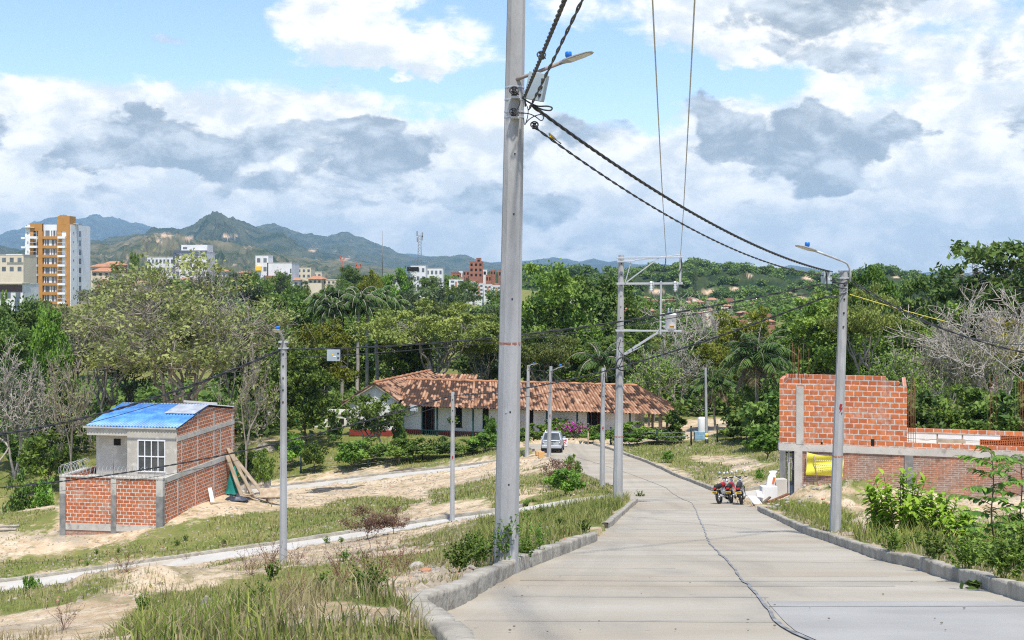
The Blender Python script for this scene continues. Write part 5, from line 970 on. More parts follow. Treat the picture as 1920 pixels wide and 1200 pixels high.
def make_palm(key, H_, n_fronds, flen, leafn, trunk_r, seed, droop=1.0, royal=True, dry=0):
    rng = np.random.RandomState(seed); V = []; Fc = []; var = []; segs = []; top = np.array([0.15, 0, H_ - flen * .35]); Vd = []; Fd = []; vd = []
    pts, s = wander([0, 0, -.5], top, trunk_r, trunk_r * .8, rng, 8, .05); segs += s
    if royal: segs += [(top, top + [0, 0, .9], trunk_r * .75, trunk_r * .45)]; top = top + np.array([0, 0, .8])
    for f in range(n_fronds + dry):
        isd = f >= n_fronds; a = 2.4 * f + rng.rand() * .3; e0 = (1.35 - 1.25 * (f / n_fronds)) if not isd else -.3 - .4 * rng.rand(); d = np.array([math.cos(a) * math.cos(e0), math.sin(a) * math.cos(e0), math.sin(e0)]); p = top.copy(); k = 14; L_ = flen * (.85 + .3 * rng.rand()); rach = [p]
        for i in range(k): d = d + np.array([0, 0, -.10 * droop * (1 + .1 * i)]); d /= np.linalg.norm(d); p = p + d * L_ / k; rach.append(p)
        for i in range(k): segs.append((rach[i], rach[i + 1], .05 * (1 - i / k) + .012, .05 * (1 - (i + 1) / k) + .012))
        nl = leafn; side = np.cross(d * [1, 1, 0] + 1e-6, [0, 0, 1]); side /= np.linalg.norm(side)
        for i in range(nl):
            u = .08 + .92 * i / nl; x = u * k; j = min(int(x), k - 1); q = rach[j] + (rach[j + 1] - rach[j]) * (x - j); tang = rach[j + 1] - rach[j]; tang /= np.linalg.norm(tang); ll = flen * .26 * math.sin(min(u * 1.15 + .12, 1) * math.pi) ** .6 + .1
            for sg in (-1, 1):
                dr = side * sg + tang * .55 + np.array([0, 0, .15 - .55 * droop + rng.normal() * .22]); dr /= np.linalg.norm(dr); w = np.cross(dr, [0, 0, 1.]); w /= np.linalg.norm(w) + 1e-9; w = w * (.045 * flen / 3 + .02); tip = q + dr * ll + np.array([0, 0, -.25 * ll])
                mid = q + dr * ll * .5; T, Fx, vx = (Vd, Fd, vd) if isd else (V, Fc, var); b = len(T); T += [q, mid - w, tip, mid + w]; Fx.append((b, b + 1, b + 2, b + 3)); vv = rng.rand() * .6 + .4 * (f % 3) / 3; vx += [vv] * 4
    meshes = []; o = np_mesh('crown', V, Fc, LM['palm'], attr={'var': var}); meshes.append(o.data); bpy.data.objects.remove(o)
    if Vd: o = np_mesh('dry_frond', Vd, Fd, LM['dry'], attr={'var': vd}); meshes.append(o.data); bpy.data.objects.remove(o)
    o = tubes_np(segs, M_BARKW if royal else M_BARK, 'trunk'); meshes.append(o.data); bpy.data.objects.remove(o); PROTO[key] = (None, meshes, H_, flen * 1.6)
_pc = {}
def plant(key, px, Y, ytop, label, width_px=None, cat='tree', name=None, group=None, base=None, seed=0, zscale=None, yb=None):
    """stands a copy of a plant on the ground at distance Y, under photo column px, as tall as photo row ytop"""
    _, meshes, H_, W_ = PROTO[key]; x = (px - CX) / F * Y; z = gz(x, Y) if base is None else base; top = -(ytop - HY) / F * Y; s = (top - z) / H_; sx = s if width_px is None else width_px / F * Y / W_
    t = thing(name or 'tree', (x, Y, z), label, cat, group, rz=random.Random(px * 7 + seed).random() * 6.28)
    for me in meshes: o = bpy.data.objects.new(me.name.split('.')[0], me); C.objects.link(o); o.parent = t
    t.scale = (sx, sx, s); return t
make_tree('broad', 14, 13, 3.2, LM['mid'], M_BARKD, 95, 1.45, 150, .34, 7, 'round', 1)
make_tree('broad_b', 13, 12, 2.6, LM['bright'], M_BARKD, 85, 1.35, 150, .36, 6, 'round', 2)
make_tree('dark', 14, 12, 2.0, LM['dark'], M_BARKD, 90, 1.45, 150, .34, 6, 'dome', 3)
make_tree('umbrella', 11, 17, 5.2, LM['olive'], M_BARK, 110, 1.25, 170, .22, 8, 'umbrella', 4, trunk_r=.3, flat=.38, forks=2)
make_tree('yellow', 10, 12, 2.5, LM['yellow'], M_BARK, 100, 1.1, 170, .24, 6, 'dome', 5, flat=.5)
make_tree('sparse', 17, 20, 4.2, LM['sparse'], M_BARK, 210, 1.35, 52, .25, 10, 'dome', 6, trunk_r=.38, forks=2, twigs=5)
make_tree('airy', 12, 10, 3.5, LM['grey'], M_BARKD, 60, 1.2, 85, .26, 6, 'round', 7, flat=.5, twigs=1)
make_tree('bigleaf', 14, 13, 6.5, LM['dark'], M_BARK, 60, 1.25, 70, .42, 7, 'dome', 8, trunk_r=.22, flat=.5, twigs=2)
make_tree('gold', 9, 7, 3.0, LM['goldtree'], M_BARKW, 40, .9, 90, .22, 6, 'umbrella', 9, trunk_r=.14, flat=.35, twigs=2)
make_tree('shrubtree', 5, 6, 1.0, LM['mid'], M_BARK, 46, .62, 90, .2, 7, 'dome', 10, trunk_r=.17, forks=3, twigs=2)
make_tree('bush', 2.2, 3.0, .1, LM['mid'], M_BARKD, 34, .42, 80, .15, 5, 'dome', 11, trunk_r=.05)
make_tree('bush_b', 2.0, 2.6, .1, LM['bright'], M_BARKD, 30, .40, 80, .15, 5, 'dome', 12, trunk_r=.05)
make_tree('bush_d', 2.4, 3.2, .05, LM['dark'], M_BARKD, 34, .48, 80, .18, 5, 'dome', 13, trunk_r=.05)
make_tree('brownbush', 1.6, 2.2, .1, LM['brown'], M_BARKD, 40, .32, 60, .06, 8, 'dome', 14, trunk_r=.03, twigs=4)
make_tree('column', 3.4, 1.9, .2, LM['mid'], M_BARKD, 26, .42, 110, .17, 4, 'round', 15, trunk_r=.06)
make_bare('bare', 14, 11, M_BARKW, None, 21, 6, .24, 3, spread=.5)
make_bare('bare_b', 13, 10, M_BARK, LM['sparse'], 22, 6, .2, 3, leaf=.24, leafn=1)
make_bare('bare_c', 12, 11, M_BARKW, LM['grey'], 25, 6, .17, 3, leafn=1, spread=.7)
make_bare('halfbare', 12, 9, M_BARKW, LM['mid'], 27, 5, .16, 3, leafn=4, leaf=.3)
make_palm('royal', 13, 20, 3.1, 44, .24, 31, 1.25)
make_palm('coco', 10, 24, 5.2, 46, .22, 33, .85, royal=False, dry=5)
make_palm('smallpalm', 5, 13, 2.6, 30, .1, 35, .9, royal=False)

# near and middle trees, each placed where the photograph shows it
for key, px, Y, yt, w, lb in [
 ('sparse', 340, 112, 484, 400, 'largest half-bare spreading tree with pale yellow leaves behind the blue-roofed house'),
 ('sparse', 200, 130, 530, 210, 'half-bare yellowish tree directly below the ochre tower'),
 ('bare_c', 30, 112, 625, 170, 'grey leafless bush-like tree at the left edge of the picture'),
 ('bare_b', 128, 106, 640, 120, 'grey twiggy tree with two pale trunks left of the blue roof'),
 ('broad_b', 92, 118, 586, 85, 'bright green creeper-covered tree right below the small white villa'),
 ('dark', 25, 150, 563, 130, 'dark rounded tree below the white villa at the left edge'), ('dark', 70, 165, 560, 70, 'small dark conical tree at the foot of the tower'),
 ('bare_b', 462, 100, 640, 120, 'twisted pale bare tree standing right of the brick house'),
 ('dark', 480, 128, 600, 130, 'deep green tree behind the twisted bare tree'),
 ('bare', 440, 125, 520, 130, 'tall grey twiggy tree top above the lamp post'),
 ('broad', 572, 112, 645, 130, 'leafy tree with forked pale trunk left of the farmhouse'),
 ('yellow', 605, 135, 608, 140, 'dense yellow-green dome-shaped tree above the left lamp post'),
 ('dark', 560, 160, 545, 130, 'dark tree left of the palm trunks'), ('broad', 520, 175, 560, 110, 'mid green tree left of the palms, behind the dome tree'),
 ('umbrella', 815, 135, 574, 270, 'wide flat-topped acacia with slanting pale trunks behind the farmhouse'),
 ('umbrella', 765, 150, 588, 110, 'smaller flat-topped acacia left of the widest one'), ('umbrella', 905, 142, 600, 130, 'flat-topped acacia partly behind the near pole'),
 ('airy', 800, 190, 540, 150, 'grey-green airy tree in front of the white terrace block'), ('airy', 870, 200, 548, 110, 'grey-green airy tree in front of the white apartment row'),
 ('airy', 770, 210, 512, 60, 'thin grey-green treetop beside the white terrace block'), ('broad_b', 745, 215, 508, 60, 'pale feathery treetop above the palm crowns'), ('yellow', 700, 240, 515, 70, 'light yellow treetop behind the palm crowns'),
 ('broad', 1035, 150, 490, 160, 'tall big-leafed tree with a visible dark trunk right of the near pole'), ('dark', 1120, 160, 512, 150, 'broad dense green tree left of the transformer pole'),
 ('broad', 1195, 165, 562, 90, 'green tree right behind the transformer pole'), ('umbrella', 1020, 130, 625, 170, 'layered dark acacia above the farmhouse roof beside the near pole'),
 ('broad', 1130, 130, 630, 150, 'green tree above the middle of the farmhouse roof'), ('halfbare', 1225, 118, 650, 90, 'thin tree with hanging leaves at the right end of the farmhouse roof'),
 ('bare', 1290, 150, 545, 140, 'white leafless tree left of the big palm'), ('bare', 1340, 165, 560, 90, 'second white leafless tree just left of the yellow bamboo-like trees'), ('bare_c', 1270, 125, 610, 120, 'low tangle of pale bare branches behind the bright shrub'),
 ('yellow', 1400, 140, 585, 130, 'yellow-green feathery tree above the big palm'), ('yellow', 1340, 128, 650, 120, 'yellow-green feathery thicket left of the big palm'),
 ('broad', 1530, 118, 558, 170, 'olive green tree left of the right-hand utility pole'), ('umbrella', 1620, 112, 545, 170, 'spreading yellow-green acacia right of the right-hand pole'), ('broad_b', 1630, 150, 505, 110, 'flat bright treetop rising right of the right-hand pole head'),
 ('broad', 1700, 125, 590, 150, 'green tree behind the upper corner of the red brick building'), ('bigleaf', 1865, 125, 455, 230, 'tall tree with loose dark rounded leaves against the sky at the right'),
 ('bigleaf', 1720, 140, 520, 110, 'dark leaved tree left of the tall bare one'), ('bare', 1835, 84, 540, 240, 'largest white leafless tree at the right edge'), ('bare_b', 1745, 84, 600, 130, 'slender half-bare tree with pale trunks above the brick parapet'),
 ('broad', 1790, 150, 556, 170, 'mid green tree filling the gap left of the tall dark-leaved tree'), ('dark', 1895, 145, 560, 190, 'dense green tree under the tall dark-leaved tree at the right'), ('broad_b', 1670, 160, 552, 120, 'bright green tree right of the flat treetop'), ('umbrella', 1960, 130, 565, 170, 'flat-crowned tree closing the right edge of the picture'), ('broad', 1560, 165, 540, 130, 'green tree directly behind the head of the right-hand pole'),
 ('bare', 1870, 82, 528, 190, 'second tall white leafless tree overlapping the largest one'), ('bare_c', 1785, 86, 565, 120, 'upright grey-tan leafless tree between the slender one and the largest white one'), ('bare_b', 1880, 80, 600, 110, 'fine twiggy pale tree in front of the golden one'),
 ('bare', 1925, 98, 560, 150, 'white leafless tree cut by the right edge of the picture'), ('gold', 1890, 92, 590, 120, 'golden yellow flat-layered tree in front of the white leafless ones'), ('halfbare', 1690, 80, 640, 110, 'thin pale-stemmed tree right behind the red brick wall'),
 ('dark', 1830, 105, 640, 190, 'dark green tree closing the gap behind the brick parapet'), ('dark', 1700, 100, 660, 140, 'dark green tree behind the reddish rebars'), ('dark', 1930, 112, 620, 160, 'dark tree at the right edge behind the golden one'),
 ('dark', 1450, 105, 680, 120, 'dark tree immediately left of the red brick building'), ('broad', 1490, 125, 620, 130, 'mid green tree behind the rebars of the brick building')]:
    plant(key, px, Y, yt, lb, w)
for px, Y, yt, w, lb in [(606, 147, 562, 85, 'leftmost'), (624, 145, 578, 85, 'shortest'), (641, 148, 558, 85, 'slim pale-trunked'), (670, 146, 562, 90, 'widest central'), (687, 149, 566, 90, 'right of centre'), (706, 152, 560, 90, 'second from the right'), (738, 155, 572, 75, 'rightmost')]:
    plant('royal', px, Y, yt, '%s royal palm of the group with grey trunks on the skyline' % lb, None, 'palm', 'royal_palm', 'royal palms')
plant('coco', 1418, 100, 640, 'big drooping palm with a few dry fronds left of the brick building', None, 'palm', 'feather_palm')
plant('coco', 1340, 108, 700, 'lower feather palm beside the yellow and black post', None, 'palm', 'feather_palm', seed=3)
plant('smallpalm', 1130, 118, 655, 'small palm behind the farmhouse roof left of the transformer pole', None, 'palm', 'feather_palm')
plant('smallpalm', 1440, 120, 655, 'palm crown over the dark tree by the brick building', None, 'palm', 'feather_palm', seed=5)
for key, px, Y, yt, w, lb in [
 ('shrubtree', 697, 107, 738, 110, 'small gnarled tree with white stems in front of the gable'), ('bush_d', 748, 108, 782, 28, 'dark clipped oval shrub at the corner of the veranda'), ('column', 1270, 101, 752, 38, 'small bright tree with pale trunk right of the farmhouse'),
 ('bush_d', 628, 112, 785, 34, 'dark bush against the left side of the farmhouse'), ('bush_b', 660, 103, 828, 60, 'light green hedge plant below the gable'), ('bush', 700, 104, 826, 70, 'green hedge bush below the small gnarled tree'), ('bush', 745, 103, 827, 70, 'hedge bush below the first veranda post'),
 ('bush', 790, 103, 826, 70, 'hedge bush below the left doorway'), ('bush_d', 825, 103, 822, 60, 'taller dark hedge bush left of the slim lamp post'), ('bush', 870, 103, 827, 70, 'hedge bush right of the slim post'), ('bush_b', 910, 103, 812, 60, 'yellowish leafy shrub beside the near pole'), ('bush_d', 945, 104, 815, 50, 'hedge bush half hidden by the near pole'),
 ('bush_b', 918, 104, 782, 30, 'tall pale shrub by the railing left of the near pole'), ('bush', 1000, 107, 798, 60, 'bush with reddish leaves behind the car'), ('bush_b', 1050, 109, 788, 34, 'hanging yellow-green plant above the car'), ('bush_d', 975, 106, 805, 40, 'dark bush right of the near pole'),
 ('bush', 1125, 103, 800, 50, 'green bush at the road end beside the doorway'), ('bush_b', 1112, 102, 812, 40, 'light green bush at the end of the kerb'), ('bush', 1195, 100, 795, 80, 'largest leafy bush right of the transformer pole'), ('bush_b', 1180, 99, 812, 60, 'yellow-flowered low bush right of the transformer pole'),
 ('bush_d', 1235, 102, 805, 60, 'dark bush below the right end of the tiled roof'), ('bush', 1262, 100, 812, 50, 'small bush at the foot of the bright little tree'), ('bush_d', 1400, 95, 765, 90, 'dark green shrub mass below the big palm'), ('bush_d', 1440, 88, 740, 110, 'dark green shrub mass touching the brick building'), ('bush', 1375, 98, 800, 60, 'low green shrub right of the black and yellow post'),
 ('bush_b', 1440, 76, 800, 80, 'pale grassy bush on the slope left of the brick building'), ('bush_d', 1470, 95, 700, 90, 'tall dark shrub behind the left corner of the brick building'),
 ('bush_d', 35, 92, 890, 50, 'dark low shrub by the left fence'), ('bush_b', 85, 92, 898, 40, 'pale small shrub on the lawn left of the brick house'), ('bush', 95, 108, 820, 90, 'leafy bush below the grey twiggy tree'), ('bush_b', 40, 115, 830, 80, 'yellow-green tall grass clump on the left lawn'), ('bush_d', 120, 118, 770, 110, 'dark undergrowth left of the blue roof'),
 ('bush', 495, 98, 850, 40, 'broad-leaved plant at the roadside right of the brick house'), ('bush', 590, 104, 833, 50, 'green shrub near the dark fence post'), ('bush_b', 545, 106, 812, 50, 'thin leafed sapling behind the left lamp post'), ('bush_d', 455, 104, 838, 50, 'dark low bush by the leaning boards'),
 ('bush', 1075, 68, 858, 30, 'small green shrub on the bank beside the road'), ('bush_b', 1060, 62, 880, 66, 'bright green waist-high bush on the bank left of the road'), ('bush', 1002, 60, 938, 40, 'small low bush right of the near pole on the bank'), ('brownbush', 1048, 66, 858, 70, 'reddish brown seed-head shrub on the bank beside the road'),
 ('brownbush', 690, 57, 948, 85, 'left reddish brown dry shrub above the lane'), ('brownbush', 738, 57.5, 950, 55, 'right reddish brown dry shrub above the lane'), ('bush_b', 1252, 85, 846, 20, 'small bright sapling on the grass beyond the road'), ('bush_b', 1425, 64, 880, 16, 'small bright sapling right of the motorcycles'),
 ('bush_d', 1720, 72, 742, 110, 'dark shrub mass behind the formwork of the brick building'), ('bush', 1800, 74, 735, 120, 'green shrub mass behind the stack of hollow bricks'), ('bush_d', 1880, 72, 740, 120, 'dark shrub mass under the golden tree'), ('bush_d', 1950, 74, 730, 110, 'dark shrub mass at the right edge behind the parapet'), ('bush', 1665, 76, 735, 80, 'green shrub mass hidden behind the red brick wall'),
 ('bush_b', 58, 40, 1082, 40, 'leafy weed standing at the edge of the lane, lower left')]:
    plant(key, px, Y, yt, lb, w, 'shrub', 'shrub', seed=2)
# town trees on the slopes
rr = random.Random(12)
for i in range(70):
    px = rr.choice([rr.uniform(180, 940), rr.uniform(560, 760), rr.uniform(960, 1300)]); Y = rr.uniform(230, 480); yt = 512 + (480 - Y) * .10 + rr.uniform(-4, 16)
    if px > 960: yt += 60
    plant(rr.choice(['dark', 'broad', 'airy', 'dark']), px, Y, yt, 'dark tree standing among the town houses on the slope', rr.uniform(26, 50), group='trees among the town houses', seed=i)
for i in range(90):
    px = rr.uniform(-60, 1980); Y = rr.uniform(135, 235); lim = 572 if px < 200 else 552 if px < 500 else 566 if px < 960 else 590 if px < 1200 else 622 if px < 1480 else 600
    if 570 < px < 760: Y = max(Y, 168)
    yt = lim + rr.uniform(-6, 60)
    plant(rr.choice(['dark', 'dark', 'broad', 'airy', 'umbrella'] if px < 1300 else ['dark', 'broad', 'yellow', 'broad']), px, Y, yt, 'one of the many dark green trees filling the wooded valley', rr.uniform(80, 140), group='valley trees', seed=i)
plant('dark', 251, 400, 472, 'single round dark tree on the ridge between the tower and the white block', 20); plant('airy', 1303, 700, 488, 'lone round tree on the crest right of the transformer', 14)
plant('dark', 655, 380, 499, 'dark tree cluster with a red mast behind it', 46)
plant('column', 8, 210, 535, 'slim conifer in front of the white villa at the left edge', 14)
for i in range(30):
    px = rr.uniform(175, 560); Y = rr.uniform(250, 320); plant(rr.choice(['dark', 'broad', 'airy']), px, Y, rr.uniform(508, 532), 'green tree hiding the foot of the town behind the sparse tree', rr.uniform(40, 70), group='trees at the foot of the town', seed=i)
hv = HILL4.data.vertices; hc = np.empty(len(hv) * 3, dtype=np.float32); hv.foreach_get('co', hc); hc = hc.reshape(-1, 3); hp = CX + F * hc[:, 0] / hc[:, 1]; hq = HY - F * hc[:, 2] / hc[:, 1]; hs = np.where((hp > 950) & (hp < 1930) & (hq < 566) & (hc[:, 1] < 1005) & (hc[:, 1] > 760))[0]; rs = np.random.RandomState(3)
rim = np.where((hp > 950) & (hp < 1930) & (hc[:, 1] < 1002) & (hc[:, 1] > 960))[0]; ii = np.concatenate([rs.choice(hs, 260, replace=False), rs.choice(rim, 110, replace=False)]); per = 420; c0 = hc[ii].astype(float); vy = rs.uniform(455, 735, 170); vx = (rs.uniform(1030, 1560, 170) - CX) / F * vy; c0 = np.concatenate([c0, np.stack([vx, vy, H(vx, vy)], 1)]); ii = np.arange(len(c0)); sz = 2.0 + 2.4 * rs.rand(len(ii))
c = np.repeat(c0 + np.stack([0 * sz, 0 * sz, sz * .75], 1), per, 0); d = rs.normal(size=c.shape); d /= np.linalg.norm(d, axis=1)[:, None]; lobes = 1 + .35 * np.sin(d[:, 0] * 5 + np.repeat(sz, per) * 9) * np.sin(d[:, 2] * 5 + 2)
c = c + d * (rs.rand(len(c)) ** .4 * lobes * np.repeat(sz, per))[:, None] * np.array([1.25, 1.25, .85]); V, Fc, var = leaves(c, .95, 5); var = np.clip(var * .5 + np.repeat(np.repeat(rs.rand(len(ii)), per), 4) * .5, 0, 1)
tag(np_mesh('hillside_wood', V, Fc, LM['dark'], attr={'var': var}), 'far scattered wood of small round trees on the slope beyond the transformer', 'wood', kind='stuff')

# ------------------------------------------------------------------ wood: the undergrowth mass behind the clearing
def undergrowth():
    rng = np.random.RandomState(77); n = 900; px = rng.uniform(-200, 2150, n); Y = rng.uniform(118, 180, n); x = (px - CX) / F * Y; ok = (px < 600) | (px > 1290) | (Y > 132); ok &= ~((px > 600) & (px < 1290) & (Y < 140)); x, Y = x[ok], Y[ok]; z = H(x, Y); per = 110
    c = np.repeat(np.stack([x, Y, z], 1), per, 0); d = rng.normal(size=c.shape); d /= np.linalg.norm(d, axis=1)[:, None]; c = c + d * (rng.rand(len(c)) ** .5)[:, None] * np.array([2.4, 2.0, 2.2]) + [0, 0, 1.3]
    V, Fc, var = leaves(c, .42, 5); tag(np_mesh('undergrowth', V, Fc, LM['dark'], attr={'var': var}), 'dense dark undergrowth closing the space under the trees behind the farmhouse', 'undergrowth', kind='stuff')
undergrowth()

# ------------------------------------------------------------------ grass
def grass(name, n, y0, y1, hgt, wid, seed, label, px0=-150, px1=2100, thr=.45, zone=None, power=1.0, droop=.5, mat='grass'):
    rng = np.random.RandomState(seed); px = rng.uniform(px0, px1, n); Y = y0 + (y1 - y0) * rng.rand(n) ** power; x = (px - CX) / F * Y; 
    k = (main_dist(x, Y) > .3)
    for s in side_line: d, _ = side_dist(s, x, Y); k &= d > .25
    x, Y, px = x[k], Y[k], px[k]; z = H(x, Y); g = grass_mask(x, Y, z) + (vnoise(x, Y, 1.8, 31) - .5) * 1.1 + (vnoise(x, Y, .6, 33) - .5) * .5
    if zone is not None: pp = CX + F * x / Y; qq = HY - F * z / Y; g = g * in_poly(pp, qq, zone)
    # houses stand here
    k = (g > thr) & ~((Y > 53.5) & (x > 11) & (Y < 62)) & ~((x > -27) & (x < -16.5) & (Y > 67) & (Y < 82)); x, Y, z = x[k], Y[k], z[k]; n = len(x)
    hh = hgt * (.4 + .9 * rng.rand(n)) * (.55 + .9 * vnoise(x, Y, 2.5, 35)); a = rng.rand(n) * 6.28; b = np.stack([np.cos(a), np.sin(a), 0 * a], 1); ld = rng.normal(size=(n, 3)); ld[:, 2] = 0; ld /= np.linalg.norm(ld, axis=1)[:, None]; dr = droop * (.3 + rng.rand(n)); w = (wid * (.6 + .8 * rng.rand(n)))[:, None]
    p0 = np.stack([x, Y, z - .03], 1); m1 = p0 + np.stack([0 * x, 0 * x, hh * .55], 1) + ld * (hh * dr * .25)[:, None]; tp = p0 + np.stack([0 * x, 0 * x, hh * (1 - .35 * dr)], 1) + ld * (hh * dr)[:, None]
    V = np.stack([p0 - b * w, p0 + b * w, m1 + b * w * .8, m1 - b * w * .8, tp], 1).reshape(-1, 3); base = np.arange(n) * 5
    q = np.stack([base, base + 1, base + 2, base + 3], 1); t = np.stack([base + 3, base + 2, base + 4, base + 4], 1)
    me_v = V; dry = vnoise(x, Y, 3.0, 37); var = np.clip(rng.rand(n) * .7 + .5 * (dry - .35), 0, 1)
    Fq = np.concatenate([q]); o = bpy.data.meshes.new(name); o.vertices.add(len(V)); o.vertices.foreach_set('co', V.astype(np.float32).ravel()); nf = n * 2; loops = np.concatenate([q.ravel(), np.stack([base + 3, base + 2, base + 4], 1).ravel()]).astype(np.int32); o.loops.add(len(loops)); o.loops.foreach_set('vertex_index', loops)
    st = np.concatenate([np.arange(n) * 4, n * 4 + np.arange(n) * 3]).astype(np.int32); tot = np.concatenate([np.full(n, 4), np.full(n, 3)]).astype(np.int32); o.polygons.add(nf); o.polygons.foreach_set('loop_start', st); o.polygons.foreach_set('loop_total', tot); o.update(calc_edges=True)
    at = o.attributes.new('var', 'FLOAT', 'POINT'); at.data.foreach_set('value', np.repeat(var, 5).astype(np.float32)); o.materials.append(LM[mat]); ob = bpy.data.objects.new(name, o); C.objects.link(ob)
    return tag(ob, label, 'grass', kind='stuff')
LM['drygrass'] = leaf_mat('dry_grass_blades', (.24, .20, .09), (.50, .43, .24), .2, .05)
grass('grass', 80000, 6.5, 24, .12, .0045, 1, 'short green grass on the near banks beside the road')
grass('grass', 120000, 22, 60, .16, .009, 2, 'green and yellowish grass between the lanes', power=.8)
grass('grass', 120000, 55, 118, .22, .022, 3, 'grass covering the far verges and lawns')
LM['tall'] = leaf_mat('tall_grass_blades', (.14, .21, .03), (.52, .50, .14), .35, .05)
grass('tall_grass', 9000, 8.0, 21, .34, .0065, 4, 'tall bright green grass blades in the lower left foreground', zone=[(200, 1300), (215, 1190), (260, 1115), (330, 1100), (470, 1115), (540, 1190), (580, 1300)], thr=.55, mat='tall')
grass('tall_grass', 6000, 8.0, 19, .26, .006, 14, 'sparser mixed green and straw grass beside the kerb bend', zone=[(540, 1300), (500, 1180), (540, 1090), (700, 1050), (900, 1030), (960, 1045), (860, 1110), (780, 1170), (830, 1300)], thr=.6)
grass('tall_grass', 20000, 24, 55, .40, .012, 5, 'knee-high grass on the bank left of the road', px0=700, px1=1250, zone=[(900, 960), (950, 900), (1060, 880), (1190, 935), (1150, 985), (960, 1040), (880, 1040)])
grass('tall_grass', 24000, 22, 50, .38, .010, 6, 'knee-high grass on the verge right of the road', px0=1430, px1=2100, zone=[(1440, 945), (1560, 940), (1600, 960), (2300, 1000), (2300, 1200), (1600, 1010)], mat='tall')
grass('dry_grass', 80000, 8, 60, .24, .006, 7, 'straw-coloured dry grass scattered over the sandy ground', thr=.22, mat='drygrass')
grass('dry_grass', 20000, 60, 112, .26, .02, 8, 'straw-coloured dry grass on the far verges', thr=.5, mat='drygrass')

# ------------------------------------------------------------------ concrete poles
def pole_mat():
    m = material('spun_concrete', (.42, .42, .41), .85, (.29, .285, .27), 2.2, 9, (.35, .68), bump=.010, bscale=22, col3=(.53, .53, .52), scale3=2.6, fac3=(.55, .72), stretch=(1, 1, .22)); return m
M_POLE = pole_mat(); M_MARK = material('faded_red_mark', (.36, .10, .06), .8, (.42, .2, .14), 14); M_BAND = material('steel_strap', (.50, .51, .52), .4, metal=.4, spec=.5)
def pole(px, py, Y, pxt, pyt, wb, wt, label, holes=8, mark=None, extra=0.0, redmark=None, sides=8, bands=(), name='utility_pole'):
    k = Y / F; base = P(px, py, Y); top = P(pxt, pyt, Y); g = min(gz(base.x, base.y), base.z); t = thing(name, (base.x, base.y, g), label, 'utility pole', 'concrete utility poles' if False else None)
    d = (top - base); a = base + d * 0; a = a - d.normalized() * (base.z - g + .5); top2 = top + d.normalized() * extra; rb = wb * k / 2; rt = wt * k / 2; Lt = (top2 - a).length
    taper = (rb - rt) / d.length; ra = rb + taper * (base.z - g + .5); re = rt - taper * extra
    n = sides; vs = []; fs = []; K = 12
    for i in range(K + 1):
        c = a.lerp(top2, i / K); r = ra + (re - ra) * i / K
        for j in range(n):
            an = 2 * math.pi * (j + .5) / n + .12; vs.append((c.x + r * 1.06 * math.cos(an), c.y + r * 1.06 * math.sin(an), c.z))
    for i in range(K):
        for j in range(n): fs.append((i * n + j, i * n + (j + 1) % n, (i + 1) * n + (j + 1) % n, (i + 1) * n + j))
    fs.append(tuple(K * n + j for j in range(n))); m = MB(); m.add(vs, fs); m.build('shaft', M_POLE, t, world=True)
    r_at = lambda z: ra + (re - ra) * (z - a.z) / (top2.z - a.z); c_at = lambda z: a.lerp(top2, (z - a.z) / (top2.z - a.z))
    for i in range(holes):
        z = top.z - .35 - i * .42 * max(1, Y / 40) * .8; c = c_at(z); m = MB(); m.cyl((c.x, c.y - r_at(z) * .93, c.z), .022, .06, 8, 'Y'); m.build('bolt_hole', M_BLACK, t, world=True)
    for z in bands:
        c = c_at(z); m = MB(); m.lathe((c.x, c.y, c.z), [(r_at(z) * 1.075, -.012), (r_at(z) * 1.075, .012)], 16); m.build('strap', M_BAND, t, world=True)
    if mark is not None:
        c = c_at(mark); m = MB(); m.lathe((c.x, c.y, c.z), [(r_at(mark) * 1.07, -.015), (r_at(mark) * 1.07, .012)], 12); m.build('painted_ring', M_MARK, t, world=True)
    if redmark is not None:
        z = redmark; c = c_at(z); r = r_at(z); y = c.y - r * 1.04; s = r * .55; m = MB(); m.prism([(c.x - s * .2, y, z + s * 1.8), (c.x + s * .8, y, z + s * 1.7), (c.x + s * .3, y, z + s * .4), (c.x + s * .9, y, z + s * .4), (c.x - s * .5, y, z - s * 1.8), (c.x + s * .0, y, z - s * .2), (c.x - s * .6, y, z - s * .1)], (0, -.008, 0)); m.prism([(c.x + s * .3, y, z - s * 1.6), (c.x + s * .7, y, z - s * 1.5), (c.x + s * .7, y, z - s * 2.1), (c.x + s * .35, y, z - s * 2.1)], (0, -.008, 0)); m.build('painted_bolt_sign', material('oxide_red', (.32, .03, .03), .8), t, world=True)
    return t, r_at, c_at
zpx = lambda py, Y: -(py - HY) / F * Y
npole, nr, nc_ = pole(949, 1037, 17.6, 968, 0, 44, 33, 'nearest and thickest concrete utility pole standing on the left kerb', 0, mark=zpx(643, 17.6), extra=2.6, sides=10, bands=[zpx(y, 17.6) for y in (164, 187, 210, 220)])
for zz in (290, 402, 560, 770, 905): c = nc_(zpx(zz, 17.6)); m = MB(); m.cyl((c.x + .02, c.y - nr(c.z) * .95, c.z), .012, .04, 8, 'Y'); m.build('bolt_hole', M_BLACK, npole, world=True)
c = nc_(zpx(760, 17.6)); m = MB(); m.b2((c.x - .05, c.y - nr(c.z) * 1.04, c.z - .09), (c.x - .02, c.y - nr(c.z) * .98, c.z + .09)); m.build('rubbed_patch', M_STEEL, npole, world=True)
rpole, rr_, rc_ = pole(1565, 1004, 31.3, 1583, 508, 20, 14.5, 'concrete utility pole on the right kerb in front of the brick building', 4, redmark=zpx(765, 31.3), mark=zpx(855, 31.3), bands=[zpx(y, 31.3) for y in (523, 540, 548)])
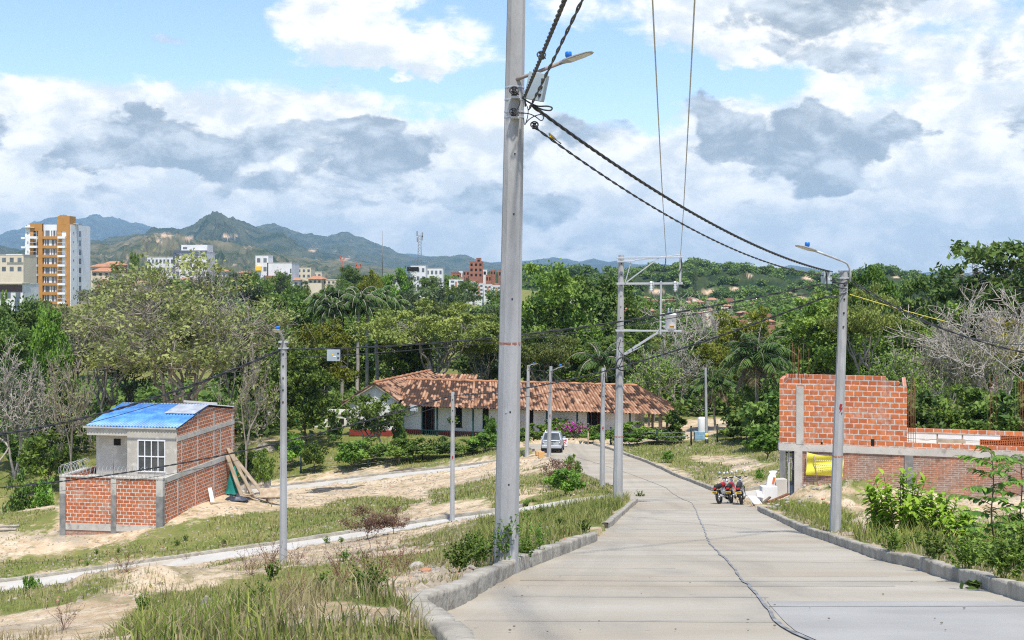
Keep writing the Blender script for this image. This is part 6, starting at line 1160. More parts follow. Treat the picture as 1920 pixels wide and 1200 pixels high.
tpole, tr_, tc_ = pole(1158, 945, 51.6, 1165, 478, 18, 10, 'concrete pole carrying the steel arms and the white transformer', 6, mark=zpx(818, 51.6), bands=[zpx(y, 51.6) for y in (484, 534, 622, 640, 650)])
lpole, lr_, lc_ = pole(531, 1074, 36, 532, 640, 14.5, 11, 'concrete lamp pole standing in weeds at the left of the bank', 5, bands=[zpx(y, 36) for y in (652, 660, 671)])
pole(848, 969, 60, 849, 735, 9, 6.5, 'slim concrete pole at the kerb of the narrow lane', 3, redmark=zpx(858, 60), bands=[zpx(742, 60)])
pole(988, 845, 93, 991, 685, 8, 5.6, 'slim concrete pole immediately right of the near pole at the road end', 2)
pole(1029, 860, 90, 1033, 687, 8, 5.4, 'slim concrete pole in front of the silver car', 2, redmark=zpx(780, 90))
pole(1129, 916, 67, 1131, 690, 9.5, 6.5, 'concrete pole on the left verge just left of the transformer pole', 3, redmark=zpx(803, 67))
t, _, _c2 = pole(1325, 838, 97, 1323, 690, 5.5, 3.8, 'thin grey post with yellow and black painted bands below the big palm', 0)
for y0, y1, m_ in ((812, 820, M_YEL), (820, 824, M_WHITE), (824, 836, M_BLACK)): c = _c2(zpx(y0, 97)); e = _c2(zpx(y1, 97)); m = MB(); m.tube([e, c], .128, 10); m.build('painted_band', m_, t, world=True)

# top plates of the poles
for (th_, px, py, Y, w) in ((lpole, 532, 641, 36, 18), (rpole, 1583, 509, 31.3, 20)):
    k = Y / F; m = MB(); c = P(px, py, Y); m.box((c.x, c.y, c.z), (w * k, .16, .05)); m.build('top_bracket', M_BAND, th_, world=True); m = MB(); m.box((c.x, c.y, c.z - 12 * k), (w * k * 1.05, .2, .035)); m.build('bracket', M_BAND, th_, world=True)

# ------------------------------------------------------------------ cables
def sagline(a, b, sag, n=60):
    a, b = Vector(a), Vector(b); return [a.lerp(b, i / n) - Vector((0, 0, sag * 4 * (i / n) * (1 - i / n))) for i in range(n + 1)]
def cable(a, b, sag, r, label, strands=1, pitch=.35, mat=None, n=60, name='cable', group=None):
    a, b = Vector(a), Vector(b); Ld = (b - a).length; n = max(n, int(Ld / pitch * 10)) if strands > 1 else n; line = sagline(a, b, sag, n); m = MB(); o = line[0].copy()
    if strands == 1: m.tube([p - o for p in line], r, 6)
    else:
        d = (b - a).normalized(); u = d.orthogonal().normalized(); w = d.cross(u)
        for s in range(strands):
            pts = []
            for i, p in enumerate(line): an = 2 * math.pi * (Ld * i / n / pitch + s / strands); pts.append(p - o + (u * math.cos(an) + w * math.sin(an)) * r * 1.05)
            m.tube(pts, r, 5)
    ob = m.build(name, mat or M_BLACKP, uv=False); ob.location = o; return tag(ob, label, 'cable', group)
NY = 17.3
A1 = P(1000, 200, NY); B1 = P(1560, 510, 31.2)
cable(A1, B1, .34, .0135, 'thick upper twisted cable from the near pole to the right-hand pole', 3, .62)
A2 = P(1004, 240, NY); B2 = P(1548, 517, 31.2)
w2 = sagline(A2, B2, .40); cable(A2, B2, .40, .0095, 'thinner lower twisted cable from the near pole to the right-hand pole', 2, .55)
Q = Vector((1.55, -8, 3.15)); cable(P(982, 184, NY), Q, .10, .0125, 'thick twisted cable rising from the near pole out of the top of the picture', 3, .6)
cable(P(992, 205, NY), Vector((1.75, -8, 3.0)),   .06, .0095, 'thinner twisted cable beside the thick one rising out of the picture', 2, .95)
cable(P(1249, 480, 51.4), Vector((-.9, -5, 6.4)), .55, .012, 'left one of the two bare wires climbing from the transformer arm', mat=M_STEEL)
cable(P(1276, 478, 51.4), Vector((-.35, -5, 6.35)), .55, .012, 'right one of the two bare wires climbing from the transformer arm', mat=M_STEEL)
LP = P(535, 655, 36)
cable(P(1545, 531, 31.2), LP, .38, .0125, 'thick black cable from the right-hand pole to the left lamp pole', 2, .9)
cable(P(1545, 545, 31.2), P(538, 671, 36), .28, .010, 'thin lower cable from the right-hand pole to the left lamp pole', n=40)
cable(P(1550, 556, 31.3), P(851, 741, 60), .55, .015, 'cable from the right-hand pole down to the slim lane pole', 2, .9)
cable(P(529, 655, 36), P(-260, 830, 42), .75, .021, 'thick cable leaving the left lamp pole for the left edge', 2, .9)
cable(P(529, 672, 36), P(-260, 850, 42), .65, .010, 'thin cable leaving the left lamp pole for the left edge')
cable(P(846, 742, 60), P(-200, 925, 66), 1.0, .022, 'cable from the slim lane pole passing in front of the blue-roofed house', 2, .9)
cable(P(846, 755, 60), P(-200, 945, 66), 1.0, .011, 'thin lower cable from the slim lane pole across the brick house')
cable(P(992, 689, 93), P(1032, 695, 90), .12, .02, 'short slack cable between the two slim poles by the car')
cable(P(1034, 695, 90), P(1130, 702, 67), .75, .018, 'upper slack cable between the pole by the car and the verge pole'); cable(P(1034, 701, 90), P(1130, 706, 67), .95, .018, 'lower slack cable between the pole by the car and the verge pole')
cable(P(1132, 700, 67), P(1158, 655, 51.6), .2, .015, 'short cable from the verge pole up to the transformer pole'); cable(P(851, 745, 60), P(1128, 704, 67), .5, .015, 'cable from the slim lane pole to the verge pole')
cable(P(1132, 706, 67), P(1162, 695, 51.6), .1, .015, 'lowest short cable from the verge pole to the transformer pole')
cable(P(1596, 526, 31.3), P(1990, 672, 27), .32, .011, 'black cable from the right-hand pole towards the right edge', 2, .7)
cable(P(1594, 552, 31.3), P(1778, 604, 38), .02, .012, 'yellow rope stretched from the right-hand pole into the trees', mat=material('yellow_rope', (.75, .68, .12), .7))
cable(P(1778, 604, 38), P(1960, 745, 44), .0, .014, 'pale grey guy wire going down from the end of the yellow rope', mat=M_STEEL)
cable(P(1598, 532, 31.3), P(1990, 640, 40), .6, .011, 'thin black cable above the yellow rope end')
# loops and fittings at the near pole
def loop(pts, r, label, name='cable_loop', mat=None):
    m = MB(); o = Vector(pts[0]); pts = [Vector(p) - o for p in pts]; q = []
    for i in range(len(pts) - 1):
        p0, p1, p2, p3 = pts[max(i - 1, 0)], pts[i], pts[i + 1], pts[min(i + 2, len(pts) - 1)]
        for s in range(5): t_ = s / 5; q.append(.5 * ((2 * p1) + (p2 - p0) * t_ + (2 * p0 - 5 * p1 + 4 * p2 - p3) * t_ ** 2 + (3 * p1 - p0 - 3 * p2 + p3) * t_ ** 3))
    q.append(pts[-1]); m.tube(q, r, 6); ob = m.build(name, mat or M_BLACKP, uv=False); ob.location = o; return tag(ob, label, 'cable')
N_ = lambda a, b, y=17.2: P(a, b, y)
loop([N_(978, 183), N_(992, 192), N_(1008, 199), N_(1026, 199), N_(1035, 202), N_(1032, 207), N_(1020, 206), N_(1008, 202), N_(996, 197)], .011, 'thick cable end bent back in a loop right of the near pole')
loop([N_(972, 212), N_(990, 213), N_(1003, 218), N_(1014, 226), N_(1019, 222), N_(1016, 215), N_(1004, 217), N_(992, 224), N_(986, 231)], .007, 'thin looped cable end below the thick loop')
loop([N_(984, 170, 17.35), N_(986, 178), N_(985, 190), N_(990, 205), N_(989, 220), N_(984, 234), N_(982, 222)], .006, 'thin wire hanging down along the right side of the near pole')
loop([N_(1001, 130), N_(998, 150), N_(992, 165), N_(985, 185), N_(985, 200)], .012, 'black cable dropping beside the grey meter box')
loop([N_(975, 188), N_(974, 196), N_(969, 205), N_(966, 213), N_(973, 216)], .009, 'twisted jumper wire between the two insulators')
for i, (a, b, s, lb) in enumerate(((964, 172, .055, 'upper insulator clamp on the near pole'), (963, 211, .05, 'lower insulator clamp on the near pole'), (1015, 105, .05, 'clamp where the cables branch above the meter box'), (1002, 236, .045, 'clamp on the lower cable near the perched bird'))):
    c = P(a, b, 17.38 if a < 970 else 17.25); t = thing('insulator_clamp', c, lb, 'clamp'); m = MB(); m.lathe((0, 0, 0), [(0, -s), (s * .8, -s * .9), (s * .45, -s * .4), (s * .85, 0), (s * .45, s * .4), (s * .8, s * .9), (0, s)], 12); m.build('insulator', M_BLACK, t)
    m = MB(); m.torus((0, -.02, s * .3), s * 1.1, s * .22, 16, 6, Matrix.Rotation(1.1, 3, 'X')); m.torus((s * .4, -.04, -s * .3), s * .8, s * .18, 16, 6, Matrix.Rotation(.6, 3, 'Y')); m.build('binding', M_BLACKP, t)
    if a < 970: m = MB(); m.box((.02, .05, -s * 1.3), (.12, .14, .03)); m.build('bracket', M_BAND, t)

# boxes
M_BOX = material('grey_box_plastic', (.36, .42, .44), .5, (.30, .36, .38), 3, spec=.5)
def ebox(c, w, h, d, label, tilt=0.0, yaw=0.0, clasps=2, sticker=True, front=-1, strap=False):
    t = thing('junction_box', c, label, 'junction box'); t.rotation_euler = (0, tilt, yaw)
    m = MB(); m.box((0, 0, 0), (w, d, h)); m.build('case', M_BOX, t, bevel=.012); m = MB(); m.box((0, -d * .42, 0), (w * 1.06, d * .3, h * 1.05)); m.build('lid', M_BOX, t, bevel=.01)
    for i in range(clasps): z = (i + .5) / clasps - .5; m = MB(); m.box((w * .38, -d * .6, z * h * .85), (w * .16, d * .12, h * .08)); m.box((w * .38, -d * .62, z * h * .85 - h * .05), (w * .07, d * .12, h * .06)); m.build('clasp', M_BLACK, t)
    if sticker: m = MB(); m.prism([(-w * .15, -d * .58, 0), (w * .05, -d * .58, 0), (-w * .05, -d * .58, h * .16)], (0, -.004, 0)); m.build('warning_sticker', M_YEL, t); m = MB(); m.box((w * .1, -d * .58, -h * .1), (w * .22, .006, h * .1)); m.build('label_sticker', M_WHITE, t)
    return t
ebox(P(1007, 163, 17.15), .24, .36, .15, 'grey meter box with three black clasps beside the near pole head', .22, -.35, 3, False)
b = ebox(P(626, 666, 35.2), .34, .30, .16, 'grey junction box with a yellow sticker hanging from the left cable')
loop([P(632, 677, 35.2), P(633, 684, 35.2), P(640, 687, 35.2), P(650, 687, 35.2), P(652, 682, 35.2), P(652, 655, 35.2)], .014, 'black U-shaped lead under the left junction box')
ebox(P(1549, 521, 31.0), .22, .28, .14, 'grey junction box hanging beside the head of the right-hand pole', 0, .4)
loop([P(1548, 506, 30.9), P(1550, 520, 30.9), P(1551, 545, 30.9)], .016, 'short black vertical lead in front of the right junction box')
ebox(P(776, 765, 61), .34, .28, .16, 'small grey junction box hanging in front of the farmhouse eave', .1, .2)
loop([P(770, 768, 60.9), P(769, 775, 60.9), P(773, 778, 60.9), P(778, 774, 60.9), P(776, 770, 60.9)], .018, 'black loop under the box in front of the farmhouse eave')
for i, (a, b_, c_, d_) in enumerate(((1592, 523, 1555, 518), (1590, 530, 1557, 524), (1588, 541, 1556, 529), (1587, 548, 1545, 556))):
    cable(P(a, b_, 31.2), P(c_, d_, 31.0), .05, .012 + .004 * (i % 2), 'one of the black jumper leads bunched at the right-hand pole head', group='jumper leads at the right-hand pole', n=10)
# street lamps
M_HEAD = material('lamp_head_grey', (.34, .36, .37), .45, spec=.5); M_PCELL = material('blue_photocell', (.01, .16, .55), .35, spec=.5); M_LED = material('led_lens', (.62, .60, .52), .3, (.5, .5, .46), 12, spec=.6); M_PIPE = material('brown_pipe', (.24, .17, .13), .6, (.33, .27, .23), 6)
def lamp(pts, head0, head1, w, label, cell, pmat, r=.025, cr=.045, tilt=0.0):
    o = Vector(pts[0]); t = thing('street_lamp', o, label, 'street lamp'); m = MB(); m.tube([Vector(p) - o for p in pts], r, 10); m.build('arm', pmat, t)
    a, b_ = Vector(head0) - o, Vector(head1) - o; d = (b_ - a).normalized(); side = d.cross(Vector((0, 0, 1))).normalized(); up = side.cross(d); L_ = (b_ - a).length; vs = []
    secs = [(0, .45, .06), (.12, .6, .07), (.2, 1, .055), (.6, 1, .045), (.9, .8, .03), (1, .4, .015)]
    for f, ww, hh in secs:
        c = a + d * L_ * f
        for su, hu in ((-1, -.3), (-1, .3), (-.5, 1), (.5, 1), (1, .3), (1, -.3)): vs.append(c + side * su * ww * w / 2 + up * hu * hh * L_ * 1.0)
    fs = [(i * 6 + j, i * 6 + (j + 1) % 6, (i + 1) * 6 + (j + 1) % 6, (i + 1) * 6 + j) for i in range(5) for j in range(6)] + [tuple(range(5, -1, -1)), tuple(30 + j for j in range(6))]
    m = MB(); m.add(vs, fs, False); m.build('head', M_HEAD, t); m = MB(); c0 = a + d * L_ * .28 - up * .018 * L_; c1 = a + d * L_ * .92 - up * .012 * L_
    m.prism([c0 - side * w * .42, c0 + side * w * .42, c1 + side * w * .3, c1 - side * w * .3], -up * .006); m.build('lens', M_LED, t)
    c = a + d * L_ * cell; m = MB(); m.lathe(c + up * .05 * L_, [(0, 0), (cr * .8, 0), (cr * .8, cr * .5), (cr, cr * .6), (cr, cr * 1.7), (cr * .85, cr * 2.0), (0, cr * 2.0)], 14); m.build('photocell', M_PCELL, t)
    return t
lamp([P(966, 150, 17.5), P(985, 143, 17.4), P(1010, 134, 17.35), P(1054, 117, 17.2)], P(1052, 118, 17.2), P(1111, 97, 17.0), .26, 'street lamp with blue photocell on the near pole', .25, M_PIPE)
lamp([P(1594, 528, 31.2), P(1594.5, 512, 31.2), P(1593, 503, 31.2), P(1589, 495, 31.15), P(1583, 491, 31.1), P(1560, 482, 30.9), P(1527, 470, 30.6)], P(1529, 471, 30.6), P(1494, 460, 30.2), .28, 'street lamp on a long curved arm at the right-hand pole', .45, M_STEEL, .028, .06)
lamp([P(531, 641, 36), P(531, 634, 35.9), P(528, 628, 35.7), P(524, 623, 35.4)], P(525, 623, 35.3), P(517, 618, 34.7), .28, 'street lamp on the left lamp pole, seen end on', .5, M_STEEL, .03, .05)
lamp([P(1033, 696, 89.9), P(1040, 693, 89.5), P(1048, 689, 89)], P(1047, 690, 89), P(1058, 686, 88.5), .25, 'small street lamp on the slim pole in front of the car', .4, M_STEEL, .03, .08)
lamp([P(991, 687, 92.9), P(996, 684, 92.6)], P(996, 684, 92.6), P(1008, 682, 92), .25, 'small street lamp on the pole right beside the near pole', .4, M_STEEL, .03, .05)

# ------------------------------------------------------------------ transformer and its steelwork
def T_(a, b, dy=0.0): return P(a, b, 51.4 + dy)
def steel(a, b, w, label, mat=None): m = MB(); o = Vector(a); m.beam(Vector((0, 0, 0)), Vector(b) - o, w, w * .8); ob = m.build('steel_arm', mat or M_BAND, bevel=.006); ob.location = o; return tag(ob, label, 'steel arm')
steel(T_(1156, 483.5), T_(1281, 482.5), .085, 'top horizontal steel arm of the transformer pole'); steel(T_(1157, 490.5, -.15), T_(1190, 490, -.15), .08, 'short steel arm below the top arm of the transformer pole')
steel(T_(1190, 488, .6), T_(1278, 477.5, .6), .06, 'second top arm behind the first, sloping slightly up to the right'); steel(T_(1172, 531), T_(1235, 484, 0), .055, 'long diagonal brace under the top transformer arm'); steel(T_(1172, 530, -.12), T_(1183, 492, -.12), .045, 'short steep brace close to the transformer pole')
steel(T_(1156, 532), T_(1280, 531.5), .10, 'middle horizontal steel arm carrying the fuses'); steel(T_(1276, 484), T_(1275, 531), .10, 'vertical steel post joining the top and middle arms'); steel(T_(1239.5, 527, -.1), T_(1238, 627, -.1), .085, 'vertical steel post left of the transformer')
steel(T_(1154, 620), T_(1278, 620.5), .085, 'lower arm on which the transformer stands'); steel(T_(1154, 618.5, .35), T_(1278, 622, .35), .07, 'rear lower arm on which the transformer stands'); steel(T_(1234, 623), T_(1170, 664), .10, 'thick diagonal brace under the transformer arm'); steel(T_(1202, 650, .3), T_(1172, 665, .3), .05, 'short brace stub under the thick diagonal brace')
t = thing('transformer', T_(1257.5, 619, .1), 'white cylindrical transformer with an orange label on the steel arms', 'transformer'); k = 51.4 / F
m = MB(); m.lathe((0, 0, 0), [(0, .03), (.20, .03), (.215, .08), (.215, .60), (.235, .61), (.235, .64), (.20, .67), (0, .70)], 24); m.build('tank', M_WHITE, t)
m = MB(); m.b2((-.08, -.232, .10), (.11, -.216, .20)); l_ = m.build('warning_label', material('orange_label', (.85, .42, .02), .6), t); m = MB(); [m.b2((-.06 + .045 * i, -.236, .12), (-.035 + .045 * i, -.2325, .18)) for i in range(4)]; m.build('lettering', M_BLACK, l_)
m = MB(); [m.b2((.03 + .03 * i, -.222, .36), (.05 + .03 * i, -.214, .39)) for i in range(4)]; m.build('number', M_SLATE, t)
for x in (-.09, .02): m = MB(); m.lathe((x, 0, .68), [(.02, 0), (.05, .02), (.025, .05), (.05, .08), (.025, .11), (.045, .14), (.02, .2), (0, .22)], 12); m.build('bushing', M_BOX, t)
m = MB(); m.b2((-.30, -.03, .12), (-.2, .03, .2)); m.build('hanger', M_BAND, t); m = MB(); m.b2((-.30, -.03, .48), (-.2, .03, .54)); m.build('hanger', M_BAND, t); m = MB(); m.tube([(-.24, -.05, .3), (-.36, -.05, .34)], .035, 8); m.build('valve', M_BOX, t)
for i, px in enumerate((1221, 1266)):
    t = thing('fuse_cutout', T_(px, 527, -.12), '%s porcelain fuse hanging on the middle steel arm' % ('left' if i == 0 else 'right'), 'fuse'); m = MB(); m.lathe((0, 0, 0), [(0, 0), (.045, -.02), (.075, -.06), (.045, -.09), (.075, -.14), (.045, -.18), (.075, -.24), (.045, -.28), (.07, -.34), (.03, -.42), (0, -.44)], 12); m.build('porcelain', M_WHITE, t)
    m = MB(); m.tube([(.06, -.08, -.02), (.1, -.1, -.2), (.06, -.08, -.42)], .02, 6); m.build('fuse_tube', M_GREYM, t)
loop([T_(1248, 483), T_(1248, 492), T_(1244, 503), T_(1234, 514), T_(1224, 524)], .018, 'black drop lead curving from the top arm to the left fuse'); loop([T_(1277, 483, -.1), T_(1278, 500, -.1), T_(1272, 513, -.1), T_(1266, 526, -.1)], .018, 'black drop lead running from the top arm to the right fuse')
loop([T_(1221, 547), T_(1226, 560), T_(1240, 575), T_(1253, 590)], .012, 'thin lead from the left fuse to the transformer'); loop([T_(1266, 547), T_(1262, 562), T_(1258, 576), T_(1259, 590)], .012, 'thin lead from the right fuse to the transformer')
def coil3(c, r, n, label, seed): rg = random.Random(seed); pts = [Vector(c) + Vector((math.cos(i * .7) * r * (1 + .15 * rg.random()), -.02 + .02 * math.sin(i), math.sin(i * .7) * r * 1.0 + .06 * rg.random())) for i in range(n)]; loop(pts, .016, label, 'cable_coil')
coil3(T_(1169, 684, -.25), .26, 40, 'big coil of black cable hanging on the transformer pole', 2); loop([T_(1166, 640, -.2), T_(1180, 645, -.2), T_(1187, 660, -.2), T_(1187, 675, -.2), T_(1180, 690, -.2)], .018, 'black cable bowing right of the transformer pole'); loop([T_(1164, 636, -.2), T_(1160, 655, -.2), T_(1168, 668, -.2), T_(1160, 690, -.2)], .016, 'short black cable tangled on the transformer pole front')

# ------------------------------------------------------------------ bird on the lower cable
def bird():
    p = w2[3] + Vector((.0, 0, .05)); c = P(1030, 249, (A2.lerp(B2, .05)).y); i = min(range(len(w2)), key=lambda j: abs(w2[j].x / w2[j].y - (1030 - CX) / F)); p = w2[i]
    t = thing('bird', (p.x, p.y, p.z + .02), 'small yellow-bellied brown bird perched on the lower cable by the near pole', 'bird'); t.scale = (.42, .42, .42)
    pts = [(.20, 0, -.10), (.12, 0, -.03), (.05, 0, .03), (-.02, 0, .08), (-.07, 0, .125), (-.09, 0, .165), (-.105, 0, .20)]; rad = [.008, .02, .046, .055, .045, .036, .012]; m = MB(); m.tube(pts, rad, 12); m.tube([(-.10, 0, .17), (-.155, 0, .165)], [.012, .002], 6); b_ = m.build('body', material('olive_brown_feathers', (.12, .095, .05), .8, (.2, .16, .09), 30), t)
    m = MB(); m.tube([(.04, -.006, .01), (-.03, -.008, .055), (-.085, -.008, .11)], [.03, .046, .032], 12); m.build('belly', material('yellow_feathers', (.75, .52, .03), .8), t)
    for s in (-1, 1): m = MB(); m.tube([(-.04, s * .045, .09), (.05, s * .045, .02), (.13, s * .025, -.04)], [.02, .025, .006], 8); m.build('wing', bpy.data.materials['olive_brown_feathers'], t); m = MB(); m.tube([(-.01, s * .015, .03), (-.01, s * .015, -.03)], .004, 5); m.build('leg', M_BLACK, t)
    m = MB(); m.tube([(.18, 0, -.08), (.29, 0, -.16)], [.018, .022], 6); m.build('tail', bpy.data.materials['olive_brown_feathers'], t)
bird()

# ------------------------------------------------------------------ silver hatchback
def car():
    Y = 94.0; x = (1034 - CX) / F * Y; zr = float(road_z(Y)); t = thing('car', (x, Y, zr + .012), 'small silver hatchback parked at the far end of the road, seen from behind', 'car', rz=-R(5))
    t.rotation_euler = (-R(3), 0, -R(5)); M_P = material('silver_paint', (.50, .53, .55), .28, (.46, .49, .51), 3, metal=.35, spec=.6)
    # body sections from the rear (y=0) to the nose (y=3.5): half width, bottom, belt and roof rows
    secs = [(0.0, .66, .42, .70, .86, .60), (.06, .74, .30, .72, .95, .64), (.30, .77, .22, .78, 1.0, .66), (.9, .78, .20, .80, 1.02, .66), (1.8, .78, .20, .80, 1.0, .66), (2.55, .77, .20, .80, .96, .66), (3.1, .74, .22, .70, .82, .60), (3.42, .64, .30, .58, .66, .5), (3.5, .5, .38, .5, .56, .42)]
    vs = []; fs = []
    for y, w, zb, zm, zt, wt in secs:
        prof = [(-w * .9, zb), (-w, zb + .12), (-w * 1.01, zm), (-wt - .06, zt), (-wt * .5, zt + .015), (wt * .5, zt + .015), (wt + .06, zt), (w * 1.01, zm), (w, zb + .12), (w * .9, zb)]; vs += [(a, y, b_) for a, b_ in prof]
    n = 10
    for i in range(len(secs) - 1):
        for j in range(n): fs.append((i * n + j, i * n + (j + 1) % n, (i + 1) * n + (j + 1) % n, (i + 1) * n + j))
    fs.append(tuple(range(n))); fs.append(tuple((len(secs) - 1) * n + j for j in range(n - 1, -1, -1))); m = MB(); m.add(vs, fs, True); o = m.build('body', M_P, t); sb = o.modifiers.new('s', 'SUBSURF'); sb.levels = sb.render_levels = 2
    g = [(.02, .70, .92), (.18, .64, 1.25), (.42, .58, 1.46), (1.1, .58, 1.50), (1.8, .57, 1.46), (2.2, .60, 1.28), (2.75, .68, .93)]; vs = []
    for y, w, z in g: vs += [(-w - .04 * (z > 1.2), y, z - .0), (w + .04 * (z > 1.2), y, z)]
    # cabin: roof shell, pillars and glass
    m = MB(); m.add([(-.56, .34, 1.43), (.56, .34, 1.43), (.56, 1.95, 1.43), (-.56, 1.95, 1.43), (-.5, .42, 1.50), (.5, .42, 1.50), (.5, 1.8, 1.50), (-.5, 1.8, 1.50)], [(4, 5, 6, 7), (0, 1, 5, 4), (1, 2, 6, 5), (2, 3, 7, 6), (3, 0, 4, 7), (3, 2, 1, 0)]); m.build('roof', M_P, t, bevel=.03)
    for s in (-1, 1):
        m = MB(); m.beam((s * .66, .10, .95), (s * .54, .36, 1.44), .09, .07); m.build('pillar', M_P, t); m = MB(); m.beam((s * .69, 2.7, .93), (s * .55, 1.95, 1.44), .06, .06); m.build('pillar', M_P, t); m = MB(); m.beam((s * .70, 1.3, .95), (s * .57, 1.25, 1.44), .07, .04); m.build('pillar', M_P, t)
        m = MB(); m.add([(s * .685, .35, .97), (s * .695, 2.55, .94), (s * .56, 1.92, 1.43), (s * .555, .52, 1.43)], [(0, 1, 2, 3)]); m.build('side_window', M_GLASS, t)
        m = MB(); m.lathe((s * .60, .035, .78), [(0, 0), (.105, 0), (.115, -.02), (.10, -.05), (.06, -.06), (0, -.065)][::1], 18, Matrix.Rotation(R(-90), 3, 'X') @ Matrix.Scale(-1, 3, Vector((0, 0, 1)))); l_ = m.build('tail_light', M_RED, t); m = MB(); m.lathe((s * .60, -.03, .77), [(0, -.03), (.04, -.025), (.045, 0)], 12, Matrix.Rotation(R(-90), 3, 'X')); m.build('lens', material('white_lens', (.7, .7, .7), .2), l_)
        m = MB(); m.box((s * .84, 2.35, .98), (.16, .10, .12)); m.build('mirror', M_P, t, bevel=.02)
        m = MB(); m.box((s * .795, 1.6, .84), (.02, .16, .03)); m.build('handle', M_P, t)
        for y in (.55, 2.85):
            m = MB(); m.lathe((s * .70, y, .27), [(.17, -.08), (.26, -.09), (.275, -.05), (.275, .05), (.26, .09), (.17, .08)], 24, Matrix.Rotation(R(90), 3, 'Y')); w_ = m.build('wheel', M_BLACK, t); m = MB(); m.lathe((s * .70, y, .27), [(0, .05 * s), (.05, .07 * s), (.16, .06 * s), (.17, .08 * s)], 16, Matrix.Rotation(R(90), 3, 'Y')); m.build('rim', M_STEEL, w_)
    m = MB(); m.add([(-.57, .085, .97), (.57, .085, .97), (.50, .355, 1.43), (-.50, .355, 1.43)], [(0, 1, 2, 3)]); m.build('rear_window', M_GLASS, t); m = MB(); m.add([(-.62, 2.68, .95), (.62, 2.68, .95), (.52, 1.97, 1.43), (-.52, 1.97, 1.43)], [(3, 2, 1, 0)]); m.build('windscreen', M_GLASS, t)
    m = MB(); m.b2((-.74, -.06, .34), (.74, .10, .56)); m.build('bumper', M_P, t, bevel=.05); m = MB(); m.b2((-.17, -.035, .66), (.17, -.01, .79)); p_ = m.build('number_plate', material('worn_plate', (.34, .34, .31), .6), t); m = MB(); [m.b2((-.13 + .045 * i, -.045, .69), (-.105 + .045 * i, -.0355, .76)) for i in range(6)]; m.build('characters', M_BLACK, p_)
    m = MB(); m.b2((-.3, -.02, .80), (.3, .0, .84)); m.build('handle_recess', M_BLACK, t); m = MB(); m.tube([(.05, .06, 1.0), (-.30, .13, 1.10)], .012, 5); m.build('wiper', M_BLACK, t); m = MB(); m.tube([(0, .55, 1.50), (0, .3, 1.72)], .008, 5); m.build('aerial', M_BLACK, t)
    m = MB(); m.b2((-.6, .05, .22), (.6, .4, .34)); m.build('underbody', M_BLACK, t)
car()
